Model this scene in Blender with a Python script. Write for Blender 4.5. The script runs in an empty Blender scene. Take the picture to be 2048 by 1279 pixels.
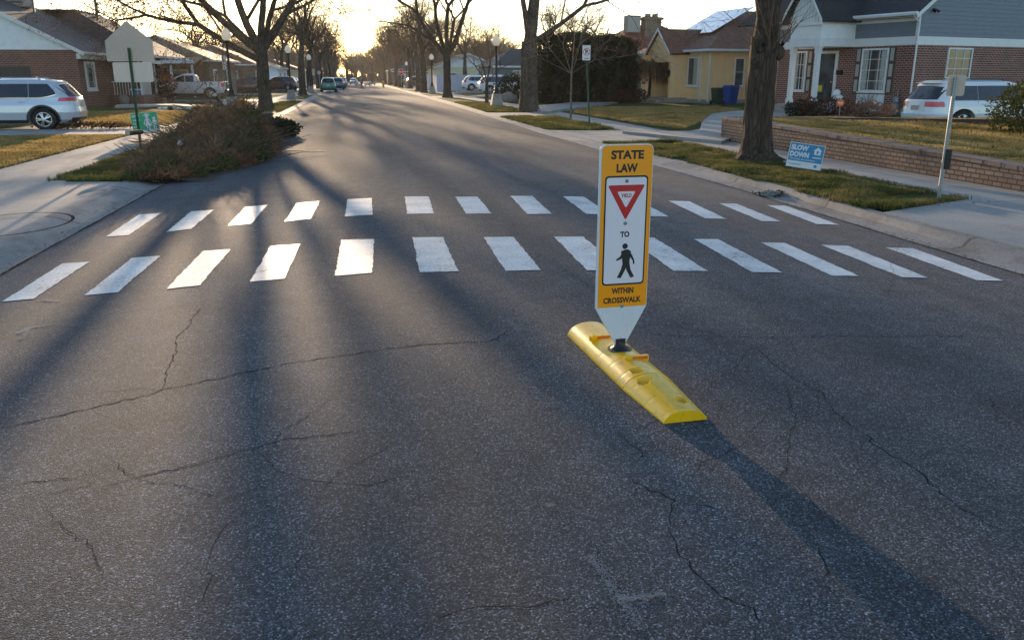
import bpy, bmesh, math, random
from collections import deque
from mathutils import Vector, Matrix, noise
R = math.radians
sc = bpy.context.scene
COL = sc.collection
# ------------------------------------------------------------------ camera, sky, sun, exposure
H = 1.65; PIT = R(16.37); YAW = R(10.39); F = 1653.0
cam_d = bpy.data.cameras.new('camera'); cam = bpy.data.objects.new('camera', cam_d); COL.objects.link(cam)
cam.location = (0, 0, H); cam.rotation_euler = (R(90) - PIT, 0, -YAW)
cam_d.sensor_width = 36; cam_d.lens = F / 2048 * 36; cam_d.clip_end = 3000; cam_d.clip_start = .05
sc.camera = cam
SUN_AZ = R(-5.1); SUN_EL = R(7.3)            # azimuth measured from the street's direction (+y) towards +x
world = bpy.data.worlds.new('World'); sc.world = world; world.use_nodes = True
wn = world.node_tree; bg = wn.nodes['Background']
sky = wn.nodes.new('ShaderNodeTexSky'); sky.sky_type = 'NISHITA'; sky.sun_disc = False
sky.sun_elevation = SUN_EL; sky.sun_rotation = SUN_AZ; sky.altitude = 1300; sky.air_density = 1.0; sky.dust_density = 1.0; sky.ozone_density = 1.5
wn.links.new(sky.outputs[0], bg.inputs[0]); bg.inputs[1].default_value = 0.15
sun_d = bpy.data.lights.new('sun', 'SUN'); sun = bpy.data.objects.new('sun', sun_d); COL.objects.link(sun)
sun_d.energy = 3.7; sun_d.angle = R(.55); sun_d.color = (1, .72, .45)
sdir = Vector((math.sin(SUN_AZ) * math.cos(SUN_EL), math.cos(SUN_AZ) * math.cos(SUN_EL), math.sin(SUN_EL)))
sun.rotation_euler = sdir.to_track_quat('Z', 'Y').to_euler(); sun.location = (0, 0, 30)
sc.view_settings.view_transform = 'Standard'; sc.view_settings.look = 'None'; sc.view_settings.gamma = 1
sc.view_settings.use_curve_mapping = False; sc.view_settings.exposure = 1.38
sc.cycles.max_bounces = 6; sc.cycles.transparent_max_bounces = 8

# ------------------------------------------------------------------ photo pixel -> world point (used while laying the place out)
cp, sp, cy_, sy_ = math.cos(PIT), math.sin(PIT), math.cos(YAW), math.sin(YAW)
def ray(px, py):
    u = (px - 1024) / F; v = -(py - 639.5) / F
    Y = cp + v * sp; Z = -sp + v * cp
    return Vector((u * cy_ + Y * sy_, -u * sy_ + Y * cy_, Z))
def un(px, py, z=0.0):
    r = ray(px, py); t = (z - H) / r.z
    return Vector((r.x * t, r.y * t, z))
def at_y(px, py, y):                       # the point seen at a pixel on the plane y = const
    r = ray(px, py); t = y / r.y
    return Vector((r.x * t, y, H + r.z * t))
def hit(px, C, d, py=120):                         # distance along a wall line C + s*d (in plan) at pixel column px
    r = ray(px, py)
    den = r.x * d[1] - r.y * d[0]
    return (C[1] * r.x - C[0] * r.y) / -den if den else 0
def zat(py, px, P):                        # height seen at row py above plan point P
    r = ray(px, py); t = math.hypot(P[0], P[1]) / math.hypot(r.x, r.y)
    return H + r.z * t

# ------------------------------------------------------------------ mesh helpers
class MB:
    def __init__(s): s.v = []; s.f = []
    def add(s, vs, fs):
        b = len(s.v); s.v += [tuple(p) for p in vs]; s.f += [tuple(b + i for i in f) for f in fs]; return s
    def box(s, x0, x1, y0, y1, z0, z1):
        return s.add([(x0,y0,z0),(x1,y0,z0),(x1,y1,z0),(x0,y1,z0),(x0,y0,z1),(x1,y0,z1),(x1,y1,z1),(x0,y1,z1)],
                     [(0,3,2,1),(4,5,6,7),(0,1,5,4),(1,2,6,5),(2,3,7,6),(3,0,4,7)])
    def prism(s, poly, a0, a1, axis='y'):
        # poly: 2D points; axis y: poly in (x,z); axis z: poly in (x,y); axis x: poly in (y,z)
        n = len(poly)
        def pt(p, a): return (p[0], a, p[1]) if axis == 'y' else ((p[0], p[1], a) if axis == 'z' else (a, p[0], p[1]))
        vs = [pt(p, a0) for p in poly] + [pt(p, a1) for p in poly]
        fs = [tuple(range(n)), tuple(range(2*n-1, n-1, -1))] + [(i, i+n, (i+1)%n+n, (i+1)%n) for i in range(n)]
        return s.add(vs, fs)
    def poly(s, pts): return s.add(pts, [tuple(range(len(pts)))])
    def slab(s, pts, t):                   # a planar polygon given thickness t along its normal
        a = [Vector(p) for p in pts]; nrm = (a[1]-a[0]).cross(a[2]-a[1]).normalized() * t; n = len(a)
        vs = a + [p - nrm for p in a]
        return s.add(vs, [tuple(range(n)), tuple(range(2*n-1, n-1, -1))] + [(i, i+n, (i+1)%n+n, (i+1)%n) for i in range(n)])
    def tube(s, pts, rad, n=8, cap=True):
        pts = [Vector(p) for p in pts]
        if not hasattr(rad, '__len__'): rad = [rad] * len(pts)
        b = len(s.v); up = None
        for i, p in enumerate(pts):
            d = (pts[min(i+1, len(pts)-1)] - pts[max(i-1, 0)])
            if d.length < 1e-9: d = Vector((0,0,1))
            d.normalize()
            if up is None:
                up = d.orthogonal().normalized()
            else:
                up = (up - d * up.dot(d));
                up = up.normalized() if up.length > 1e-6 else d.orthogonal().normalized()
            w = d.cross(up)
            for k in range(n):
                a = 2 * math.pi * k / n
                q = p + (up * math.cos(a) + w * math.sin(a)) * rad[i]
                s.v.append((q.x, q.y, q.z))
        for i in range(len(pts) - 1):
            for k in range(n):
                k2 = (k + 1) % n
                s.f.append((b+i*n+k, b+i*n+k2, b+(i+1)*n+k2, b+(i+1)*n+k))
        if cap and n > 2:
            s.f.append(tuple(b + k for k in range(n-1, -1, -1))); e = b + (len(pts)-1)*n
            s.f.append(tuple(e + k for k in range(n)))
        return s
    def lathe(s, prof, n=16, c=(0,0,0), axis='z', cap=True):
        b = len(s.v)
        for r, z in prof:
            for k in range(n):
                a = 2*math.pi*k/n; x, y = r*math.cos(a), r*math.sin(a)
                s.v.append((c[0]+x, c[1]+y, c[2]+z) if axis == 'z' else ((c[0]+x, c[1]+z, c[2]+y) if axis == 'y' else (c[0]+z, c[1]+x, c[2]+y)))
        for i in range(len(prof)-1):
            for k in range(n):
                k2 = (k+1) % n
                f = (b+i*n+k, b+i*n+k2, b+(i+1)*n+k2, b+(i+1)*n+k)
                s.f.append(f if axis != 'y' else f[::-1])
        if cap: s.f.append(tuple(b+k for k in range(n-1,-1,-1))); e = b+(len(prof)-1)*n; s.f.append(tuple(e+k for k in range(n)))
        return s
    def ball(s, c, r, n=10, m=7, sx=1, sy=1, sz=1, jit=0, rnd=None):
        b = len(s.v)
        for i in range(m+1):
            t = math.pi * i / m
            for k in range(n):
                a = 2*math.pi*k/n; j = 1 + (rnd.uniform(-jit, jit) if jit and 0 < i < m else 0)
                s.v.append((c[0]+r*sx*math.sin(t)*math.cos(a)*j, c[1]+r*sy*math.sin(t)*math.sin(a)*j, c[2]+r*sz*math.cos(t)*j))
        for i in range(m):
            for k in range(n):
                k2=(k+1)%n; s.f.append((b+i*n+k, b+(i+1)*n+k, b+(i+1)*n+k2, b+i*n+k2))
        return s
    def build(s, name, mat, parent=None, smooth=False, uv=True, bevel=0, kind=None):
        me = bpy.data.meshes.new(name); me.from_pydata(s.v, [], s.f)
        if bevel:
            bm = bmesh.new(); bm.from_mesh(me); bmesh.ops.recalc_face_normals(bm, faces=bm.faces)
            es = [e for e in bm.edges if len(e.link_faces) == 2 and e.calc_face_angle(0) > .6]
            bmesh.ops.bevel(bm, geom=es, offset=bevel, segments=2, affect='EDGES', profile=.6)
            bm.to_mesh(me); bm.free()
        me.validate(); me.update()
        if uv and len(me.polygons) < 6000:
            L = me.uv_layers.new(name='uv')
            for p in me.polygons:
                n = p.normal
                t = Vector((-n.y, n.x, 0)) if abs(n.z) < .985 else Vector((1,0,0))
                t.normalize(); b2 = n.cross(t)
                for li in p.loop_indices:
                    q = me.vertices[me.loops[li].vertex_index].co
                    L.data[li].uv = (q.dot(t), q.dot(b2))
        if smooth:
            for p in me.polygons: p.use_smooth = True
            if smooth != 'all':
                try: me.set_sharp_from_angle(angle=R(38))
                except Exception: pass
        if mat: me.materials.append(mat)
        o = bpy.data.objects.new(name, me); COL.objects.link(o)
        if parent: o.parent = parent
        if kind: o['kind'] = kind
        return o
def tag(o, label, cat, group=None, kind=None):
    o['label'] = label; o['category'] = cat
    if group: o['group'] = group
    if kind: o['kind'] = kind
    return o
def thing(name, label, cat, loc=(0,0,0), rz=0, group=None):
    o = bpy.data.objects.new(name, None); COL.objects.link(o); o.empty_display_size = .3
    o.location = loc; o.rotation_euler = (0, 0, rz)
    return tag(o, label, cat, group)
def copy_tree(o, parent=None, loc=None, rz=None, label=None, scale=None):
    c = o.copy(); COL.objects.link(c)
    if parent: c.parent = parent
    if loc is not None: c.location = loc
    if rz is not None: c.rotation_euler = (0, 0, rz)
    if scale is not None: c.scale = (scale,)*3 if not hasattr(scale, '__len__') else scale
    if label: c['label'] = label
    for ch in [k for k in bpy.data.objects if k.parent == o]: copy_tree(ch, c)
    return c

# ------------------------------------------------------------------ materials
def base(name):
    m = bpy.data.materials.new(name); m.use_nodes = True
    return m, m.node_tree, m.node_tree.nodes['Principled BSDF']
def N(nt, t, **kw):
    n = nt.nodes.new(t)
    for k, v in kw.items(): setattr(n, k, v)
    return n
def coords(nt, kind='Object', scale=1.0):
    tc = N(nt, 'ShaderNodeTexCoord'); mp = N(nt, 'ShaderNodeMapping')
    nt.links.new(tc.outputs[kind], mp.inputs[0])
    mp.inputs['Scale'].default_value = (scale,)*3 if not hasattr(scale, '__len__') else scale
    return mp.outputs[0]
def noise_n(nt, vec, scale, detail=4, rough=.55):
    n = N(nt, 'ShaderNodeTexNoise'); n.inputs['Scale'].default_value = scale; n.inputs['Detail'].default_value = detail
    n.inputs['Roughness'].default_value = rough; nt.links.new(vec, n.inputs['Vector']); return n
def ramp(nt, fac, stops):
    r = N(nt, 'ShaderNodeValToRGB'); e = r.color_ramp.elements
    while len(e) < len(stops): e.new(.5)
    for i, (p, c) in enumerate(stops):
        e[i].position = p; e[i].color = (*c, 1) if hasattr(c, '__len__') else (c, c, c, 1)
    nt.links.new(fac, r.inputs[0]); return r.outputs[0]
def mix(nt, a, b, fac, mode='MIX'):
    m = N(nt, 'ShaderNodeMix', data_type='RGBA', blend_type=mode)
    for s, v in ((6, a), (7, b), (0, fac)):
        if hasattr(v, 'is_output') or isinstance(v, bpy.types.NodeSocket): nt.links.new(v, m.inputs[s])
        elif s == 0: m.inputs[0].default_value = v
        else: m.inputs[s].default_value = (*v, 1)
    return m.outputs[2]
def bump(nt, p, h, strength=.3, dist=.01):
    b = N(nt, 'ShaderNodeBump'); b.inputs['Strength'].default_value = strength; b.inputs['Distance'].default_value = dist
    nt.links.new(h, b.inputs['Height']); nt.links.new(b.outputs[0], p.inputs['Normal']); return b
def sc_(c, k): return tuple(min(1, x*k) for x in c)
def mat(name, col, rough=.6, metal=0, var=.18, scale=3.0, bmp=.15, spec=.5, coat=0):
    m, nt, p = base(name)
    vec = coords(nt)
    n1 = noise_n(nt, vec, scale, 5); n2 = noise_n(nt, vec, scale*9, 3)
    c = ramp(nt, n1.outputs[0], [(.3, sc_(col, 1-var)), (.7, sc_(col, 1+var*.6))])
    c = mix(nt, c, ramp(nt, n2.outputs[0], [(.35, 1-var*.5), (.65, 1.0)]), 1.0, 'MULTIPLY')
    nt.links.new(c, p.inputs['Base Color'])
    p.inputs['Roughness'].default_value = rough; p.inputs['Metallic'].default_value = metal
    p.inputs['Specular IOR Level'].default_value = spec
    if coat: p.inputs['Coat Weight'].default_value = coat; p.inputs['Coat Roughness'].default_value = .05
    if bmp: bump(nt, p, n2.outputs[0], bmp, .01)
    return m
def glass_mat(name, col=(.02,.025,.03), rough=.06):
    m, nt, p = base(name); vec = coords(nt)
    n = noise_n(nt, vec, 1.3, 2); nt.links.new(ramp(nt, n.outputs[0], [(.4, col), (.6, sc_(col, 2.2))]), p.inputs['Base Color'])
    p.inputs['Roughness'].default_value = rough; p.inputs['Specular IOR Level'].default_value = .8
    return m
def brick_mat(name, c1, c2, mortar, w=.21, h=.075, ms=.012, bmpd=.008, rough=.8, shift=.5, big=.25):
    m, nt, p = base(name); vec = coords(nt, 'UV')
    b = N(nt, 'ShaderNodeTexBrick'); nt.links.new(vec, b.inputs['Vector'])
    b.inputs['Color1'].default_value = (*c1, 1); b.inputs['Color2'].default_value = (*c2, 1); b.inputs['Mortar'].default_value = (*mortar, 1)
    b.inputs['Scale'].default_value = 1; b.inputs['Brick Width'].default_value = w; b.inputs['Row Height'].default_value = h
    b.inputs['Mortar Size'].default_value = ms; b.inputs['Mortar Smooth'].default_value = .15; b.offset = shift
    ob = coords(nt); n1 = noise_n(nt, ob, .8, 5); n2 = noise_n(nt, ob, 25, 4)
    c = mix(nt, b.outputs[0], ramp(nt, n1.outputs[0], [(.3, 1-big), (.7, 1.0)]), 1.0, 'MULTIPLY')
    c = mix(nt, c, ramp(nt, n2.outputs[0], [(.3, .75), (.7, 1.0)]), 1.0, 'MULTIPLY')
    nt.links.new(c, p.inputs['Base Color']); p.inputs['Roughness'].default_value = rough
    inv = N(nt, 'ShaderNodeMath', operation='SUBTRACT'); inv.inputs[0].default_value = 1; nt.links.new(b.outputs['Fac'], inv.inputs[1])
    ad = N(nt, 'ShaderNodeMath', operation='MULTIPLY_ADD'); nt.links.new(n2.outputs[0], ad.inputs[0]); ad.inputs[1].default_value = .35; nt.links.new(inv.outputs[0], ad.inputs[2])
    bump(nt, p, ad.outputs[0], .8, bmpd)
    return m

def asphalt_mat():
    m, nt, p = base('asphalt'); vec = coords(nt)
    big = noise_n(nt, vec, .35, 5); mid = noise_n(nt, vec, 4, 4); fine = noise_n(nt, vec, 130, 3, .7)
    v = N(nt, 'ShaderNodeTexVoronoi'); v.inputs['Scale'].default_value = 175; nt.links.new(vec, v.inputs['Vector'])
    vr = N(nt, 'ShaderNodeSeparateColor'); nt.links.new(v.outputs['Color'], vr.inputs[0])
    c = ramp(nt, big.outputs[0], [(.3, (.060,.064,.075)), (.7, (.097,.099,.107))])
    c = mix(nt, c, ramp(nt, mid.outputs[0], [(.3, .82), (.7, 1.12)]), 1.0, 'MULTIPLY')
    # aggregate: pale and tan stones between dark binder
    st = ramp(nt, vr.outputs[0], [(0.0, .38), (.5, .78), (.8, 1.3), (.93, 2.4), (1.0, 4.4)])
    c = mix(nt, c, st, 1.0, 'MULTIPLY')
    c = mix(nt, c, ramp(nt, fine.outputs[0], [(.32, .5), (.65, 1.35)]), 1.0, 'MULTIPLY')
    # streaks along the wheel paths
    mp = coords(nt, 'Object', (1.1, .05, 1)); wp = noise_n(nt, mp, 1.2, 3)
    c = mix(nt, c, ramp(nt, wp.outputs[0], [(.35, .80), (.65, 1.14)]), 1.0, 'MULTIPLY')
    # chalky dusty patches
    du = noise_n(nt, coords(nt, 'Object', (1, .6, 1)), .55, 6, .7)
    c = mix(nt, c, (.16, .15, .14), ramp(nt, du.outputs[0], [(.60, 0.0), (.78, .35)]))
    nt.links.new(c, p.inputs['Base Color']); p.inputs['Roughness'].default_value = .85; p.inputs['Specular IOR Level'].default_value = .2
    hsum = N(nt, 'ShaderNodeMath', operation='SUBTRACT'); nt.links.new(fine.outputs[0], hsum.inputs[0]); nt.links.new(v.outputs['Distance'], hsum.inputs[1])
    bump(nt, p, hsum.outputs[0], .6, .004)
    return m
def concrete_mat(name='concrete', tint=(.33,.30,.27), joint=1.5, axis=1, off=0.0):
    m, nt, p = base(name); vec = coords(nt)
    big = noise_n(nt, vec, .6, 6, .65); fine = noise_n(nt, vec, 40, 4, .7)
    c = ramp(nt, big.outputs[0], [(.28, sc_(tint, .68)), (.5, tint), (.75, sc_(tint, 1.15))])
    c = mix(nt, c, ramp(nt, fine.outputs[0], [(.3, .72), (.7, 1.12)]), 1.0, 'MULTIPLY')
    if joint:
        s = N(nt, 'ShaderNodeSeparateXYZ'); nt.links.new(vec, s.inputs[0])
        a = N(nt, 'ShaderNodeMath', operation='MULTIPLY_ADD'); nt.links.new(s.outputs[axis], a.inputs[0]); a.inputs[1].default_value = 1/joint; a.inputs[2].default_value = 100 + off
        fr = N(nt, 'ShaderNodeMath', operation='FRACT'); nt.links.new(a.outputs[0], fr.inputs[0])
        c = mix(nt, c, ramp(nt, fr.outputs[0], [(0, .35), (.012, .4), (.02, 1.0), (1, 1.0)]), 1.0, 'MULTIPLY')
    nt.links.new(c, p.inputs['Base Color']); p.inputs['Roughness'].default_value = .8
    bump(nt, p, fine.outputs[0], .35, .004)
    return m
def lawn_mat(name, green=.35):
    m, nt, p = base(name); vec = coords(nt)
    a = noise_n(nt, vec, .45, 5, .6); b = noise_n(nt, vec, 14, 5, .7); c3 = noise_n(nt, coords(nt, 'Object', (1, .35, 1)), 2.2, 4)
    straw = ramp(nt, b.outputs[0], [(.25, (.075,.058,.022)), (.55, (.20,.155,.062)), (.8, (.36,.28,.13))])
    grn = ramp(nt, b.outputs[0], [(.25, (.022,.032,.008)), (.6, (.07,.088,.022)), (.85, (.15,.16,.05))])
    ad = N(nt, 'ShaderNodeMath', operation='ADD'); nt.links.new(a.outputs[0], ad.inputs[0]); nt.links.new(c3.outputs[0], ad.inputs[1])
    c = mix(nt, straw, grn, ramp(nt, ad.outputs[0], [(max(0, 1.02-green-.12), 0.0), (min(1, 1.02-green+.12), 1.0)]))
    nt.links.new(c, p.inputs['Base Color']); p.inputs['Roughness'].default_value = .95; p.inputs['Specular IOR Level'].default_value = .1
    bump(nt, p, b.outputs[0], 1.0, .05)
    return m
def leaf_mat(name, stops, scale=1.5, trans=.35, rough=.7):
    m, nt, p = base(name); vec = coords(nt)
    n = noise_n(nt, vec, scale, 4, .7)
    c = ramp(nt, n.outputs[0], stops); nt.links.new(c, p.inputs['Base Color'])
    p.inputs['Roughness'].default_value = rough; p.inputs['Specular IOR Level'].default_value = .2
    if trans:
        t = N(nt, 'ShaderNodeBsdfTranslucent'); nt.links.new(c, t.inputs[0])
        ms = N(nt, 'ShaderNodeMixShader'); ms.inputs[0].default_value = trans
        nt.links.new(p.outputs[0], ms.inputs[1]); nt.links.new(t.outputs[0], ms.inputs[2])
        nt.links.new(ms.outputs[0], nt.nodes['Material Output'].inputs[0])
    return m
def bark_mat(name, c1, c2, scale=6):
    m, nt, p = base(name)
    n = noise_n(nt, coords(nt, 'Object', (1, 1, .22)), scale, 6, .7); n2 = noise_n(nt, coords(nt), 1.1, 3)
    v = N(nt, 'ShaderNodeTexVoronoi', feature='DISTANCE_TO_EDGE'); v.inputs['Scale'].default_value = scale*2.2
    nt.links.new(coords(nt, 'Object', (1, 1, .16)), v.inputs['Vector'])
    c = ramp(nt, n.outputs[0], [(.3, c1), (.7, c2)])
    c = mix(nt, c, ramp(nt, n2.outputs[0], [(.35, (.75,.72,.7)), (.65, (1,1,1))]), 1.0, 'MULTIPLY')
    c = mix(nt, c, ramp(nt, v.outputs[0], [(0, .45), (.16, 1.0)]), 1.0, 'MULTIPLY')
    nt.links.new(c, p.inputs['Base Color']); p.inputs['Roughness'].default_value = .92; p.inputs['Specular IOR Level'].default_value = .15
    ad = N(nt, 'ShaderNodeMath', operation='ADD'); nt.links.new(n.outputs[0], ad.inputs[0])
    mn = N(nt, 'ShaderNodeMath', operation='MINIMUM'); nt.links.new(v.outputs[0], mn.inputs[0]); mn.inputs[1].default_value = .25
    nt.links.new(mn.outputs[0], ad.inputs[1]); bump(nt, p, ad.outputs[0], 1.0, .05)
    return m
def globe_mat():
    m, nt, p = base('frosted_globe'); p.inputs['Base Color'].default_value = (.9,.88,.82,1); p.inputs['Roughness'].default_value = .25
    t = N(nt, 'ShaderNodeBsdfTranslucent'); t.inputs[0].default_value = (.95,.93,.86,1)
    ms = N(nt, 'ShaderNodeMixShader'); ms.inputs[0].default_value = .65
    nt.links.new(p.outputs[0], ms.inputs[1]); nt.links.new(t.outputs[0], ms.inputs[2]); nt.links.new(ms.outputs[0], nt.nodes['Material Output'].inputs[0])
    return m
def paint_mat():
    m, nt, p = base('road_paint'); vec = coords(nt)
    n = noise_n(nt, vec, 26, 6, .72); n2 = noise_n(nt, vec, 2.2, 4); v = noise_n(nt, coords(nt, 'Object', (1, .25, 1)), 60, 3)
    c = ramp(nt, n2.outputs[0], [(.3, (.50,.50,.50)), (.7, (.72,.72,.71))])
    c = mix(nt, c, ramp(nt, v.outputs[0], [(.3, .74), (.6, 1.0)]), 1.0, 'MULTIPLY')
    w = N(nt, 'ShaderNodeMath', operation='MULTIPLY_ADD'); nt.links.new(n2.outputs[0], w.inputs[0]); w.inputs[1].default_value = .4; nt.links.new(n.outputs[0], w.inputs[2])
    c = mix(nt, (.07,.07,.075), c, ramp(nt, w.outputs[0], [(.54, 0.0), (.59, 1.0)]))
    nt.links.new(c, p.inputs['Base Color']); p.inputs['Roughness'].default_value = .55; bump(nt, p, n.outputs[0], .35, .003)
    return m
M = {}
M['asphalt'] = asphalt_mat()
M['concrete'] = concrete_mat(joint=0); M['walk'] = concrete_mat('sidewalk_concrete', (.36,.32,.28), 1.52, 1); M['gutter'] = concrete_mat('gutter_concrete', (.27,.25,.235), 3.05, 1, .3)
M['lawn'] = lawn_mat('winter_lawn', .32); M['lawn_green'] = lawn_mat('greener_lawn', .62)
M['paint'] = paint_mat()
M['crack'] = mat('crack', (.012,.012,.013), .95, var=.1, bmp=0, spec=.1)
M['chalk'] = mat('chalk', (.24,.24,.245), .9, var=.4, scale=20)
M['dirt'] = mat('dirt', (.07,.05,.035), .95, var=.4, scale=6, bmp=.6)
M['brick_red'] = brick_mat('red_brick', (.27,.05,.03), (.10,.022,.018), (.42,.31,.26), .24, .10, .017)
M['brick_dark'] = brick_mat('left_brick', (.30,.08,.045), (.15,.04,.03), (.36,.27,.22), .24, .10, .015)
M['brick_tan'] = brick_mat('tan_brick', (.26,.18,.11), (.19,.13,.08), (.30,.25,.2))
M['block'] = brick_mat('tumbled_block', (.42,.27,.19), (.30,.17,.12), (.12,.075,.06), .21, .082, .014, .03, .9, .5, .35)
M['block_cap'] = brick_mat('block_cap', (.30,.19,.15), (.24,.15,.12), (.10,.07,.06), .40, .4, .012, .01)
M['shingle_dark'] = brick_mat('dark_shingle', (.035,.038,.045), (.022,.024,.03), (.012,.012,.014), .3, .14, .012, .012)
M['shingle_grey'] = brick_mat('grey_shingle', (.12,.12,.125), (.08,.08,.09), (.04,.04,.045), .3, .14, .012, .012)
M['shingle_brown'] = brick_mat('brown_shingle', (.36,.15,.08), (.24,.10,.055), (.08,.045,.035), .3, .14, .012, .012)
M['shingle_tan'] = brick_mat('tan_shingle', (.34,.23,.12), (.26,.17,.09), (.14,.09,.05), .3, .14, .012, .012)
M['tile_red'] = brick_mat('red_tile', (.40,.10,.05), (.30,.07,.04), (.14,.04,.03), .3, .3, .03, .04)
M['white'] = mat('white_trim', (.70,.70,.71), .5, var=.06, bmp=.03)
M['siding_grey'] = mat('grey_siding', (.15,.18,.225), .55, var=.08, bmp=.03)
M['siding_white'] = mat('white_siding', (.80,.80,.82), .55, var=.08, bmp=.03)
M['siding_teal'] = mat('slate_siding', (.13,.16,.165), .6, var=.08)
M['yellow_wall'] = mat('yellow_stucco', (.88,.58,.30), .85, var=.09, scale=1.5, bmp=.2)
M['cream_wall'] = mat('cream_stucco', (.70,.60,.40), .85, var=.09, scale=1.5, bmp=.2)
M['glass'] = glass_mat('window_glass', (.035,.045,.05)); M['car_glass'] = glass_mat('car_glass', (.008,.009,.012), .04)
M['curtain'] = mat('curtain', (.45,.45,.43), .9, var=.3, scale=9)
M['dark_wood'] = mat('dark_shutter', (.05,.04,.03), .6); M['door_wood'] = mat('door_brown', (.10,.035,.02), .5)
M['soffit'] = mat('soffit', (.36,.34,.31), .7, var=.1)
M['car_white'] = mat('white_paint', (.70,.71,.74), .25, var=.02, bmp=0, coat=1); M['car_silver'] = mat('silver_paint', (.52,.54,.60), .28, .25, var=.02, bmp=0, coat=1)
M['car_green'] = mat('green_paint', (.02,.22,.15), .3, .1, var=.05, bmp=0, coat=1); M['car_teal'] = mat('teal_paint', (.03,.12,.15), .3, .1, var=.05, bmp=0, coat=1)
M['car_blue'] = mat('pale_blue_paint', (.30,.38,.46), .3, .3, var=.05, bmp=0, coat=1); M['car_dark'] = mat('dark_paint', (.035,.03,.03), .3, .1, var=.05, bmp=0, coat=1)
M['plastic_black'] = mat('black_plastic', (.018,.018,.02), .5, var=.1); M['tyre'] = mat('tyre_rubber', (.016,.016,.017), .85, var=.15, scale=20)
M['alloy'] = mat('alloy', (.55,.55,.57), .3, .85, var=.05, bmp=0); M['red_lens'] = mat('red_lens', (.62,.006,.008), .12, var=.05, bmp=0, coat=1)
M['clear_lens'] = mat('clear_lens', (.7,.68,.65), .1, var=.05, bmp=0, coat=1); M['chrome'] = mat('chrome', (.7,.7,.72), .15, 1, var=.03, bmp=0)
M['plate'] = mat('number_plate', (.45,.42,.38), .5, var=.15, scale=30)
M['black_metal'] = mat('black_metal', (.012,.013,.014), .4, .3, var=.1); M['green_post'] = mat('green_post', (.016,.085,.035), .5, .2, var=.25)
M['galv'] = mat('galvanised', (.30,.31,.32), .45, .7, var=.2, scale=12); M['sign_back'] = mat('sign_back', (.52,.40,.33), .5, .15, var=.1, scale=1.2)
M['globe'] = globe_mat(); M['plate_back'] = mat('plate_back', (.66,.52,.44), .5, .1, var=.06, scale=1.2)
M['sign_orange'] = mat('sign_orange', (1.0,.33,.0), .35, var=.03, bmp=0); M['sign_white'] = mat('sign_white', (.78,.70,.74), .35, var=.03, bmp=0)
M['panel_white'] = mat('panel_white', (.66,.67,.70), .4, var=.05, bmp=0)
M['sign_black'] = mat('sign_black', (.012,.012,.012), .5, var=.05, bmp=0); M['sign_red'] = mat('sign_red', (.55,.012,.014), .4, var=.04, bmp=0)
M['yellow_rubber'] = mat('yellow_plastic', (.93,.50,.004), .30, var=.10, scale=7, bmp=.08)
def dirty(m, amount=.55, scale=11, lo=.56, hi=.70, col=(.06,.05,.04)):
    nt = m.node_tree; p = nt.nodes['Principled BSDF']; src = p.inputs['Base Color'].links[0].from_socket
    n = noise_n(nt, coords(nt, 'Object', (1.6, .7, 1)), scale, 6, .75)
    nt.links.new(mix(nt, src, col, ramp(nt, n.outputs[0], [(lo, 0.0), (hi, amount)])), p.inputs['Base Color'])
dirty(M['yellow_rubber'], .45); dirty(M['panel_white'], .18); dirty(M['car_white'], .10, 3)
dirty(M['siding_grey'], .15, 2); dirty(M['yellow_wall'], .12, 1.5, .5, .75); dirty(M['concrete'], .45, 1.3, .52, .72); dirty(M['walk'], .45, 1.1, .52, .72); dirty(M['gutter'], .6, 1.6, .48, .68)
M['orange_reflector'] = mat('orange_reflector', (.75,.13,.01), .25, var=.1, bmp=0)
M['sign_blue'] = mat('sign_blue', (.03,.22,.42), .5, var=.05, bmp=0); M['sign_green'] = mat('sign_green', (.015,.36,.17), .5, var=.05, bmp=0)
M['bin_green'] = mat('bin_green', (.012,.05,.03), .5); M['bin_blue'] = mat('bin_blue', (.004,.05,.30), .45)
M['vinyl'] = mat('white_vinyl', (.55,.56,.66), .4, var=.05, bmp=0); M['solar'] = mat('solar_cell', (.05,.07,.10), .12, .1, var=.1, bmp=0, coat=1)
M['rock'] = mat('boulder', (.26,.24,.22), .9, var=.3, scale=4, bmp=.7); M['cloth_dark'] = mat('dark_cloth', (.02,.022,.028), .9); M['cloth_green'] = mat('green_cloth', (.02,.10,.075), .9)
M['cloth_red'] = mat('red_cloth', (.4,.08,.05), .9); M['cloth_white'] = mat('white_cloth', (.6,.58,.55), .9); M['skin'] = mat('skin', (.42,.25,.18), .6, var=.05)
M['fur_white'] = mat('pale_fur', (.55,.50,.44), .9, var=.3, scale=12); M['fur_black'] = mat('dark_fur', (.05,.035,.025), .9)
M['hydrant'] = mat('hydrant_yellow', (.55,.38,.05), .5); M['cooler_blue'] = mat('cooler_blue', (.03,.12,.45), .4)
M['timber_red'] = brick_mat('border_block', (.13,.055,.045), (.10,.04,.035), (.05,.025,.02), .4, .1, .008, .01)
M['bark'] = bark_mat('bark', (.085,.06,.042), (.20,.15,.11)); M['bark_dark'] = bark_mat('bark_dark', (.05,.036,.026), (.13,.095,.07)); M['bark_pale'] = bark_mat('bark_pale', (.22,.17,.13), (.36,.29,.23), 12)
M['twig'] = mat('twig', (.115,.078,.052), .9, var=.3, spec=.15); M['twig_warm'] = mat('twig_warm', (.17,.10,.06), .9, var=.3, spec=.15)
M['dead_leaf'] = leaf_mat('dead_leaf', [(.3, (.07,.035,.015)), (.7, (.20,.11,.05))]); M['dead_needle'] = leaf_mat('dead_needle', [(.3, (.10,.045,.028)), (.5, (.30,.14,.075)), (.72, (.50,.31,.18))], 1.6)
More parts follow.
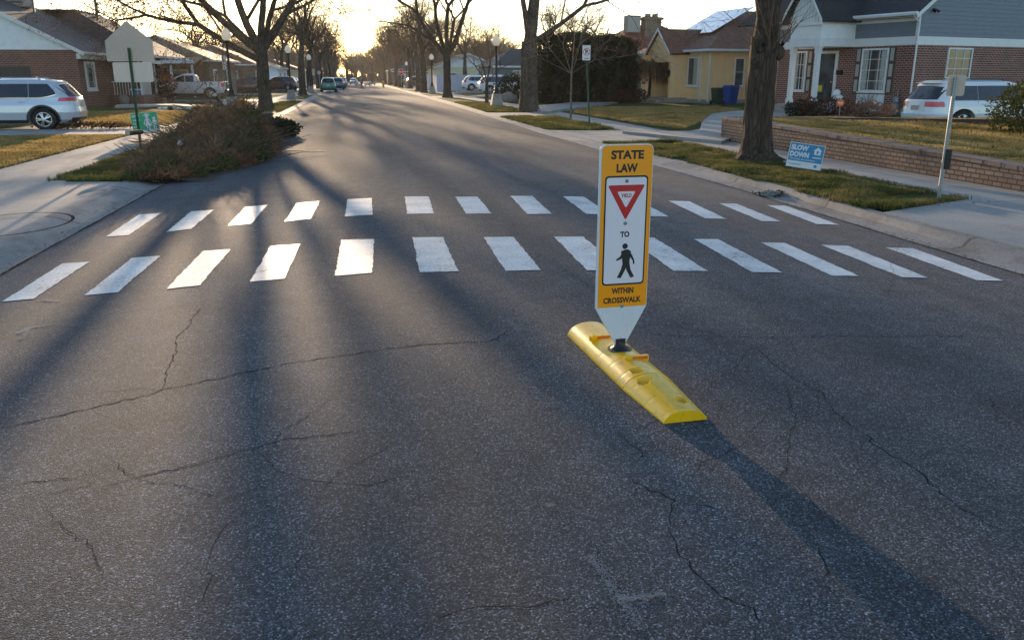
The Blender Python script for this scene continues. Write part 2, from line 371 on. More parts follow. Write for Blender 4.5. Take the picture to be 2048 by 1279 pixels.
M['green_needle'] = leaf_mat('green_needle', [(.3, (.02,.045,.010)), (.7, (.09,.15,.03))], 2.5); M['conifer'] = leaf_mat('conifer', [(.3, (.012,.022,.010)), (.7, (.04,.055,.022))])
M['hedge'] = leaf_mat('hedge_leaf', [(.3, (.022,.026,.012)), (.55, (.055,.055,.024)), (.75, (.15,.10,.045))], .9); M['shrub_red'] = leaf_mat('shrub_red', [(.3, (.05,.02,.012)), (.7, (.14,.055,.03))], 2)
M['sage'] = leaf_mat('grey_green_leaf', [(.3, (.05,.07,.045)), (.7, (.16,.19,.13))], 4); M['blade'] = leaf_mat('grass_blade', [(.28, (.035,.05,.010)), (.48, (.11,.12,.03)), (.62, (.27,.20,.075)), (.8, (.40,.31,.15))], 1.1, .4)
M['blade_straw'] = leaf_mat('straw_blade', [(.28, (.10,.10,.025)), (.42, (.28,.20,.065)), (.7, (.52,.36,.15))], .8, .5)
M['holly'] = leaf_mat('orange_shrub', [(.3, (.03,.04,.01)), (.6, (.10,.10,.02)), (.75, (.25,.12,.03))], 3)

# ================================================================== GROUND, ROAD, WALKS
rnd = random.Random(7)
def lerp_pts(pts, y):
    if y <= pts[0][0]: return pts[0][1]
    for (a, b), (c, d) in zip(pts, pts[1:]):
        if y <= c: return b + (d - b) * (y - a) / (c - a)
    return pts[-1][1]
def crown(y):
    t = min(max((y - 12) / 18, 0), 1); return .0075 * (1 - t) + .004 * t
def road_z(x, y): return -crown(y) * (x - .9) ** 2
RE = [(-8, 6.35), (8.5, 6.4), (10.4, 6.45), (13, 6.5), (20, 6.15), (27, 5.85), (60, 6.05), (600, 6.3)]     # right asphalt edge
LE = [(-8, -3.45), (10, -3.36), (16, -3.3), (600, -3.3)]
RC = [(-8, 7.3), (10, 6.95), (16.5, 7.0), (21, 6.85), (28, 6.5), (38, 6.5), (54, 6.8), (600, 6.9)]          # right back of kerb
LC = [(-8, -3.95), (600, -3.85)]
re = lambda y: lerp_pts(RE, y); le = lambda y: lerp_pts(LE, y); rc = lambda y: lerp_pts(RC, y); lc = lambda y: lerp_pts(LC, y)
RZ = lambda y: -.11 + .03 * min(max((y-25)/30, 0), 1); LZ = lambda y: -.045
def ribbon(name, ys, cols, m, kind='structure', parent=None, smooth=True):
    mb = MB(); n = len(cols)
    for y in ys: mb.v += [(c[0], y, c[1]) for c in (f(y) for f in cols)]
    for i in range(len(ys)-1):
        for k in range(n-1): mb.f.append((i*n+k, i*n+k+1, (i+1)*n+k+1, (i+1)*n+k))
    o = mb.build(name, m, parent, smooth=smooth)
    if parent is None: o['kind'] = kind
    return o
YS = [-8 + i * .8 for i in range(60)] + [40 + i * 3 for i in range(30)] + [130 + i * 20 for i in range(24)]
road = ribbon('road', YS, [(lambda y, t=t: ((x := le(y) + (re(y) - le(y)) * t), road_z(x, y))) for t in [i/20 for i in range(21)]], M['asphalt'])
# gutter pans with rolled kerbs
ribbon('gutter', YS, [lambda y: (re(y), road_z(re(y), y)+.003), lambda y: (re(y)+.25, road_z(re(y), y)-.012), lambda y: (re(y)+.38, min(road_z(re(y), y)+.01, RZ(y)-.03)),
                      lambda y: (max(rc(y)-.12, re(y)+.42), RZ(y)-.02), lambda y: (rc(y)+.02, RZ(y))], M['gutter'])
ribbon('gutter', YS, [lambda y: (lc(y), LZ(y)), lambda y: (lc(y)+.12, LZ(y)-.015), lambda y: (le(y)-.2, road_z(le(y), y)-.012), lambda y: (le(y), road_z(le(y), y)+.003)], M['gutter'])
# the ground sheet, reaching the horizon
g = MB(); g.poly([(-1500,-400,-.75), (1500,-400,-.75), (1500,2500,-.75), (-1500,2500,-.75)]); g.build('ground', M['lawn'], kind='structure')
def flat(name, pts, z, m, t=.25, kind='structure'):
    mb = MB(); mb.slab([(p[0], p[1], z if len(p) < 3 else p[2]) for p in pts], t)
    o = mb.build(name, m, kind=kind); return o
# right: parking strip bed, sidewalk; left likewise
YF = [y for y in YS if y > -7]
ribbon('parking_strip', [y for y in YF if y > 9.9], [lambda y: (rc(y)+.021, RZ(y)-.004), lambda y: (8.97, RZ(y)-.004)], M['lawn_green'])
ribbon('sidewalk', YF, [lambda y: (8.97, RZ(y)), lambda y: (10.37, RZ(y)+.01)], M['walk'])
ribbon('parking_strip', [y for y in YF if y > 15], [lambda y: (-5.2, LZ(y)), lambda y: (lc(y)-.001, LZ(y)-.004)], M['lawn_green'])
ribbon('sidewalk', YF, [lambda y: (-6.75, LZ(y)+.004), lambda y: (-5.2, LZ(y)+.004)], M['walk'])
# yards
def yard(name, x0, x1, z0, z1, ys, m):
    ribbon(name, ys, [lambda y, t=t: (x0 + (x1-x0)*t, z0 + (z1-z0)*min(1, t*6) + .05*noise.noise(Vector((t*60, y*.25, 3)))*min(1, t*20)) for t in [0, .01, .02, .04, .06, .09, .12, .16, .22, .3, .5, 1]], m)
yard('lawn', -6.75, -90, -.045, .0, YF, M['lawn'])
yard('lawn', 10.37, 90, -.1, -.03, [y for y in YF if y > 23.2], M['lawn'])
# near left concrete approach (wide apron beside the crosswalk) and near right apron
apl = MB()
apl.slab([(-3.93,-7,-.12+.02), (-3.93,15.0,-.05), (-5.19,15.3,-.030), (-5.19,-7,-.030)], .2)
apl.build('apron', M['concrete'], kind='structure')
apl = MB(); apl.slab([(7.0,-7,-.104), (8.97,-7,-.096), (8.97,10.92,-.096), (8.80,10.86,-.096), (6.93,10.02,-.099)], .2); apl.build('apron', M['concrete'], kind='structure')
apl = MB(); apl.slab([(-60,-7,-.02),(-6.76,-7,-.035), (-6.76,15.5,-.035), (-60,15.5,-.02)], .2); apl.build('cross_street', M['concrete'], kind='structure')
def drive_across(side, y0, y1, xin, name='driveway', z=.02):
    # a driveway from the kerb across the strip and on towards a house
    if side > 0:
        pts = [(rc(y0)+.0, y0-.7, RZ(y0)+.003), (8.99, y0, RZ(y0)+.006), (8.99, y1, RZ(y1)+.006), (rc(y1)+.0, y1+.7, RZ(y1)+.003)]
        mb = MB(); mb.slab(pts, .2); mb.build(name, M['concrete'], kind='structure')
        if xin: mb = MB(); mb.slab([(10.36, y0, -.06), (13, y0, z), (13, y1, z), (10.36, y1, -.06)], .35); mb.slab([(13, y0, z), (xin, y0, z), (xin, y1, z), (13, y1, z)], .4); mb.build(name, M['concrete'], kind='structure')
    else:
        pts = [(lc(y0)+.0, y0-.7, LZ(y0)+.004), (lc(y1)+.0, y1+.7, LZ(y1)+.004), (-5.21, y1, LZ(y1)+.010), (-5.21, y0, LZ(y0)+.010)]
        mb = MB(); mb.slab(pts, .2); mb.build(name, M['concrete'], kind='structure')
        if xin: mb = MB(); mb.slab([(-6.74, y0, -.03), (-6.74, y1, -.03), (xin, y1, z), (xin, y0, z)], .15); mb.build(name, M['concrete'], kind='structure')
drive_across(-1, 27.6, 32.6, -26, z=.03)
drive_across(-1, 63.5, 68.5, -22, z=.06)
drive_across(-1, 41.5, 44.2, None); drive_across(-1, 88, 92, -20)
drive_across(1, 23.2, 27.6, None)
drive_across(1, 38.5, 42.2, None)
drive_across(1, 74.5, 79.5, 32, z=.17); drive_across(1, 93.2, 97.8, 30, z=.17)
# curving driveway and front path of the yellow house
def padpx(name, px, z, m=None, t=.12):
    pts = [un(a, b, z) for a, b in px]
    mb = MB(); mb.slab(pts, t)
    if (pts[1]-pts[0]).cross(pts[2]-pts[1]).z < 0: mb.f = [f[::-1] for f in mb.f]; 
    return mb.build(name, m or M['concrete'], kind='structure')
padpx('driveway', [(1245,262), (1378,262), (1400,258), (1404,243), (1422,228), (1470,221), (1560,222), (1580,232), (1443,282)][::-1], -.015)
padpx('path', [(1085,224), (1172,212), (1236,204), (1234,196), (1180,198), (1120,207), (1060,212)][::-1], .02)
padpx('path', [(236,213), (330,211), (440,216), (430,220), (330,214.5), (230,216.5)][::-1], .02)
# grass edges of the near left lawn are open ground; a side street crosses far away
for y0, y1, x0, x1 in ((116, 127, 6.6, 120), (116, 127, -120, -3.8)):
    mb = MB(); mb.slab([(x0, y0, -.035), (x1, y0, -.035+.05), (x1, y1, -.035+.05), (x0, y1, -.035)], .1); mb.build('side_street', M['asphalt'], kind='structure')

# crosswalk stripes: painted sheets on the crowned asphalt, each a part of the road
near = [(-2.92,7.15,-2.68,7.15,-2.91,8.61,-2.65,8.57), (-2.27,7.11,-2.02,7.12,-2.26,8.59,-1.99,8.59), (-1.63,7.10,-1.37,7.14,-1.60,8.69,-1.33,8.67), (-.96,7.14,-.68,7.18,-.94,8.71,-.64,8.73),
        (-.25,7.17,.07,7.20,-.22,8.83,.12,8.80), (.48,7.13,.82,7.10,.53,8.80,.85,8.75), (1.23,7.05,1.55,7.03,1.28,8.67,1.60,8.64), (1.96,6.97,2.29,6.95,2.04,8.61,2.36,8.58),
        (2.74,6.88,3.06,6.86,2.83,8.5,3.14,8.5), (3.46,6.80,3.75,6.78,3.57,8.42,3.85,8.43), (4.17,6.66,4.44,6.66,4.28,8.27,4.56,8.26), (4.86,6.63,5.13,6.63,4.96,8.19,5.28,8.19), (5.60,6.58,5.90,6.59,5.73,8.16,6.09,8.19)]
far = [(-2.89,10.03,-2.64,10.02,-2.91,11.66,-2.62,11.64), (-2.23,10.04,-1.97,10.13,-2.23,11.59,-1.94,11.58), (-1.57,10.17,-1.30,10.19,-1.54,11.67,-1.26,11.74), (-.91,10.22,-.61,10.33,-.87,11.76,-.56,11.84),
       (-.20,10.38,.14,10.44,-.18,11.90,.16,11.95), (.57,10.41,.90,10.36,.63,11.97,.97,11.91), (1.30,10.27,1.62,10.27,1.34,11.83,1.66,11.81), (2.06,10.17,2.38,10.17,2.15,11.85,2.47,11.84),
       (2.83,10.16,3.13,10.1,2.92,11.80,3.23,11.77), (3.57,10.0,3.87,9.99,3.68,11.66,3.98,11.66), (4.33,9.90,4.62,9.90,4.44,11.50,4.77,11.52), (5.06,9.80,5.34,9.84,5.19,11.41,5.49,11.46), (5.80,9.74,6.14,9.76,5.99,11.47,6.32,11.53)]
def stripe(q, seed):
    r = random.Random(seed); bl, br, tl, tr = (Vector((q[i], q[i+1])) for i in (0, 2, 4, 6)); nx, ny = 6, 26
    mb = MB()
    for j in range(ny+1):
        v = j/ny; a = bl.lerp(tl, v); b = br.lerp(tr, v)
        jl = r.uniform(-.006, .006) + .007*noise.noise(Vector((seed, v*5, 0))); jr = r.uniform(-.006, .006) + .007*noise.noise(Vector((seed, v*5, 9)))
        for i in range(nx+1):
            u = i/nx; p = a.lerp(b, u); p.x += jl*(1-u) + jr*u
            if j in (0, ny): p.y += r.uniform(-.006, .006)
            mb.v.append((p.x, p.y, road_z(p.x, p.y) + .004))
    for j in range(ny):
        for i in range(nx):
            k = j*(nx+1)+i; mb.f.append((k, k+1, k+nx+2, k+nx+1))
    return mb.build('crosswalk_stripe', M['paint'], road)
for i, q in enumerate(near + far): stripe(q, i)
# cracks traced over the asphalt
def crackline(px, w=.006, seed=0):
    r = random.Random(seed); pts = []
    raw = []
    for a, b in px:
        z = 0
        for _ in range(12): p = un(a, b, z); z = .5*z + .5*road_z(p.x, p.y)
        raw.append(Vector((p.x, p.y)))
    for a, b in zip(raw, raw[1:]):
        n = max(2, int((b-a).length / .035))
        for i in range(n):
            q = a.lerp(b, i/n); d = (b-a).normalized(); q += Vector((-d.y, d.x)) * (r.gauss(0, .008) + .03*noise.noise(Vector((q.x*3, q.y*3, seed)))); pts.append(q)
    pts.append(raw[-1]); mb = MB(); n = len(pts)
    for i, q in enumerate(pts):
        d = (pts[min(i+1, n-1)] - pts[max(i-1, 0)]).normalized(); ww = w * (1 + .7*abs(d.x)) * r.uniform(.3, 1.0) * (1 if 2 < i < n-3 else .3)
        for s in (-1, 1): x = q.x - d.y*ww*s; y = q.y + d.x*ww*s; mb.v.append((x, y, road_z(x, y)+(.0047 if 6.4 < y < 12.1 else .0014)))
    mb.f = [(2*i, 2*i+1, 2*i+3, 2*i+2) for i in range(n-1)]
    mb.build('crack', M['crack'], road)
CR = [([(0,857),(140,825),(280,792),(325,779),(480,748),(560,730),(640,716),(760,700),(850,688),(980,682),(1010,665),(1030,650)], .008),
      ([(325,779),(330,745),(355,705),(350,675),(378,650),(388,635),(402,612)], .008), ([(402,612),(330,610)], .005),
      ([(0,978),(60,965),(140,957),(175,950)], .006), ([(215,968),(310,945),(460,910),(560,880),(690,862),(740,858)], .006),
      ([(1262,940),(1263,955),(1345,1000),(1343,1060),(1355,1100),(1400,1155),(1450,1205),(1505,1215),(1512,1278)], .006),
      ([(1345,1000),(1400,1010),(1480,1035)], .004), ([(1225,860),(1285,905),(1262,940)], .005),
      ([(1505,690),(1560,740),(1640,790),(1700,850),(1790,910),(1840,950),(1880,985),(1960,1040),(2048,1076)], .007),
      ([(1575,965),(1625,1010),(1680,1060)], .004), ([(1280,668),(1400,672),(1520,675),(1700,672),(1900,673),(2048,676)], .005),
      ([(1620,1060),(1650,1110),(1660,1180),(1700,1205)], .004), ([(260,572),(400,560),(520,545),(640,515),(760,508),(860,512)], .004),
      ([(1095,478),(1060,500),(1120,530),(1180,580)], .004), ([(960,430),(985,455),(930,475)], .004), ([(1640,750),(1630,790),(1650,830)], .003),
      ([(1025,640),(1035,610),(1080,585)], .004), ([(1060,365),(1110,385),(1130,372)], .01), ([(1450,800),(1440,840),(1430,860)], .003)]
for i, (p, w) in enumerate(CR): crackline(p, w*.5, i)
rc_ = random.Random(404)
for i in range(26):                         # fine hairline cracks wandering over the whole surface
    a, b = rc_.uniform(0, 2048), 330 + 930*rc_.random()**.8; pts = [(a, b)]; an = rc_.uniform(0, 6.28)
    for k in range(rc_.randint(3, 7)): an += rc_.gauss(0, .35); st = 10 + 50*((b-200)/1000); a += st*math.cos(an)*1.4; b += st*math.sin(an)*.7; pts.append((a, max(b, 300)))
    q0 = [un(*pp) for pp in pts]
    if all(-3.2 < q.x < 6.2 and q.y < 22 for q in q0): crackline(pts, .0016, 200+i)
# ragged seam between asphalt and gutter pans
for ed, sd in ((re, 1), (le, 2)):
    mb = MB(); yy = -2.0; r_s = random.Random(sd); k = 0
    while yy < 60:
        c = ed(yy) + .012*noise.noise(Vector((yy*3, sd, 0))); w_ = (.006 + .014*max(0, noise.noise(Vector((yy*1.3, sd, 5)))+.25))*(1+yy/40)
        for q in (-1, 1): mb.v.append((c+q*w_, yy, road_z(c, yy)+.0045))
        yy += .05 + yy*.004; k += 1
    mb.f = [(2*i, 2*i+1, 2*i+3, 2*i+2) for i in range(k-1)]; mb.build('seam', M['crack'], road)
# chalk marks and old paint flecks
def chalk(px, w, seed=0):
    r = random.Random(seed); mb = MB(); raw = []
    for a, b in px:
        z = 0
        for _ in range(12): p = un(a, b, z); z = .5*z + .5*road_z(p.x, p.y)
        raw.append(Vector((p.x, p.y)))
    for a, b in zip(raw, raw[1:]):
        L = (b-a).length; d = (b-a).normalized()
        for i in range(int(L/.012*26)):
            q = a + d*r.uniform(0, L) + Vector((-d.y, d.x))*r.gauss(0, w*.45); s = r.uniform(.0015, .0045)
            z = road_z(q.x, q.y)+.0054
            an = r.uniform(0, 6.3); mb.poly([(q.x+s*math.cos(an+k*2.1), q.y+s*math.sin(an+k*2.1), z) for k in range(3)])
    mb.build('chalk_mark', M['chalk'], road)
chalk([(1178,1112),(1205,1145),(1235,1192),(1262,1225),(1280,1260)], .03, 1); chalk([(1235,1200),(1290,1195),(1325,1186)], .02, 2)
chalk([(85,600),(118,603)], .03, 3); chalk([(35,668),(60,655),(105,650)], .03, 4); chalk([(60,655),(42,680)], .03, 5); chalk([(1075,808),(1110,812)], .07, 6)
chalk([(1010,640),(1040,662)], .05, 7); chalk([(1095,1008),(1105,1014)], .03, 8); chalk([(235,424),(270,421)], .02, 9)

# ================================================================== LETTERING
def text_mb(s, h, w=None, bold=.0, mb=None, to=lambda x, z: (x, 0, z), cx=0, cz=0):
    cu = bpy.data.curves.new('t', 'FONT'); cu.body = s; cu.size = 1; cu.offset = bold; cu.resolution_u = 3; cu.fill_mode = 'FRONT'
    o = bpy.data.objects.new('t', cu); COL.objects.link(o)
    bpy.context.view_layer.update()
    me = bpy.data.meshes.new_from_object(o.evaluated_get(bpy.context.evaluated_depsgraph_get()))
    vs = [v.co.copy() for v in me.vertices]; fs = [tuple(p.vertices) for p in me.polygons]
    bpy.data.objects.remove(o); bpy.data.curves.remove(cu); bpy.data.meshes.remove(me)
    x0, x1 = min(v.x for v in vs), max(v.x for v in vs); y0, y1 = min(v.y for v in vs), max(v.y for v in vs)
    ky = h / (y1 - y0); kx = (w / (x1 - x0)) if w else ky
    mb = mb or MB()
    mb.add([to(cx + (v.x - (x0+x1)/2) * kx, cz + (v.y - (y0+y1)/2) * ky) for v in vs], fs)
    return mb
def rrect(x0, x1, z0, z1, r, n=6):
    pts = []
    for cx, cz, a0 in ((x1-r, z1-r, 0), (x0+r, z1-r, 90), (x0+r, z0+r, 180), (x1-r, z0+r, 270)):
        for i in range(n+1):
            a = R(a0 + 90*i/n); pts.append((cx + r*math.cos(a), cz + r*math.sin(a)))
    return pts

# ================================================================== IN-STREET YIELD SIGN
sx, sy = 1.49, 4.53; zb = road_z(sx, sy)
S = thing('crosswalk_sign', 'orange and white yield-to-pedestrians sign on its long yellow base in the road', 'sign', (sx-.0, sy, zb), R(3.2))
W2 = .152; Z0 = zat(612.5, 1242, (sx, sy)) - zb; Z1 = zat(290, 1250, (sx, sy)) - zb; print('panel', Z0, Z1)                   # face bottom and top
def onY(y): return lambda x, z: (x, y, z)
pan = MB(); outl = rrect(-W2-.013, W2+.004, Z0, Z1+.006, .035); outl = [p for p in outl if p[1] > Z0+.036] ; 
top = [p for p in outl]
prof = top[:7] + top[7:] + [(-W2-.013, Z0), (-.026, .105), (.026, .105), (W2+.004, Z0)]
pan.prism(prof, -.006, .006, 'y'); pan_o = pan.build('sign_panel', M['panel_white'], S, bevel=.0015)
face = MB(); face.prism([p for p in rrect(-W2, W2, Z0-.04, Z1, .03) if p[1] > Z0] + [(-W2, Z0+.001), (W2, Z0+.001)], -.0078, -.0062, 'y')
fo = face.build('sign_face', M['sign_orange'], S)
zt = lambda v: Z1 - (v - 290) / (612 - 290) * (Z1 - Z0)
bl = MB(); bl.prism(rrect(-.130, .130, zt(566), zt(348), .022), -.0086, -.0079, 'y'); bl.build('black_border', M['sign_black'], S)
wi = MB(); wi.prism(rrect(-.121, .121, zt(562.5), zt(351.5), .016), -.0094, -.0087, 'y'); wi.build('white_field', M['sign_white'], S)
y_o = -.0079-.0006
t = text_mb('STATE', .050, .196, .045, to=onY(y_o), cz=zt(308)); text_mb('LAW', .050, .128, .045, t, onY(y_o), cz=zt(333.5)); t.build('lettering', M['sign_black'], S)
t = MB(); text_mb('WITHIN', .036, .136, .04, t, onY(y_o), cz=zt(578)); text_mb('CROSSWALK', .036, .236, .04, t, onY(y_o), cz=zt(597.5)); t.build('lettering', M['sign_black'], S)
yw = -.0100
tri = MB()
def tri_pts(x, zt_, zb_, r):
    # downward triangle with rounded corners
    c = [(-x, zt_), (x, zt_), (0, zb_)]; out = []
    for i in range(3):
        p = Vector(c[i]); a = (Vector(c[i-1]) - p).normalized(); b = (Vector(c[(i+1)%3]) - p).normalized()
        for k in range(5):
            tt = k/4; q = (p + a*r)*(1-tt)**2 + p*2*tt*(1-tt) + (p + b*r)*tt**2; out.append((q.x, q.y))
    return out
tri.prism(tri_pts(.113, zt(366), zt(435), .014)[::-1], yw, -.0095, 'y'); tri.build('yield_triangle', M['sign_red'], S)
tw = MB(); tw.prism(tri_pts(.056, zt(378.5), zt(411), .012)[::-1], yw-.0007, yw-.0001, 'y'); tw.build('yield_triangle_centre', M['sign_white'], S)
text_mb('YIELD', .0215, .064, .035, to=onY(yw-.0013), cz=zt(386.5)).build('yield_lettering', M['sign_red'], S)
text_mb('TO', .034, .056, .05, to=onY(yw), cz=zt(463)).build('to_lettering', M['sign_black'], S)
pm = MB(); Zp = lambda a: zt(552) + a*(zt(481) - zt(552))
def seg2(a, b, ra, rb):
    a, b = Vector(a), Vector(b); d = (b-a).normalized(); q = Vector((-d.y, d.x)); pts = []
    for p, r, s in ((a, ra, -1), (b, rb, 1)):
        for k in range(7): an = R(-90 + 30*k); v = d*s*math.cos(an)*r + q*math.sin(an)*r*(-s if s < 0 else 1)*(1 if s > 0 else 1); pts.append((p.x + (d.x*math.cos(an)*s + q.x*math.sin(an)*s)*r, p.y + (d.y*math.cos(an)*s + q.y*math.sin(an)*s)*r))
    pts = [(x*.2, Zp(z)) for x, z in pts]; pm.poly([(x, yw, z) for x, z in pts]);
K = .92
def pl(pts): pm.poly([(x*.225, yw - .0001*len(pm.f), Zp(z)) for x, z in pts])
pl([(.02 + .075*math.cos(a*.5236), .915 + .082*math.sin(a*.5236)) for a in range(12)])
pl([(-.09,.77),(.02,.82),(.11,.82),(.18,.77),(.19,.68),(.16,.52),(.16,.38),(-.03,.38),(-.05,.52),(-.045,.62)])       # torso
pl([(-.06,.77),(-.015,.62),(-.07,.555),(-.20,.505),(-.215,.545),(-.11,.62),(-.09,.66)])                           # arm reaching ahead
pl([(.16,.76),(.22,.66),(.29,.50),(.30,.40),(.255,.39),(.245,.49),(.17,.61),(.14,.62)])                           # arm behind
pl([(-.03,.42),(.10,.42),(.055,.26),(-.07,.0),(-.175,.02),(-.075,.24)])                                            # leg ahead
pl([(.03,.42),(.16,.42),(.195,.24),(.30,.03),(.20,.0),(.085,.22)])                                                  # leg behind
pm.build('walking_figure', M['sign_black'], S)
for v in (358, 441, 610): 
    b_ = MB(); b_.lathe([(.0105,0), (.0105,-.003), (.007,-.006), (.002,-.0075)], 12, (.0, -.0098 if v < 600 else -.008, zt(v)), 'y'); b_.build('bolt', M['galv'], S, smooth=True)
b_ = MB(); b_.lathe([(.010,0), (.010,-.003), (.006,-.006)], 10, (0, -.006, .145), 'y'); b_.build('bolt', M['galv'], S, smooth=True)
bt = MB(); bt.lathe([(.062,.074),(.060,.088),(.040,.100),(.030,.118),(.026,.135),(.022,.137)], 18); bt.box(-.030,.030,-.014,.014,.118,.150); bt.build('rubber_boot', M['sign_black'], S, smooth=True)
# yellow base: two arched rubber sections, long axis along the road
def base_h(x, hw, h):
    q = min(1, abs(x)/hw); return h * (1 - q**2.3) ** .62
holes_main = [(-.045, -.375, .032)]; holes_nose = [(-.055, -.52, .034), (.10, -.515, .030), (.03, -.80, .030)]
def base_part(y0, y1, prof, holes, name):
    mb = MB(); ny = int(abs(y1-y0)/.0085); nx = 40
    for j in range(ny+1):
        y = y0 + (y1-y0)*j/ny; hw, h = prof(y)
        for i in range(nx+1):
            x = hw*math.sin((i/nx-.5)*math.pi); z = base_h(x, hw, h)
            # moulded shallow ribs across the arch
            gy = (y*100) % 18
            if gy < 1.2 and abs(x) < hw*.93: z -= .0010
            for hx, hy, hr in holes:
                d = math.hypot(x-hx, (y-hy)*.8)/hr
                if d < 1: z = min(z, base_h(hx, hw, h) - .034) if d < .82 else z - .036*(1-d)/.18
                elif d < 1.12: z += .0015
            mb.v.append((x, y, z+.002))
    for j in range(ny):
        for i in range(nx):
            k = j*(nx+1)+i; mb.f.append((k, k+1, k+nx+2, k+nx+1) if y1 > y0 else (k, k+nx+1, k+nx+2, k+1))
    for j in (0, ny):                       # closed ends
        ring = [j*(nx+1)+i for i in range(nx+1)]
        mb.f.append(tuple(ring))
    o = mb.build(name, M['yellow_rubber'], S, smooth=True); return o
main_prof = lambda y: (.148, .086)
nose_prof = lambda y: (lambda t: (.149 - .031*t, .085 - .026*t))((-.448 - y)/.482)
base_part(-.443, .58, main_prof, holes_main, 'base_section'); base_part(-.93, -.449, nose_prof, holes_nose, 'base_section')
dk = MB(); dk.lathe([(.074,.0845),(.074,.0885),(.06,.089)], 20); dk.build('socket_ring', M['sign_black'], S, smooth=True)
for yy, xx in ((-.185, .035), (.235, -.035)):
    r_ = MB(); r_.box(xx-.075, xx+.072, yy-.012, yy+.016, .066, .101); r_o = r_.build('reflector_housing', M['yellow_rubber'], S, bevel=.006)
    r2 = MB(); r2.box(xx-.030, xx+.062, yy-.0145, yy-.0122, .080, .098); r2.build('reflector', M['orange_reflector'], S)
    r3 = MB(); r3.lathe([(.017,0),(.017,-.008),(.006,-.010)], 12, (xx-.056, yy-.012, .096), 'y'); r3.build('knob', M['yellow_rubber'], S, smooth=True)

# ================================================================== TREES
def grow(mbs, p, d, L, r, lev, r0, rg, P):
    q = deque([(p, d, L, r, lev)])
    while q:
        for a in grow1(mbs, *q.popleft(), r0, rg, P): q.append(a)
def grow1(mbs, p, d, L, r, lev, r0, rg, P):
    """one limb as a bent tapering tube, then its children; mbs = (limbs, twigs)"""
    mb = mbs[0] if r > P['split'] else mbs[1]
    nseg = 5 if r > .12 else (4 if r > .03 else 3)
    n = 10 if r > .15 else (7 if r > .06 else (4 if r > .02 else 3))
    pts = [Vector(p)]; rad = [r]; dd = Vector(d).normalized(); endr = r * P['taper'] if lev < P['levels'] else r*.3
    for i in range(nseg):
        wob = Vector((rg.gauss(0, 1), rg.gauss(0, 1), rg.gauss(0, .6))) * P['wob'] * (1 if r < .1 else .6)
        dd = (dd + wob + Vector((0, 0, P['up'] * (1 if r > .02 else .3)))).normalized()
        pts.append(pts[-1] + dd * (L / nseg)); rad.append(r + (endr - r) * (i+1) / nseg)
    mb.tube(pts, rad, n, cap=False)
    if P.get('leaves') and lev >= P['levels'] - 1 and rg.random() < P['leafp']:
        for _ in range(rg.randint(3, 8)):
            q = pts[rg.randint(1, nseg)] + Vector((rg.gauss(0,.10), rg.gauss(0,.10), rg.gauss(-.08,.10))); s = rg.uniform(.03, .075)
            a = Vector((rg.gauss(0,1), rg.gauss(0,1), rg.gauss(0,1))).normalized(); b = a.orthogonal().normalized()
            P['leaves'].add([q-a*s, q-b*s*.5, q+a*s, q+b*s*.5], [(0,1,2,3)])
    out = []
    if lev >= P['levels'] or len(mbs[1].f) > P.get('maxf', 60000): return out
    nside = P['side'][min(lev, len(P['side'])-1)]
    for k in range(nside):                      # side shoots
        t = rg.uniform(.25, .95); i = min(int(t*nseg), nseg-1); q = pts[i].lerp(pts[i+1], t*nseg - i)
        ax = dd.orthogonal().normalized(); ax.rotate(Matrix.Rotation(rg.uniform(0, 6.283), 3, dd))
        nd = ((pts[i+1]-pts[i]).normalized() * math.cos(P['ang']) + ax * math.sin(P['ang'])*rg.uniform(.8, 1.3)).normalized()
        out.append((q, nd, L*rg.uniform(.5, .8), max(P.get('rmin', .009), rad[i]*rg.uniform(.35, .55)), lev+1))
    nf = P['fork'][min(lev, len(P['fork'])-1)]
    a0 = rg.uniform(0, 6.283)
    for k in range(nf):
        ax = dd.orthogonal().normalized(); ax.rotate(Matrix.Rotation(a0 + 6.283*k/nf + rg.uniform(-.4,.4), 3, dd))
        sp = rg.uniform(.25, .6) * P['spread']
        out.append((pts[-1], (dd*math.cos(sp) + ax*math.sin(sp)).normalized(), L*rg.uniform(.72, .92), max(P.get('rmin', .009), endr*rg.uniform(.72, .95)), lev+1))
    return out
BASEP = dict(split=.045, taper=.72, wob=.09, up=.05, ang=.85, spread=1.25, levels=7, side=[0,1,1,2,2,2,1], fork=[3,2,2,2,2,2,2], leafp=.1, maxf=26000)
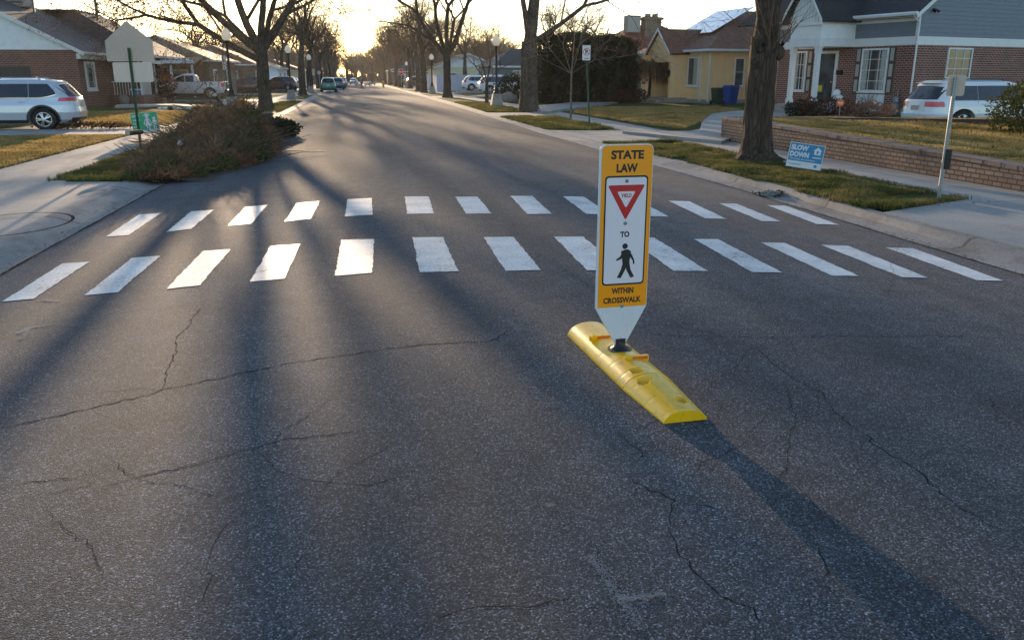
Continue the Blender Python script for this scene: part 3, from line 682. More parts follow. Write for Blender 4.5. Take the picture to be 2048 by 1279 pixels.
def bare_tree(name, label, group, loc, h, r, seed, fork_h=.22, limbs=None, P=None, mats=('bark','twig'), leaves=False, lean=(0,0), cat='tree', flare=1.5):
    """trunk (with its main limbs) and crown (branchlets) as parts; limbs may be given as (dx,dy,dz,len,rad)"""
    rg = random.Random(seed); PP = dict(BASEP); PP.update(P or {}); 
    if leaves: PP['leaves'] = MB(); PP['leafp'] = leaves if isinstance(leaves, float) else .12
    root = thing(name, label, cat, loc, 0, group)
    tr, tw = MB(), MB(); fh = h * fork_h
    pts = []; rad = []
    for i in range(9):
        t = i/8; pts.append((lean[0]*t*fh + rg.gauss(0,.012)*(i>0)*fh*.3, lean[1]*t*fh, -.12 + (fh+.12)*t)); rad.append(r*(1 + (flare-1)*max(0, 1-t*5)**1.5)*(1-.16*t))
    tr.tube(pts, rad, 18 if r > .2 else 8, cap=False)
    # bark relief
    for i, v in enumerate(tr.v):
        k = noise.noise(Vector((v[0]*6/r*.3, v[1]*6/r*.3, v[2]*.8)))*.10 + .06*noise.noise(Vector((math.atan2(v[1], v[0])*3, v[2]*1.3, seed)))
        cx = pts[min(8, int(max(0, (v[2]+.12)/(fh+.12))*8))][0]; tr.v[i] = (cx + (v[0]-cx)*(1+k), v[1]*(1+k), v[2])
    top = Vector(pts[-1])
    if limbs:
        Q = deque()
        for (dx, dy, dz, L, rr, *z) in limbs:
            q = top if not z else Vector((lean[0]*z[0], lean[1]*z[0], z[0]))
            Q.append((q - Vector((0,0,rr*.5)), (dx, dy, dz), L, rr, 1))
        while Q:
            for a in grow1((tr, tw), *Q.popleft(), r, rg, PP): Q.append(a)
    else:
        grow((tr, tw), top - Vector((0,0,.05)), (lean[0], lean[1], 1), h*.16, r*.8, 0, r, rg, PP)
    tr.build('trunk', M[mats[0]], root, smooth='all', uv=False); tw.build('crown', M[mats[1]], root, smooth='all', uv=False)
    if leaves and PP['leaves'].f: PP['leaves'].build('leaves', M['dead_leaf'], root, uv=False)
    return root

G_L = 'bare street trees along the left kerb'; G_R = 'bare street trees along the right kerb'; G_F = 'bare trees standing behind the houses'
# left: the big forked tree in front of the low sun
p = un(532, 219, -.05)
bare_tree('street_tree', 'big bare forked tree on the left strip, nearest trunk beyond the brush pile', 'x', (p.x, p.y, -.05), 15, .36, 11, .205,
    limbs=[(-1,.1,.42,3.8,.17,2.6),(-.95,-.2,.62,3.6,.20),(-.42,.3,.95,3.8,.23),(.03,-.3,1,3.6,.20),(.60,.2,.85,4.2,.22),(.25,.6,.9,3.4,.17),(-.7,.6,.55,3.2,.13)], leaves=.16, P=dict(maxf=70000, levels=8), mats=('bark','twig_warm'))['group'] = G_L
# right: the near trunk
p = un(1517, 322, -.10)
RT = bare_tree('street_tree', 'massive near trunk with furrowed brown bark beside the blue yard sign', 'tree', (p.x, p.y+.1, -.12), 12, .33, 5, .215, flare=1.75, lean=(-.02,0),
    limbs=[(.17,.1,1,3.6,.25),(-.16,.2,1,3.2,.11),(.32,.6,.9,3.6,.16)], P=dict(levels=6), mats=('bark_dark','twig'))
RT['group'] = G_R; RT['category'] = 'tree'
k_ = MB(); rg = random.Random(3)
for (cx, cz, rr) in ((-.20, 2.42, .16), (.10, 2.33, .15), (.23, 2.25, .12), (-.30, 2.05, .09)): k_.ball((cx, -.18, cz), rr, 10, 8, 1, .7, 1.25, .06, rg)
k_.build('burl', M['bark_dark'], RT, smooth='all', uv=False)
k_ = MB()
for (cx, cz) in ((-.20, 2.40), (.22, 2.42)): k_ = MB(); k_.lathe([(.045, 0), (.03, -.012), (.005, -.016)], 10, (cx, -.295, cz), 'y'); k_.build('knot_hole', M['crack'], RT)
sp_ = MB()
for i in range(16):                          # thin water sprouts from the old pruning cut
    a = rg.uniform(-1.2, 1.2); L = rg.uniform(.7, 2.1); d = Vector((math.sin(a), rg.uniform(-.5,.3), abs(math.cos(a))*1.1)); pts = [Vector((rg.uniform(-.15,.25), -.22, rg.uniform(2.15,2.4)))]
    for s in range(6): pts.append(pts[-1] + (d + Vector((rg.gauss(0,.08), rg.gauss(0,.08), .06*s))).normalized()*L/6)
    sp_.tube(pts, [.016-.0022*s for s in range(7)], 4)
    for s in (2,3,4): q = pts[s]; e = q + Vector((rg.gauss(0,.3), rg.gauss(0,.2), rg.uniform(.1,.5))); sp_.tube([q, q.lerp(e,.5)+Vector((0,0,-.02)), e], [.006,.004,.002], 3)
sp_.build('sprouts', M['twig_warm'], RT, uv=False)
rt_ = MB()
for i in range(9):                           # spreading root flare
    a = i*.72 + rg.uniform(-.15,.15); L = rg.uniform(.55, .9); pts = [Vector((math.cos(a)*L*t, math.sin(a)*L*t, .40*(1-t)**2.2 - .03 + .0*t)) for t in (.25,.45,.65,.85,1)]
    rt_.tube(pts, [.17,.14,.10,.07,.03], 8)
rt_.build('roots', M['bark_dark'], RT, smooth='all', uv=False)
p = un(1058, 223, -.1)
bare_tree('street_tree', 'tall straight bare trunk on the right strip with one long limb arching right', 'x', (p.x, p.y, -.09), 17, .50, 23, .205, flare=1.25,
    limbs=[(-.22,.1,1,3.8,.16),(.16,.2,1,4.5,.34),(1,.1,.42,3.4,.13)], P=dict(levels=7, up=.02, maxf=36000), leaves=.05, mats=('bark','twig'))['group'] = G_R
p = un(895, 195, -.08)
bare_tree('street_tree', 'bare tree with a fan of upright limbs between the second and third right-hand lamps', 'x', (p.x, p.y, -.08), 15, .36, 31, .23,
    limbs=[(-.7,.1,.8,4.4,.2),(-.3,.3,1,4.2,.2),(.05,-.2,1,4.2,.22),(.6,.2,.85,5,.22),(.3,.7,.8,4,.17)], P=dict(maxf=36000), mats=('bark_dark','twig'))['group'] = G_R
p = un(974, 208, -.08)
bare_tree('street_tree', 'small many-stemmed bare tree beside the nearest right-hand lamp post', 'x', (p.x, p.y, -.08), 6.5, .13, 37, .2,
    limbs=[(-.5,.1,.9,1.5,.06),(-.15,.3,1,1.5,.06),(.2,-.2,1,1.5,.07),(.55,.2,.85,1.4,.06)], P=dict(levels=5, split=.03, up=.03), mats=('bark','twig_warm'))['group'] = G_R
p = un(1141, 243, -.1)
bare_tree('street_tree', 'slender pale sapling with bare upswept branches next to the no-parking sign', 'x', (p.x, p.y, -.1), 3.6, .045, 41, .52, flare=1.1,
    limbs=[(-.7,.1,.75,1.3,.022),(-.3,.3,1,1.2,.022),(.05,-.2,1,1.5,.03),(.45,.2,.95,1.1,.02),(.9,.2,.55,1.2,.016),(-.95,-.2,.5,1.3,.018)], P=dict(levels=4, split=.016, wob=.05, up=.05, side=[0,1,2,1]), mats=('bark_pale','bark_pale'))['group'] = G_R
# generic bare trees, four kinds, copied
kinds = []
for i, (sd, pp, mt) in enumerate(((101, dict(maxf=12000), ('bark','twig')), (102, dict(up=.02, spread=1.45, maxf=12000), ('bark_dark','twig_warm')), (103, dict(up=.08, spread=1.0, maxf=12000), ('bark','twig')), (104, dict(wob=.13, up=.03, maxf=12000), ('bark_dark','twig')))):
    t = bare_tree('street_tree', 'x', 'x', (0,0,0), 14, .34, sd, .2, P=dict(levels=7, **pp), mats=mt, leaves=(.12 if i in (1,3) else False)); kinds.append(t)
used = [False]*4
def place_tree(k, x, y, sc_f, rz, label, group, sxy=None):
    t = kinds[k]
    sc_f *= .94; s = (sc_f*1.1, sc_f*1.15, sc_f)
    if not used[k]:
        used[k] = True; t.location = (x, y, -.05); t.rotation_euler = (0,0,rz); t.scale = s; t['label'] = label; t['group'] = group; return t
    c = copy_tree(t, None, (x, y, -.05), rz, label, s); c['group'] = group; return c
rg = random.Random(12)
LT = [(600,190,1.0,'bare tree on the left strip right behind the second lamp post'), (634,184,1.0,'bare tree on the left strip behind the green car'), (650,180,.95,'bare tree behind the parked teal cars')]
place_tree(0, -5.0, 86, 1.05, 0, 'second big bare tree up the left strip, just behind the second lamp post', G_L)
place_tree(1, -5.1, 103, 1.0, 1.3, 'third big bare tree up the left strip, behind the tan sign back', G_L)
lab_l = ['fourth bare tree up the left strip, just past the side street', 'fifth bare tree up the left strip, by the far parked cars', 'sixth bare tree up the left strip, small with distance', 'seventh bare tree up the left strip, near the street end', 'last bare tree of the left strip that can be told apart']
for i, y in enumerate((134, 152, 172, 196, 224)): place_tree((i+2) % 4, -5.3+rg.uniform(-.4,.4), y, rg.uniform(.95,1.2), rg.uniform(0,6), lab_l[i], G_L)
place_tree(3, 7.7, 97, .95, .6, 'bare tree just left of the third right-hand lamp post', G_R); place_tree(2, 7.9, 108, 1.0, 2.6, 'bare tree beside the red stop sign on the right', G_R)
lab_r = ['bare tree on the right strip just past the side street', 'leaning bare tree beyond the stop sign, over the far crossing', 'bare tree beyond the yellow hydrant on the right', 'small distant bare tree on the right strip', 'last bare tree of the right strip that can be told apart']
for i, y in enumerate((131, 146, 166, 190, 222)): place_tree((i+1) % 4, 8.0+rg.uniform(-.4,.4), y, rg.uniform(.9,1.15), rg.uniform(0,6), lab_r[i], G_R)
# trees behind the houses
bt_ = [(1, 145, 70, .62, 160, 'twiggy bare tree rising behind the left brick house roof'), (0, 215, 60, .75, 185, 'bare tree top above the dark roof ridge on the left'), (2, 300, 60, .6, 150, 'bare crown above the tan roofed bungalow'),
       (3, 400, 60, .9, 125, 'spreading bare tree behind the pickup house'), (1, 455, 60, .95, 150, 'bare tree behind the first lamp globe'), (0, 930, 60, .9, 130, 'bare tree behind the white fence'), (2, 985, 60, .8, 150, 'bare tree behind the grey house'),
       (3, 1110, 60, .85, 100, 'bare tree above the left end of the tall hedge'), (1, 1180, 60, .85, 95, 'dense bare tree above the tall hedge, under the arching limb'), (0, 1385, 60, .55, 150, 'small pale bare tree beyond the solar roof'), (2, 660, 60, .9, 260, 'distant bare tree left of the street end'), (3, 745, 60, .9, 270, 'distant bare tree right of the street end'),
       (1, 845, 60, .85, 160, 'bare tree behind the stop sign corner'), (2, 560, 60, .8, 165, 'bare tree behind the dark parked car'), (0, 340, 60, .7, 210, 'faint far bare tree over the left roofs')]
for k, px, py, s, y, lab in bt_:
    q = at_y(px, 150, y); place_tree(k, q.x, y, s*1.15, rg.uniform(0,6), lab, G_F)
for i, (x, y) in enumerate(((-10, 138), (-12.5, 158), (-10.5, 183), (12.5, 141), (15, 160), (12, 178), (-9, 205), (11, 205), (-7.5, 236), (9.5, 236))):
    place_tree(i % 4, x, y, rg.uniform(1.0, 1.25), rg.uniform(0, 6), 'one of the distant bare trees crowding both sides of the far street end', 'distant bare trees at the street end')
# far-off wood closing the street
wood = MB(); rg = random.Random(77)
for i in range(430):
    y = rg.uniform(235, 420); x = rg.uniform(-190, 200) if i % 3 else rg.uniform(-45, 50)
    if abs(x-1.5) < 7 and y < 330: continue
    h = rg.uniform(12, 17)*(.85 if abs(x) < 30 else 1); wood.tube([(x,y,-.5),(x+rg.gauss(0,.3),y,h*.45)], [.3,.18], 5)
    for j in range(70):
        a = rg.uniform(0,6.28); zz = rg.uniform(.2,.6)*h; L = rg.uniform(.25,.5)*h; d = Vector((math.cos(a)*.7, math.sin(a)*.5, rg.uniform(.3,1))).normalized()
        b = Vector((x, y, zz)); e = b + d*L; wood.tube([b, b.lerp(e,.5)+Vector((rg.gauss(0,.3),0,rg.gauss(0,.2))), e], [.10,.06,.02], 3, cap=False)
        for q in range(4): c = b.lerp(e, rg.uniform(.3,1)); wood.tube([c, c+Vector((rg.gauss(0,1), rg.gauss(0,.6), rg.uniform(.2,1.5)))], [.04,.012], 3, cap=False)
for i in range(9000):
    y = rg.uniform(236, 400); x = rg.uniform(-190, 200) if i % 2 else rg.uniform(-40, 45)
    if abs(x-1.5) < 7 and y < 330: continue
    h = rg.uniform(1.2, 4.2); wood.tube([(x,y,-.4),(x+rg.gauss(0,.5),y,h)], [.22,.05], 3, cap=False)
wood.build('far_wood', M['twig'], uv=False); tag(bpy.data.objects['far_wood'], 'hazy mass of bare trees closing the far end of the street', 'wood', kind='stuff')

# ================================================================== HOUSES
def face_box(mb, y, x0, x1, z0, z1, t=.03, ax='y', sgn=-1):
    """thin box standing proud of a wall plane; ax is the wall's normal axis"""
    a, b = (y, y + sgn*t) if sgn > 0 else (y + sgn*t, y)
    if ax == 'y': mb.box(x0, x1, a, b, z0, z1)
    else: mb.box(a, b, x0, x1, z0, z1)
def window(root, y, x0, x1, z0, z1, ax='y', sgn=-1, fr=.07, nx=1, nz=2, frame='white', curtain=True, mun=.022, sill=True):
    """window part with frame, pane, muntins (sub-parts)"""
    g = MB(); face_box(g, y, x0+fr*.5, x1-fr*.5, z0+fr*.5, z1-fr*.5, .018, ax, sgn); w = g.build('window', M['glass'], root)
    f = MB(); t = .06
    face_box(f, y, x0, x1, z1-fr, z1, t, ax, sgn); face_box(f, y, x0, x1, z0, z0+fr, t, ax, sgn)
    face_box(f, y, x0, x0+fr, z0+fr, z1-fr, t, ax, sgn); face_box(f, y, x1-fr, x1, z0+fr, z1-fr, t, ax, sgn)
    f.build('frame', M[frame], w)
    m_ = MB()
    for i in range(1, nx): xx = x0 + (x1-x0)*i/nx; face_box(m_, y+sgn*.0185, xx-mun/2, xx+mun/2, z0+fr, z1-fr, .02, ax, sgn)
    for i in range(1, nz): zz = z0 + (z1-z0)*i/nz; face_box(m_, y+sgn*.0185, x0+fr, x1-fr, zz-mun/2, zz+mun/2, .024, ax, sgn)
    if m_.f: m_.build('glazing_bars', M[frame], w)
    if sill: s = MB(); face_box(s, y, x0-.05, x1+.05, z0-.06, z0-.002, .10, ax, sgn); s.build('sill', M[frame], w)
    if curtain:
        L = x1-x0
        for a, b in ((x0+fr, x0+fr+L*.2), (x1-fr-L*.2, x1-fr)):
            n = 8; c = MB()
            for i in range(n):
                u0 = a + (b-a)*i/n; u1 = a + (b-a)*(i+1)/n; face_box(c, y + sgn*(.0182), u0+.004, u1, z0+fr+.02, z1-fr, .003+.004*(i % 2), ax, sgn)
            c.build('curtain', M['curtain'], w)
    return w
def siding(mb, P0, d, nrm, zlo, zhi, span, pitch=.19, t=.018):
    """lap siding boards between zlo and zhi; span(z)->(u0,u1) along d from P0"""
    P0 = Vector(P0); d = Vector(d); nrm = Vector(nrm); z = zlo
    while z < zhi - .02:
        z1 = min(z + pitch, zhi); a0, a1 = span(z); b0, b1 = span(z1)
        if a1 - a0 > .05:
            A = P0 + d*a0; B = P0 + d*a1; C = P0 + d*b1; D = P0 + d*b0
            up = lambda p, zz, o: Vector((p.x, p.y, zz)) + nrm*o
            mb.add([up(A,z,t), up(B,z,t), up(C,z1,.004), up(D,z1,.004), up(A,z,0), up(B,z,0)], [(0,1,2,3), (4,5,1,0)])
        z = z1
def gutter_run(root, a, b, r=.06):
    m = MB(); m.tube([a, b], r, 6); m.build('rain_gutter', M['white'], root)
def downspout(root, x, y, z0, z1, w=.04):
    m = MB(); m.box(x-w, x+w, y-w, y+w, z0, z1); m.box(x-w, x+w, y-w-.12, y+w-.001, z0-.0, z0+.07); m.build('downspout', M['white'], root)

# ---- right: dark red brick house with porch and grey siding
RB = R(17)
C = un(1813, 232, -.05); ex = Vector((math.cos(RB), math.sin(RB))); ey = Vector((-math.sin(RB), math.cos(RB)))
def fy(px, py=150): return hit(px, (C.x, C.y), ey, py)      # distance along the street front
def fx(px, py=150): return hit(px, (C.x, C.y), ex, py)      # distance along the side
def zf(px, py): s = fy(px, py); P = C.xy + ey*s; return zat(py, px, P)
BH = thing('brick_house', 'dark red brick house with white columned porch and blue grey siding behind the minivan', 'house', (C.x, C.y, 0), RB)
zb0, zb1, zs1, ze = 3.02, 3.38, 4.02, 4.36     # beam, siding, eave heights at the corner
fl = fy(1687)                                   # inner corner of porch
fl_end = fl + 4.4
W_ = MB(); W_.box(.001, 15, .001, fl_end, -.25, zb0); W_.build('wall', M['brick_red'], BH)
W_ = MB(); W_.box(-.012, 15.012, -.012, fl_end, -.26, .26); W_.build('foundation', M['concrete'], BH)
s1 = MB(); s1.box(-.02, 15, -.02, fl_end+.02, zb0+.001, zb1); s1.build('fascia_board', M['white'], BH)
s2 = MB(); siding(s2, (0,fl_end,0), (0,-1,0), (-1,0,0), zb1+.001, zs1, lambda z: (0, fl_end), .16)
slope = .70
siding(s2, (0,0,0), (1,0,0), (0,-1,0), zb1+.001, 8.6, lambda z: (max(0, (z-ze-.05)/slope), min(15, 15-max(0, (z-ze-.05)/slope))), .185)
s2.box(.02, 14.98, .02, fl_end, zb1+.002, ze-.02); s2.build('siding', M['siding_grey'], BH)
s3 = MB(); s3.box(-.05, -.001, -.05, fl_end, zs1+.001, ze-.16); s3.box(-.04, .07, -.045, .06, zb1+.003, ze+.1)
for u in (fl,): s3.box(-.035, -.002, u-.06, u+.06, zb1, zs1)
s3.build('corner_trim', M['white'], BH)
rf = MB(); rh = 15*.5*slope
rf.slab([(-.42, -.25, ze-.10), (7.5, -.25, ze+.22+rh), (7.5, 11, ze+.22+rh), (-.42, 11, ze-.10)][::-1], .09); rf.slab([(15.42, -.25, ze-.10), (15.42, 11, ze-.10), (7.5, 11, ze+.221+rh), (7.5, -.25, ze+.221+rh)][::-1], .09)
rf.build('roof', M['shingle_dark'], BH)
sf = MB(); sf.box(-.42, -.0, -.05, fl_end-2.2, ze-.19, ze-.12); sf.build('soffit', M['soffit'], BH)
rk = MB(); rk.prism([(-.50,ze-.28),(-.50,ze-.10),(7.5,ze+.24+rh),(7.5,ze+.02+rh)], -.30, -.252, 'y'); rk.build('rake_board', M['white'], BH)
gutter_run(BH, (-.50, -.28, ze-.06), (-.50, fl_end-2.3, ze-.06), .085)
ds = MB(); ds.tube([(-.48,-.12,ze-.12), (-.40,-.10,ze-.25), (-.06,-.10,ze-.42), (-.06,-.10,.2), (-.14,-.10,.08)], .042, 6); ds.build('downspout', M['white'], BH)
# porch: gable front on two columns reaching out to the street
out = -2.3; Co = C.xy + ex*(out+.15); px0 = hit(1632, (Co.x, Co.y), ey, 150) - .17; px1 = hit(1583, (Co.x, Co.y), ey, 150) + .17; print('porch2', px0, px1, fl)
pb = MB(); pb.box(out, -.021, px0, px0+.28, zb0, zb1+.001); pb.box(out, -.021, px1-.28, px1, zb0, zb1+.001); pb.box(out-.02, out+.28, px0-.01, px1+.01, zb0-.002, zb1+.003); pb.build('porch_beam', M['white'], BH)
pg = MB(); siding(pg, (out, px0, 0), (1,0,0), (0,-1,0), zb1+.004, zs1, lambda z: (0, -out-.02), .16); pg.box(out+.02, -.03, px0+.02, px1-.02, zb1+.005, zs1+.1); pg.build('porch_siding', M['siding_white'], BH)
mid = (px0+px1)/2; pk = 1.55
gb = MB(); gb.prism([(px0-.05, zs1-.0), (px1+.05, zs1-.0), (px1+.05, ze-.05), (mid, ze+pk), (px0-.05, ze-.05)], out-.02, out+.05, 'x'); gb.box(out-.06, out-.021, px0-.1, px1+.1, zs1-.06, zs1+.06); gb.build('porch_gable', M['siding_white'], BH)
bat = MB()
for i in range(1, 10):
    yy = px0 + (px1-px0)*i/10; top = ze - .1 + (pk)*(1-abs(yy-mid)/(mid-px0)); bat.box(out-.045, out-.0205, yy-.02, yy+.02, zs1+.061, top)
bat.build('gable_batten', M['white'], BH)
prf = MB(); e = .35
prf.slab([(out-.35, px0-e, ze-.22), (3.5, px0-e, ze-.22), (3.5, mid, ze+pk+.18), (out-.35, mid, ze+pk+.18)], .08)
prf.slab([(out-.35, mid, ze+pk+.181), (3.5, mid, ze+pk+.181), (3.5, px1+e, ze-.22), (out-.35, px1+e, ze-.22)], .08); prf.build('porch_roof', M['shingle_dark'], BH)
prk = MB(); prk.prism([(px0-e,ze-.36),(px0-e,ze-.20),(mid,ze+pk+.20),(px1+e,ze-.20),(px1+e,ze-.36),(mid,ze+pk+.02)], out-.40, out-.352, 'x'); prk.build('porch_rake', M['white'], BH)
pfl = MB(); pfl.box(out-.2, -.013, px0-.15, px1+.2, -.2, .40); pfl.box(out-.55, out-.201, px0+.2, px1-.3, -.2, .27); pfl.box(out-.9, out-.551, px0+.2, px1-.3, -.2, .14); pfl.build('porch_steps', M['concrete'], BH)
for yy in (px0+.17, px1-.17):
    cm = MB(); X = out+.15
    cm.box(X-.13, X+.13, yy-.13, yy+.13, .401, .62); cm.box(X-.10, X+.10, yy-.10, yy+.10, .621, zb0-.30); cm.box(X-.13, X+.13, yy-.13, yy+.13, zb0-.299, zb0-.24); cm.box(X-.12, X+.12, yy-.12, yy+.12, zb0-.239, zb0-.08); cm.box(X-.16, X+.16, yy-.16, yy+.16, zb0-.079, zb0-.003); cm.build('column', M['white'], BH, bevel=.008)
# front door in the inner wall, windows with shutters
dz0, dz1 = .42, 2.75
dy0 = fl + .55
d_ = MB(); face_box(d_, 0, dy0, dy0+.95, dz0, dz1, .03, 'x', -1); door = d_.build('door', M['sign_blue'] if False else M['glass'], BH)
d2 = MB(); 
for a, b in ((dy0-.14, dy0-.001), (dy0+.951, dy0+1.09)): face_box(d2, 0, a, b, dz0, dz1+.12, .07, 'x', -1)
face_box(d2, 0, dy0, dy0+.95, dz1+.001, dz1+.12, .07, 'x', -1); d2.build('door_frame', M['white'], door)
d3 = MB(); d3.ball((-.08, dy0+.1, 1.4), .035); d3.build('handle', M['chrome'], door)
wy0, wy1 = fy(1775, 140), fy(1722, 140)
def shutter(y0, y1, z0, z1):
    s = MB(); face_box(s, 0, y0, y1, z0, z1, .035, 'x', -1); o = s.build('shutter', M['dark_wood'], BH)
    t = MB(); n = 3
    for i in range(n): a = z0 + (z1-z0)*i/n + .07; face_box(t, -.0351, y0+.07, y1-.07, a, a + (z1-z0)/n - .14, .014, 'x', -1)
    t.build('panel', M['soffit'], o)
window(BH, 0, wy0, wy1, .98, 2.92, 'x', -1, .08, 3, 4); shutter(wy1+.03, wy1+.36, .9, 2.98); shutter(wy0-.36, wy0-.03, .9, 2.98)
wp = MB(); face_box(wp, 0, wy0-.02, wy1+.05, .05, .86, .05, 'x', -1); wp.build('white_panel', M['white'], BH)
w2a = fl + 1.9
window(BH, 0, w2a+.5, w2a+1.3, .95, 2.9, 'x', -1, .08, 2, 3); shutter(w2a+.12, w2a+.45, .9, 2.95)
ml = MB(); face_box(ml, 0, wy1+1.05, wy1+1.35, 1.75, 1.98, .16, 'x', -1); ml.build('letter_box', M['black_metal'], BH, bevel=.02)
sx0, sx1 = fx(1893, 120), fx(1942, 120)
window(BH, 0, sx0, sx1, 1.55, 2.93, 'y', -1, .07, 3, 3, curtain=False)
fl_ = MB(); face_box(fl_, -.03, .78, .96, zb1+1.06, zb1+1.18, .05); fl_.tube([(.80,-.09,zb1+1.12),(.72,-.2,zb1+1.04)], [.03,.06], 8); fl_.tube([(.94,-.09,zb1+1.12),(1.02,-.2,zb1+1.02)], [.03,.06], 8); fl_.build('floodlight', M['black_metal'], BH)
gm = MB(); gm.box(-.3, -.05, wy0-.95, wy0-.65, .0, .5); gm.lathe([(.1,0),(.13,.05),(.13,.25),(.08,.3)], 12, (-.18, wy0-.8, .5)); gm.tube([(-.1,wy0-.8,.8),(-.1,wy0-.8,1.1),(-.02,wy0-.8,1.1)], .03, 6); gm.build('gas_meter', M['galv'], BH)

# ---- right: yellow stucco bungalow with brown hip roof and solar panels
RY = R(10); C2 = un(1415, 205, .05); ax2 = Vector((math.cos(RY), math.sin(RY))); ay2 = Vector((-math.sin(RY), math.cos(RY)))
def gy(px, py=150): return hit(px, (C2.x, C2.y), ay2, py)
def gx(px, py=150): return hit(px, (C2.x, C2.y), ax2, py)
YH = thing('yellow_house', 'yellow stucco bungalow with brown hip roof, solar panels and small gabled porch', 'house', (C2.x, C2.y, 0), RY)
eh = 3.35; ly = gy(1283); lx = 12.5
print('yellow', ly, gx(1490), gy(1356), gy(1398), gy(1297), gy(1338))
w = MB(); w.box(.001, lx, .001, ly, -.3, eh-.28); w.build('wall', M['yellow_wall'], YH)
w = MB(); w.box(-.012, lx+.01, -.012, ly+.01, eh-.279, eh-.02); w.build('frieze', M['cream_wall'], YH)
w = MB(); w.box(-.03, lx+.03, -.03, ly+.03, -.31, .22); w.build('foundation', M['concrete'], YH)
o_ = .45; rz = eh + 2.75; ry = 4.6
r_ = MB()
a, b, c, d = (-o_,-o_,eh), (lx+o_,-o_,eh), (lx+o_,ly+o_,eh), (-o_,ly+o_,eh); r1 = (4.9, ry, rz); r2 = (lx-4.4, ry, rz); r1b = (4.9, ly-ry, rz); r2b = (lx-4.4, ly-ry, rz)
if ly - ry < ry: r1b = r1; r2b = r2
r_.poly([a, b, r2, r1]); r_.poly([b, c, r2b, r2] if r2b != r2 else [b, c, r2]); r_.poly([c, d, r1b, r2b] if r1b != r2b else [c, d, r1b]); r_.poly([d, a, r1, r1b] if r1b != r1 else [d, a, r1]); r_.poly([r1, r2, r2b, r1b]) if r1b != r1 else None
r_.build('roof', M['shingle_brown'], YH)
e_ = MB(); e_.box(-o_-.06, lx+o_+.06, -o_-.06, -o_, eh-.12, eh+.02); e_.box(-o_-.06, -o_-.001, -o_, ly+o_+.06, eh-.12, eh+.02); e_.build('rain_gutter', M['white'], YH)
e_ = MB(); e_.box(-o_, lx+o_, -o_+.001, ly+o_, eh-.019, eh-.004); e_.build('soffit', M['white'], YH)
downspout(YH, -.05, -.05, .1, eh-.1); downspout(YH, -.05, .95, .1, eh-.1)
# solar array lying on the street-facing slope
n_s = Vector((-(rz-eh), 0, 4.9+o_)).normalized()
def roofp(y, t, off): return Vector((-o_ + (4.9+o_)*t, y, eh + (rz-eh)*t)) + n_s*off
for i in range(4):
    for j in range(2):
        y0 = 2.2 + i*1.12; y1 = y0 + 1.08; t0 = .36 + j*.31; t1 = t0 + .30
        s = MB(); s.slab([roofp(y0,t0,.16), roofp(y0,t1,.16), roofp(y1,t1,.16), roofp(y1,t0,.16)][::-1], .04); so = s.build('solar_panel', M['solar'], YH)
        s = MB()
        for (p, q) in (((y0,t0),(y1,t0)), ((y0,t1),(y1,t1)), ((y0,t0),(y0,t1)), ((y1,t0),(y1,t1))): s.tube([roofp(p[0],p[1],.165), roofp(q[0],q[1],.165)], .014, 4)
        s.build('panel_frame', M['galv'], so)
window(YH, 0, gy(1398,130), gy(1357,130), 1.05, eh-.42, 'x', -1, .10, 2, 1, mun=.16)
window(YH, 0, gx(1469,130), gx(1489,130), 1.05, 2.85, 'y', -1, .08, 1, 2, curtain=False)
# porch with little gable
po = -1.3; Cp = C2.xy + ax2*(po-.15); p0, p1 = hit(1339, (Cp.x, Cp.y), ay2, 100), hit(1298, (Cp.x, Cp.y), ay2, 100); print('porch', p0, p1)
pm_ = (p0+p1)/2
q = MB(); q.box(po, -.001, p0, p0+.22, -.1, eh-.30); q.box(po, -.001, p1-.22, p1, -.1, eh-.30); q.prism([(p0-.1, eh-.75), (p0-.1, eh-.1), (pm_, eh+1.25), (p1+.1, eh-.1), (p1+.1, eh-.75)], po-.14, po-.005, 'x'); q.build('porch_wall', M['yellow_wall'], YH)
q = MB(); q.slab([(po-.3,p0-.3,eh-.2),(2.2,p0-.3,eh-.2),(2.2,pm_,eh+1.42),(po-.3,pm_,eh+1.42)], .07); q.slab([(po-.3,pm_,eh+1.421),(2.2,pm_,eh+1.421),(2.2,p1+.3,eh-.2),(po-.3,p1+.3,eh-.2)], .07); q.build('porch_roof', M['shingle_brown'], YH)
q = MB(); q.prism([(p0-.32,eh-.32),(p0-.32,eh-.18),(pm_,eh+1.46),(p1+.32,eh-.18),(p1+.32,eh-.32),(pm_,eh+1.28)], po-.35, po-.301, 'x'); q.build('porch_rake', M['white'], YH)
q = MB(); q.box(po-.5, -.031, p0-.1, p1+.1, -.2, .30); q.box(po-.9, po-.501, p0+.2, p1-.2, -.2, .14); q.build('porch_steps', M['concrete'], YH)
dd_ = MB(); face_box(dd_, 0, pm_-.5, pm_+.5, .32, 2.45, .04, 'x', -1); do = dd_.build('door', M['soffit'], YH)
q = MB(); q.lathe([(.02,0),(.26,-.02),(.26,-.05),(.2,-.06)], 14, (po-.06, p0+.1, 1.9), 'x'); q.build('wreath', M['conifer'], YH)

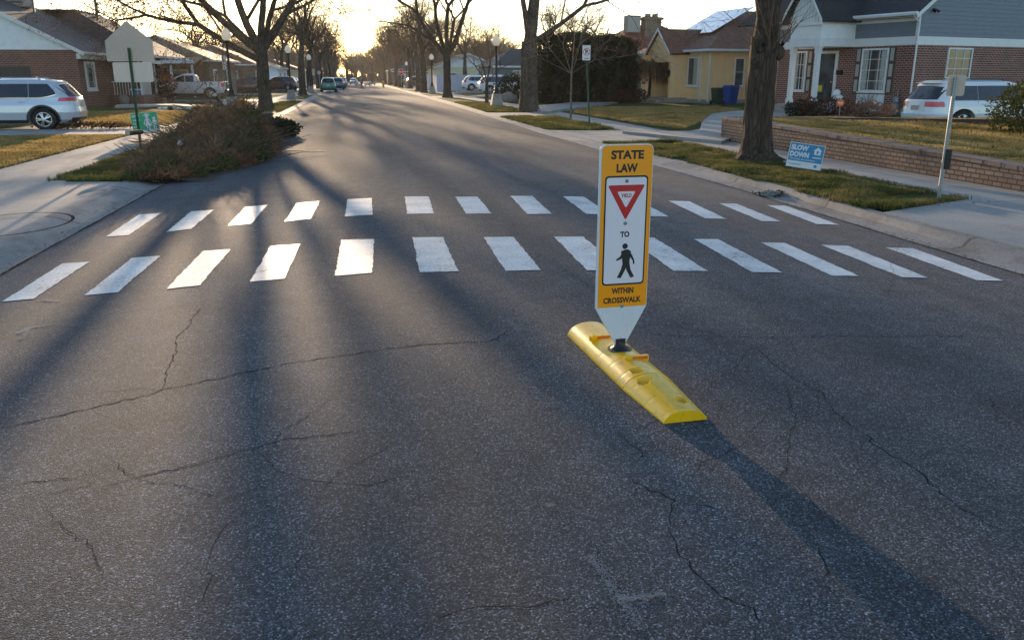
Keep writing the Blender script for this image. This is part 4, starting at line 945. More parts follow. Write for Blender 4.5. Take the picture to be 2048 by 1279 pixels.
# ---- right far: red tiled roof with brick chimney behind the hedge
p = at_y(1322, 150, 92); RH = thing('red_roof_house', 'low house with a red tiled roof and stepped brick chimney behind the tall hedge', 'house', (p.x, p.y, 1.25), R(8))
q = MB(); q.box(-6,6,0,9,-1.5,3.2); q.build('wall', M['brick_tan'], RH)
zr = 6.1
q = MB(); q.poly([(-7.2,-.6,3.1),(6.8,-.6,3.1),(2.2,4.5,zr),(-1.2,4.5,zr)]); q.poly([(6.8,-.6,3.1),(6.8,9.6,3.1),(2.2,4.5,zr)]); q.poly([(6.8,9.6,3.1),(-7.2,9.6,3.1),(-1.2,4.5,zr),(2.2,4.5,zr)]); q.poly([(-7.2,9.6,3.1),(-7.2,-.6,3.1),(-1.2,4.5,zr)]); q.build('roof', M['tile_red'], RH)
q = MB(); q.box(-1.1,.9,2.2,3.3,4,zr+.75); q.box(-1.3,1.1,2.0,3.5,zr+.45,zr+.72); q.box(-.8,-.3,2.5,3,zr+.7,zr+1.1); q.box(.1,.6,2.5,3,zr+.7,zr+1.1); ch = q.build('chimney', M['brick_tan'], RH)
q = MB(); q.box(-3.1,-1.6,2.4,3.6,zr-.9,zr+.9); q.build('rooftop_cooler', M['soffit'], RH)
# ---- right far: grey house with white window behind the parked crossovers
p = at_y(1024, 150, 99); GH = thing('grey_house', 'slate grey low house with white window trim behind the two parked white crossovers', 'house', (p.x, p.y, 0), R(6))
q = MB(); q.box(-2,8,0,8,-.3,2.9); q.build('wall', M['siding_teal'], GH)
q = MB(); q.poly([(-2.5,-.5,2.85),(8.5,-.5,2.85),(5,4,4.9),(1,4,4.9)]); q.poly([(8.5,-.5,2.85),(8.5,8.5,2.85),(5,4,4.9)]); q.poly([(8.5,8.5,2.85),(-2.5,8.5,2.85),(1,4,4.9),(5,4,4.9)]); q.poly([(-2.5,8.5,2.85),(-2.5,-.5,2.85),(1,4,4.9)]); q.build('roof', M['shingle_grey'], GH)
q = MB(); q.box(-2.55,8.55,-.56,-.501,2.68,2.88); q.build('rain_gutter', M['white'], GH)
window(GH, 0, .1, 1.1, .9, 2.4, 'y', -1, .12, 1, 2); window(GH, 0, 3.5, 5.0, .9, 2.4, 'y', -1, .12, 2, 2)

# ---- left: brick house with white gable siding
C3 = un(168, 215, -.02); 
LH = thing('brick_house', 'red brown brick house with white gable siding and small railed porch behind the silver car', 'house', (C3.x, C3.y, 0), R(-3))
ev = 3.12; zgab = 3.10
q = MB(); q.box(-14,-.001,.001,9,-.3,zgab); q.box(-7.5,-.0,9.001,17,-.3,zgab-.1); q.build('wall', M['brick_dark'], LH)
gsl = .52; rr_ = ev + 7*gsl
q = MB(); siding(q, (-14,0,0), (1,0,0), (0,-1,0), zgab+.001, rr_-.1, lambda z: ((z-zgab)/gsl, 14-(z-zgab)/gsl), .2); q.poly([(-14,.02,zgab),(0,.02,zgab),(-7,.02,rr_)]); q.build('gable_siding', M['siding_white'], LH)
q = MB(); q.slab([(.45,-.3,ev-.16),(.45,9.3,ev-.16),(-7,9.3,rr_+.08),(-7,-.3,rr_+.08)], .10); q.slab([(-14.45,9.3,ev-.16),(-14.45,-.3,ev-.16),(-7,-.3,rr_+.079),(-7,9.3,rr_+.079)], .10)
q.poly([(1.9,8.2,ev-.1),(1.9,17.5,ev-.1),(-3.0,14,rr_-.9),(-3.0,9.0,rr_-.9)]); q.poly([(1.9,8.2,ev-.1),(-3.0,9.0,rr_-.9),(-5.5,8.2,ev+.5)]); q.slab([(1.9,17.5,ev-.1),(-8,17.5,ev-.1),(-8,14,rr_-.9),(-3,14,rr_-.9)],.05); q.slab([(-2.9,9.01,rr_-.9),(-2.9,14,rr_-.9),(-8.2,14,rr_-.9),(-8.2,9.01,rr_-.9)],.05); q.build('roof', M['shingle_grey'], LH)
q = MB(); q.prism([(.5,ev-.34),(.5,ev-.14),(-7,rr_+.11),(-7,rr_-.14)], -.36, -.302, 'y'); q.prism([(-14.5,ev-.14),(-14.5,ev-.34),(-7,rr_-.14),(-7,rr_+.11)], -.361, -.303, 'y'); q.build('rake_board', M['white'], LH)
q = MB(); q.box(.451,.53,-.3,4.4,ev-.26,ev-.12); q.box(1.9,1.98,8.2,17.5,ev-.24,ev-.1); q.build('rain_gutter', M['white'], LH)
q = MB(); q.box(-.02,.20,-.02,4.5,ev-.50,ev-.20); q.build('frieze', M['white'], LH)
window(LH, 0, .9, 2.5, .9, 2.5, 'x', 1, .16, 1, 1)
q = MB(); q.box(-3.6,-2.55,-.03,-.001,.55,2.2); q.box(-4.65,-3.62,-.03,-.001,.55,2.2); q.build('dark_shutter', M['dark_wood'], LH)
# porch with posts, railing, door
q = MB(); q.box(.001,2.0,4.6,8.2,-.2,.55); q.box(2.001,2.5,7.0,8.0,-.2,.35); q.build('porch_floor', M['brick_dark'], LH)
q = MB(); q.slab([(.5,4.2,ev-.15),(2.3,4.2,ev-.52),(2.3,8.5,ev-.52),(.5,8.5,ev-.15)], .08); q.build('porch_roof', M['shingle_grey'], LH)
q = MB(); q.box(2.301,2.36,4.1,8.6,ev-.66,ev-.46); q.build('porch_fascia', M['white'], LH)
for yy in (4.75, 6.6, 8.0):
    q = MB(); q.box(1.85,1.96,yy-.055,yy+.055,.551,ev-.5); q.build('porch_post', M['white'], LH)
q = MB(); q.box(1.88,1.93,4.81,6.54,1.32,1.38); q.box(.2,1.85,4.63,4.68,1.32,1.38)
for i in range(11): yy = 4.9+i*.15; q.box(1.89,1.92,yy,yy+.03,.56,1.319)
for i in range(9): xx = .3+i*.17; q.box(xx,xx+.03,4.64,4.67,.56,1.319)
q.build('railing', M['white'], LH)
q = MB(); face_box(q, 0, 6.7, 7.6, .56, 2.55, .04, 'x', 1); do = q.build('door', M['door_wood'], LH)
vp = MB(); vp.tube([(-4.2,6,4.2),(-4.2,6,rr_+.2)], .06, 6); vp.tube([(-2.5,12,4.2),(-2.5,12,rr_+.1)], .11, 6); vp.build('vent_pipe', M['galv'], LH)
cl = MB(); cx0 = hit(40, (C3.x, C3.y+7), (1,0), 20) 
cl.box(-5.85-1.3,-5.85+1.2,5.6,7.4,rr_-1.0,rr_+.75); ac = cl.build('rooftop_cooler', M['soffit'], LH)
cl = MB(); [cl.box(-7.16,-4.64,5.575,5.598,rr_-.8+.14*i,rr_-.72+.14*i) for i in range(10)]; cl.build('louvre', M['dark_wood'], ac)
# ---- far left neighbour: corner of a nearer bungalow
C4 = un(47, 205, 0); NH = thing('bungalow', 'bungalow corner with white gutter and tall window, just above the silver SUV roof', 'house', (C4.x, C4.y-.6, 0), R(-2))
q = MB(); q.box(-9,-.001,0,2.9-.6,-.3,2.75); q.build('wall', M['brick_tan'], NH)
q = MB(); q.box(-9,.02,-.02,-.001,2.28,2.75); q.build('frieze', M['white'], NH)
q = MB(); q.poly([(.75,-.5,2.9),(.75,2.6,2.9),(-3.5,2.6,4.9),(-1.6,-.5,4.0)]); q.poly([(-1.6,-.5,4.0),(-3.5,2.6,4.9),(-9,2.6,4.9),(-9,-.5,2.9),(-3.0,-.5,2.9)]); q.build('roof', M['shingle_brown'], NH)
q = MB(); q.tube([(.78,-.5,2.84),(.78,2.6,2.84)], .08, 6); q.tube([(-2.2,-.56,2.9),(-.3,-.56,2.86),(.78,-.52,2.84)], .08, 6); q.tube([(.7,-.45,2.8),(.25,-.06,2.5)], .05, 6); q.build('rain_gutter', M['white'], NH)
q = MB(); q.prism([(-.75,2.85),(-.95,2.85),(-3.2,4.35),(-3.0,4.45)], -.62, -.52, 'y'); q.build('rake_board', M['white'], NH)
window(NH, 0, -1.85, -.55, .35, 2.25, 'y', -1, .14, 2, 1)
# ---- left: tan roofed bungalows beyond
def bungalow(label, x, y, rz, w, d, eh, rh, wall, roof, wins=3, gable=False, name='bungalow'):
    r = thing(name, label, 'house', (x, y, 0), rz)
    q = MB(); q.box(-w,-.001,.001,d,-.4,eh); q.build('wall', M[wall], r)
    o = .5; q = MB(); a,b,c,e = (o,-o,eh),(o,d+o,eh),(-w-o,d+o,eh),(-w-o,-o,eh)
    if gable: q.slab([(o,-o,eh-.1),(o,d+o,eh-.1),(-w/2,d+o,eh+rh),(-w/2,-o,eh+rh)], .1); q.slab([(-w-o,d+o,eh-.1),(-w-o,-o,eh-.1),(-w/2,-o,eh+rh-.001),(-w/2,d+o,eh+rh-.001)], .1); 
    else: m1, m2 = (-w*.45, d*.35, eh+rh), (-w*.45, d*.65, eh+rh); q.poly([a,b,m2,m1]); q.poly([b,c,m2]); q.poly([c,e,m1,m2]); q.poly([e,a,m1])
    q.build('roof', M[roof], r)
    if gable: q = MB(); q.poly([(-w,-.0,eh),(0,-.0,eh),(-w/2,-.0,eh+rh-.1)]); q.build('gable', M['siding_white'], r); q = MB(); q.prism([(o+.03,eh-.28),(o+.03,eh-.06),(-w/2,eh+rh+.06),(-w-o-.03,eh-.06),(-w-o-.03,eh-.28),(-w/2,eh+rh-.16)], -o-.06, -o-.001, 'y'); q.build('rake_board', M['white'], r)
    q = MB(); q.box(o+.001,o+.07,-o,d+o,eh-.16,eh-.02); q.build('rain_gutter', M['white'], r)
    if not gable: q = MB(); q.box(-w-o,o,-o-.07,-o-.001,eh-.16,eh-.02); q.build('rain_gutter', M['white'], r)
    for i in range(wins):
        x0 = -w + w*(i+.25)/wins; window(r, 0, x0, x0+w*.45/wins, .9, 2.3, 'y', -1, .12, 2, 1, sill=False)
    for i in range(2):
        y0 = d*(i+.25)/2; window(r, 0, y0, y0+1.6, .9, 2.3, 'x', 1, .14, 2, 1, sill=False)
    return r
p = un(434, 190, .05); TB = bungalow('tan shingled bungalow with white trimmed windows behind the white pickup', p.x, p.y-3, R(-4), 12, 11, 3.1, 2.2, 'brick_tan', 'shingle_tan', 2)
q = MB(); q.slab([(-8.5,-4.4,2.72),(-.2,-4.4,2.72),(-.2,.1,3.35),(-8.5,.1,3.35)][::1], .1); q.build('porch_roof', M['shingle_tan'], TB)
q = MB(); [q.box(x,x+.16,-4.2,-4.04,0,2.9) for x in (-8.2,-6.2,-4.2,-2.2,-.5)]; q.box(-8.5,-.2,-4.48,-4.401,2.72,2.97); q.build('porch_posts', M['white'], TB)
p = un(497, 186, .05); bungalow('brown roofed bungalow with grey trim between the pickup and the first lamp', p.x, p.y+6, R(-4), 11, 10, 3.0, 2.1, 'brick_tan', 'shingle_brown', 2)
p = at_y(556, 150, 128); bungalow('pale bungalow glimpsed between the first two left trees', p.x, 128, R(-4), 12, 9, 2.9, 2.0, 'siding_white', 'shingle_grey', 2, True)
p = at_y(600, 150, 168); bungalow('far pale house glimpsed behind the second left lamp', p.x, 168, R(-4), 12, 9, 2.9, 2.0, 'cream_wall', 'shingle_brown', 2)
p = at_y(885, 150, 134); bungalow('cream house glimpsed over the white vinyl fence', p.x+9, 134, R(4), 10, 9, 3.1, 2.0, 'cream_wall', 'shingle_brown', 2, True)
p = at_y(790, 150, 200); bungalow('far brick house beyond the crossing on the right', p.x+9, 200, R(4), 10, 9, 2.9, 2.0, 'brick_dark', 'shingle_grey', 2)

# ================================================================== CARS
def sgnpow(v, e): return math.copysign(abs(v)**e, v)
class Shape:
    """car shell: plan outline at every height, front/rear profile and half width given as (z, value) lists"""
    def __init__(s, front, rear, width, n=5.0): s.fr, s.re, s.wd, s.n = front, rear, width, n
    def at(s, z): return lerp_pts(s.fr, z), lerp_pts(s.re, z), lerp_pts(s.wd, z)
    def pt(s, a, z, off=0):
        xf, xr, w = s.at(z); c = (xf+xr)/2; L = (xf-xr)/2; e = 2/s.n
        return Vector((c + (L+off)*sgnpow(math.cos(a), e), (w+off)*sgnpow(math.sin(a), e), z))
    def side(s, x, z, sg, off=.006):
        xf, xr, w = s.at(z); c = (xf+xr)/2; L = (xf-xr)/2; q = min(.999, abs((x-c)/L))
        return Vector((x, sg*(w*(1-q**s.n)**(1/s.n)+off), z))
    def end(s, y, z, sg, off=.006):
        xf, xr, w = s.at(z); c = (xf+xr)/2; L = (xf-xr)/2; q = min(.999, abs(y/w))
        return Vector((c + sg*(L*(1-q**s.n)**(1/s.n)+off), y, z))
    def shell(s, zs, na=88):
        mb = MB(); n = na
        A = [2*math.pi*(k+.5)/n for k in range(n)]
        for z in zs:
            for a in A: mb.v.append(tuple(s.pt(a, z)))
        for i in range(len(zs)-1):
            for k in range(n): k2 = (k+1) % n; mb.f.append((i*n+k, i*n+k2, (i+1)*n+k2, (i+1)*n+k))
        mb.f.append(tuple(range(n-1, -1, -1))); e = (len(zs)-1)*n; mb.f.append(tuple(e+k for k in range(n)))
        return mb
def patch(sh, kind, a0, a1, lo, hi, sg, off=.007, nx=14, nz=6):
    """surface patch on the shell; side: x from a0..a1; end: y from a0..a1; lo/hi: z bounds (numbers or functions)"""
    mb = MB(); fl = lo if callable(lo) else (lambda t: lo); fh = hi if callable(hi) else (lambda t: hi)
    for i in range(nx+1):
        t = a0 + (a1-a0)*i/nx
        for j in range(nz+1):
            z = fl(t) + (fh(t)-fl(t))*j/nz
            mb.v.append(tuple(sh.side(t, z, sg, off) if kind == 'side' else (sh.end(t, z, sg, off) if kind == 'end' else sh.pt(t, z, off))))
    for i in range(nx):
        for j in range(nz): k = i*(nz+1)+j; mb.f.append((k, k+1, k+nz+2, k+nz+1))
    return mb
def cut(mb, name, m, parent, cutters):
    o = mb.build(name, m, parent, smooth=False, uv=False)
    bm = bmesh.new(); bm.from_mesh(o.data); bmesh.ops.recalc_face_normals(bm, faces=bm.faces); bm.to_mesh(o.data); bm.free()
    tmp = []
    for (x, z, r, w) in cutters:
        c = MB(); c.lathe([(r, -w), (r, w)], 40, (x, 0, z), 'y'); co = c.build('cutter', None, None, uv=False)
        bm = bmesh.new(); bm.from_mesh(co.data); bmesh.ops.recalc_face_normals(bm, faces=bm.faces); bm.to_mesh(co.data); bm.free()
        md = o.modifiers.new('b', 'BOOLEAN'); md.operation = 'DIFFERENCE'; md.object = co; md.solver = 'EXACT'; tmp.append(co)
    par = o.parent; o.parent = None
    bpy.context.view_layer.update(); dg = bpy.context.evaluated_depsgraph_get()
    me = bpy.data.meshes.new_from_object(o.evaluated_get(dg)); o.modifiers.clear(); o.data = me; o.parent = par
    for p in me.polygons: p.use_smooth = True
    me.set_sharp_from_angle(angle=R(34))
    if not me.materials: me.materials.append(m)
    for c in tmp: bpy.data.objects.remove(c)
    return o
def wheel(root, x, y, r, sg, w=.22, rim='alloy', spokes=5):
    t = MB(); t.lathe([(r*.66,-w/2),(r*.9,-w/2),(r,-w*.34),(r,w*.34),(r*.9,w/2),(r*.66,w/2),(r*.64,w*.2)], 28, (x, y, r), 'y', False); wo = t.build('wheel', M['tyre'], root, smooth=True, uv=False)
    q = MB(); yy = y + sg*w*.40
    d = MB(); d.lathe([(r*.64, 0), (r*.1, 0)], 24, (x, yy - sg*.09, r), 'y'); d.build('brake_disc', M['plastic_black'], wo, uv=False)
    s = MB()
    for k in range(spokes):
        for dl in (-.17, .17):
            a = 2*math.pi*k/spokes + dl; p0 = (x + r*.12*math.cos(a-dl*.5), yy + sg*.03, r + r*.12*math.sin(a-dl*.5)); p1 = (x + r*.66*math.cos(a), yy + sg*.0, r + r*.66*math.sin(a)); s.tube([p0, p1], [.030, .022], 4)
    s.lathe([(.06, 0), (.05, sg*.035), (.01, sg*.04)], 12, (x, yy, r), 'y'); s.lathe([(r*.66,-.015*1),(r*.66,.012)], 28, (x, yy, r), 'y') if False else None
    ring = MB(); n = 28
    for i in range(n+1):
        a = 2*math.pi*i/n
        for rr in (r*.60, r*.68): ring.v.append((x+rr*math.cos(a), yy+sg*.004, r+rr*math.sin(a)))
    ring.f = [(2*i, 2*i+1, 2*i+3, 2*i+2) for i in range(n)]; s.add(ring.v, ring.f)
    s.build('rim', M[rim], wo, uv=False)
def dense(a, b, n): return [a + (b-a)*i/n for i in range(n+1)]
def zlevels(sh, z0, z1):
    zs = set(round(v, 4) for v in dense(z0, z1, 26))
    for lst in (sh.fr, sh.re, sh.wd):
        for z, _ in lst:
            if z0 < z < z1: zs.add(round(z, 4))
    return sorted(zs)
def car(kind, label, loc, rz, paint, detail=True, group=None, name='parked_car', plate=True, rack=False):
    root = thing(name, label, {'pickup':'pickup truck','van':'minivan'}.get(kind, 'car'), loc, rz, group)
    if kind in ('suv', 'crossover', 'van', 'sedan'):
        if kind == 'suv':
            front = [(.22,2.20),(.32,2.42),(.60,2.47),(.85,2.40),(.98,2.22),(1.04,1.95),(1.10,1.35),(1.16,1.10),(1.60,.42),(1.68,.16),(1.73,-.2)]
            rear = [(.22,-2.22),(.36,-2.42),(.60,-2.45),(.80,-2.42),(1.02,-2.40),(1.10,-2.36),(1.55,-2.02),(1.66,-1.86),(1.73,-1.4)]
            width = [(.22,.86),(.35,.93),(.6,.965),(.85,.95),(1.05,.90),(1.10,.885),(1.60,.70),(1.68,.62),(1.73,.45)]; top = 1.73; bx = (-1.44, 1.44); wr = .37; belt = 1.09; wtop = 1.56
        elif kind == 'crossover':
            front = [(.2,2.0),(.3,2.22),(.6,2.27),(.85,2.18),(.97,1.9),(1.03,1.5),(1.08,1.05),(1.52,.35),(1.60,.1),(1.65,-.25)]
            rear = [(.2,-2.0),(.35,-2.2),(.62,-2.24),(.95,-2.18),(1.05,-2.12),(1.50,-1.74),(1.60,-1.55),(1.65,-1.15)]
            width = [(.2,.83),(.35,.90),(.6,.92),(.85,.90),(1.02,.85),(1.52,.66),(1.60,.58),(1.65,.4)]; top = 1.65; bx = (-1.32, 1.34); wr = .34; belt = 1.03; wtop = 1.48
        elif kind == 'sedan':
            front = [(.2,2.1),(.3,2.3),(.55,2.33),(.75,2.22),(.86,1.9),(.93,1.2),(.97,.95),(1.32,.2),(1.40,-.05),(1.44,-.35)]
            rear = [(.2,-2.1),(.35,-2.27),(.6,-2.3),(.85,-2.27),(.98,-2.2),(1.02,-1.9),(1.06,-1.65),(1.34,-1.1),(1.40,-.95),(1.44,-.75)]
            width = [(.2,.8),(.35,.88),(.6,.9),(.85,.87),(.98,.82),(1.34,.64),(1.40,.56),(1.44,.4)]; top = 1.44; bx = (-1.3, 1.4); wr = .32; belt = .96; wtop = 1.31
        else:
            front = [(.2,2.35),(.3,2.52),(.6,2.55),(.85,2.42),(.98,2.1),(1.05,1.8),(1.10,1.62),(1.60,.72),(1.70,.42),(1.76,0)]
            rear = [(.2,-2.35),(.38,-2.53),(.58,-2.55),(.62,-2.50),(1.02,-2.46),(1.10,-2.42),(1.58,-2.14),(1.70,-2.02),(1.76,-1.6)]
            width = [(.2,.88),(.38,.97),(.6,.985),(.85,.97),(1.06,.92),(1.60,.76),(1.70,.68),(1.76,.5)]; top = 1.76; bx = (-1.50, 1.52); wr = .35; belt = 1.06; wtop = 1.56
        sh = Shape(front, rear, width)
        body = cut(sh.shell(zlevels(sh, .22, top)), 'body', M[paint], root, [(bx[0], wr, wr+.075, 1.3), (bx[1], wr, wr+.075, 1.3)])
        xr_b, xf_b = lerp_pts(rear, belt), lerp_pts(front, belt)
        ab = lerp_pts(front, belt+.03); at = lerp_pts(front, wtop)
        def hi_side(x):                      # window top follows screen slope in front and the tailgate behind
            z = wtop
            for _ in range(30):
                if lerp_pts(front, z) - .10 < x or lerp_pts(rear, z) + (.36 if kind != 'sedan' else .2) > x: z -= .022
            return max(z, belt + .03)
        xs0, xs1 = xr_b + (.50 if kind != 'sedan' else .75), ab - .22
        lo_side = lambda x: belt + .02 + (.10*max(0, (xs0 + .55 - x)/.55)**2 if kind in ('suv','crossover') else 0)
        for sg in (-1, 1):
            cutx = [xs0, xs0 + (xs1-xs0)*.27, xs0 + (xs1-xs0)*.63, xs1]
            for a, b in zip(cutx, cutx[1:]):
                patch(sh, 'side', a+.008, b-.008, lo_side, hi_side, sg, .008).build('side_window', M['car_glass'], root, smooth='all', uv=False)
            if detail:
                b_ = MB(); pts = [sh.side(xs0 + (xs1-xs0)*i/16, lo_side(xs0 + (xs1-xs0)*i/16)-.012, sg, .010) for i in range(17)]; b_.tube(pts, .011, 4); b_.build('window_trim', M['chrome'] if kind == 'suv' else M['plastic_black'], root, uv=False)
                for x in cutx[1:3]:
                    if abs(x - bx[0]) < wr + .2 and x < 0: x2 = bx[0] + wr + .14
                    else: x2 = x
                    l = MB(); l.tube([sh.side(x, belt-.02, sg, .001), sh.side(x2, .7, sg, .001), sh.side(x2, .36, sg, .001)], .005, 3); l.build('door_seam', M['plastic_black'], root, uv=False)
                for x in (cutx[1]+.12, cutx[2]+.12):
                    h = MB(); p = sh.side(x, belt-.13, sg, .02); q = sh.side(x+.2, belt-.13, sg, .02); h.tube([p, q], .016, 6); h.build('door_handle', M[paint], root, uv=False)
                mr = MB(); p = sh.side(xs1-.05, belt+.06, sg, .09); mr.ball(p, .11, 10, 7, .8, .9, .65); mr.build('side_mirror', M[paint], root, smooth='all', uv=False)
            if kind in ('suv', 'crossover'):
                for x in bx:                     # dark wheel arch lips
                    n = 20; arch = []
                    f = MB()
                    for i in range(n+1):
                        a = math.pi*(-.06 + 1.12*i/n); 
                        for rr in (wr+.07, wr+.125): zz = max(.23, wr + rr*math.sin(a)); p = sh.side(x + rr*math.cos(a), zz, sg, .010); f.v.append(tuple(p))
                    f.f = [(2*i, 2*i+1, 2*i+3, 2*i+2) for i in range(n)]; f.build('wheel_arch', M['plastic_black'], root, uv=False)
                patch(sh, 'side', bx[0]+wr+.1, bx[1]-wr-.1, .235, .36, sg, .012, 10, 2).build('sill', M['plastic_black'], root, uv=False)
            # lamps wrap round the corners
            if kind == 'van': hiL, loL, a0, a1 = 1.02, .84, 2.30, 3.02
            elif kind == 'suv': hiL, loL, a0, a1 = 1.10, .98, 2.15, 2.98
            else: hiL, loL, a0, a1 = 1.12, .92, 2.3, 2.75
            if sg > 0: rng_a = (a0, a1)
            else: rng_a = (2*math.pi-a1, 2*math.pi-a0)
            patch(sh, 'ang', rng_a[0], rng_a[1], loL, hiL, 0, .012, 12, 4).build('tail_light', M['red_lens'], root, smooth='all', uv=False)
            ra = (.22, .62) if sg > 0 else (2*math.pi-.62, 2*math.pi-.22)
            patch(sh, 'ang', ra[0], ra[1], .66, .84, 0, .012, 10, 4).build('headlight', M['clear_lens'], root, smooth='all', uv=False)
        wb = lerp_pts(width, belt+.1)
        patch(sh, 'end', -wb*.80, wb*.80, lambda y: belt+(.03 if kind != 'sedan' else .12), lambda y: wtop-.0 - .12*(abs(y)/wb)**3, -1, .010).build('rear_window', M['car_glass'], root, smooth='all', uv=False)
        patch(sh, 'end', -wb*.82, wb*.82, belt+.06, wtop-.02, 1, .010).build('windscreen', M['car_glass'], root, smooth='all', uv=False)
        patch(sh, 'end', -.75, .75, .24, .42 if kind != 'van' else .28, -1, .014, 12, 3).build('bumper_trim', M['plastic_black'], root, smooth='all', uv=False)
        patch(sh, 'end', -.6, .6, .42, .78, 1, .012, 12, 3).build('grille', M['plastic_black'], root, smooth='all', uv=False)
        xr8 = lerp_pts(rear, .82)
        if plate: q = MB(); q.box(xr8-.03, xr8-.008, -.16, .16, .72, .88) if kind != 'suv' else q.box(xr8-.03, xr8-.008, -.16, .16, .78, .93); q.build('number_plate', M['plate'], root)
        if detail and kind in ('suv', 'van'):
            q = MB(); xr_t = lerp_pts(rear, top-.06); q.prism([(xr_t-.16, top-.10), (xr_t+.25, top-.015), (xr_t+.25, top-.06), (xr_t-.15, top-.125)], -.52, .52, 'y'); q.build('spoiler', M[paint], root, bevel=.01)
            q = MB(); q.tube([(xr_t-.02, 0, wtop-.0),(xr_t-.12, .02, wtop-.16)], .01, 4); q.build('rear_wiper', M['plastic_black'], root)
            for sg in (-1, 1):
                q = MB(); q.tube([(-1.4, sg*.52, top-.03), (-1.3, sg*.53, top+.03), (.0, sg*.54, top+.03), (.1, sg*.53, top-.03)], .018, 5); q.build('roof_rail', M['plastic_black'] if kind == 'van' else M['galv'], root)
            q = MB(); q.prism([(-1.2, top-.01), (-1.0, top-.01), (-1.16, top+.07)], -.02, .02, 'y'); q.build('antenna', M[paint], root)
        if rack:
            q = MB(); q.tube([(-1.2,-.5,top+.08),(.1,-.5,top+.08)], .02, 5); q.tube([(-1.2,.5,top+.08),(.1,.5,top+.08)], .02, 5); [q.tube([(x,-.6,top+.08),(x,.6,top+.08)], .02, 5) for x in (-1.1,-.1)]; [q.tube([(x,s*.5,top-.08),(x,s*.5,top+.08)], .02, 4) for x in (-1.1,0) for s in (-1,1)]; q.build('roof_rack', M['cloth_red'], root)
    else:   # pickup
        fr = [(.35,2.35),(.45,2.62),(.8,2.68),(1.0,2.62),(1.10,2.4),(1.16,1.5),(1.18,1.45)]; re_ = [(.35,-2.4),(.5,-2.62),(.9,-2.64),(1.18,-2.62)]; wd = [(.35,.82),(.5,.93),(.8,.955),(1.1,.93),(1.18,.90)]
        sh = Shape(fr, re_, wd, 7); bx = (-1.55, 1.72); wr = .39
        cut(sh.shell(zlevels(sh, .40, 1.16)), 'body', M[paint], root, [(bx[0], wr, wr+.09, 1.3), (bx[1], wr, wr+.09, 1.3)])
        rails = MB()
        for sg in (-1, 1): rails.box(-2.6, -.70, sg*.90-.04, sg*.90+.04, 1.161, 1.25)
        rails.box(-2.62, -2.55, -.859, .859, 1.161, 1.25); rails.build('bed_rail', M[paint], root, bevel=.012)
        cab = Shape([(1.10,1.55),(1.20,1.38),(1.66,.62),(1.75,.42),(1.80,.1)], [(1.10,-.72),(1.60,-.60),(1.74,-.5),(1.80,-.25)], [(1.10,.90),(1.2,.88),(1.66,.72),(1.75,.66),(1.80,.5)], 6)
        cab.shell(zlevels(cab, 1.10, 1.80)).build('cab', M[paint], root, smooth=True, uv=False)
        for sg in (-1, 1):
            for a, b in ((-.45, .12), (.20, .98)):
                patch(cab, 'side', a, b, 1.23, lambda x: min(1.68, 1.20 + (1.40 - x)*.60 - .05), sg, .008).build('side_window', M['car_glass'], root, smooth='all', uv=False)
            for x in bx:
                n = 20; f = MB()
                for i in range(n+1):
                    a = math.pi*(-.02 + 1.04*i/n)
                    for rr in (wr+.085, wr+.15): f.v.append(tuple(sh.side(x + rr*math.cos(a), max(.41, wr + rr*math.sin(a)), sg, .012)))
                f.f = [(2*i, 2*i+1, 2*i+3, 2*i+2) for i in range(n)]; f.build('wheel_arch', M[paint], root, uv=False)
            for x in (-.62, .16, 1.05): l = MB(); l.tube([sh.side(x, 1.14, sg, .001), sh.side(x, .45, sg, .001)], .006, 3); l.build('door_seam', M['plastic_black'], root, uv=False)
            ra = (2.72, 2.98) if sg > 0 else (2*math.pi-2.98, 2*math.pi-2.72)
            patch(sh, 'side', -2.60, -2.38, .86, 1.13, sg, .012, 4, 4).build('tail_light', M['red_lens'], root, uv=False)
            mr = MB(); mr.ball((1.02, sg*1.02, 1.28), .12, 8, 6, .6, .8, 1); mr.build('side_mirror', M[paint], root, smooth='all', uv=False)
        patch(cab, 'end', -.6, .6, 1.24, 1.66, -1, .01).build('rear_window', M['car_glass'], root, uv=False); patch(cab, 'end', -.68, .68, 1.24, 1.70, 1, .01).build('windscreen', M['car_glass'], root, uv=False)
        q = MB(); q.box(-2.78, -2.60, -.9, .9, .48, .66); q.build('rear_bumper', M['plastic_black'], root, bevel=.03)
        q = MB(); q.box(-.95, .9, -.55, -.45, .24, .34) ; q.box(-.95,.9,.45,.55,.24,.34); q.build('chassis', M['plastic_black'], root)
    for x in bx:
        for sg in (-1, 1): wheel(root, x, sg*(.80 if kind != 'van' else .84), wr, sg, .23, 'alloy', 5)
    u = MB(); u.box(bx[0]+wr+.02, bx[1]-wr-.02, -.7, .7, .2, .5); u.build('underbody', M['plastic_black'], root)
    u = MB(); [u.box(x-wr-.04, x+wr+.04, -.62, .62, .25, .85) for x in bx]; u.build('wheel_well', M['plastic_black'], root)
    return root

p = un(85, 260, -.03)
car('suv', 'silver SUV seen side-on in the near left driveway, tail to the street', (p.x-1.44-.0, p.y+.95, -.05), R(180)+R(2), 'car_silver', name='parked_suv').scale = (1.02, 1.0, .95)
p = un(424, 198, .06)
car('pickup', 'white crew-cab pickup parked side-on in front of the tan roofed bungalow', (p.x-1.55-.1, p.y+.9, .06), R(180), 'car_white', name='pickup_truck')
p = un(1838, 262, -.27)
VA = R(6); hd = Vector((math.cos(VA), math.sin(VA)))
car('van', 'white minivan with red tail lights and dark glass beside the brick house', (p.x + hd.x*3.25 + hd.y*.95, p.y + hd.y*2.5 - hd.x*.95 + 1.6, -.27), VA, 'car_white', name='minivan').scale = (1.3, 1.1, 1.03)
p = at_y(962, 184, 76); car('crossover', 'nearer white crossover in the driveway right of the first right-hand lamp', (p.x+2.1, 77, .17), R(3), 'car_white', True)
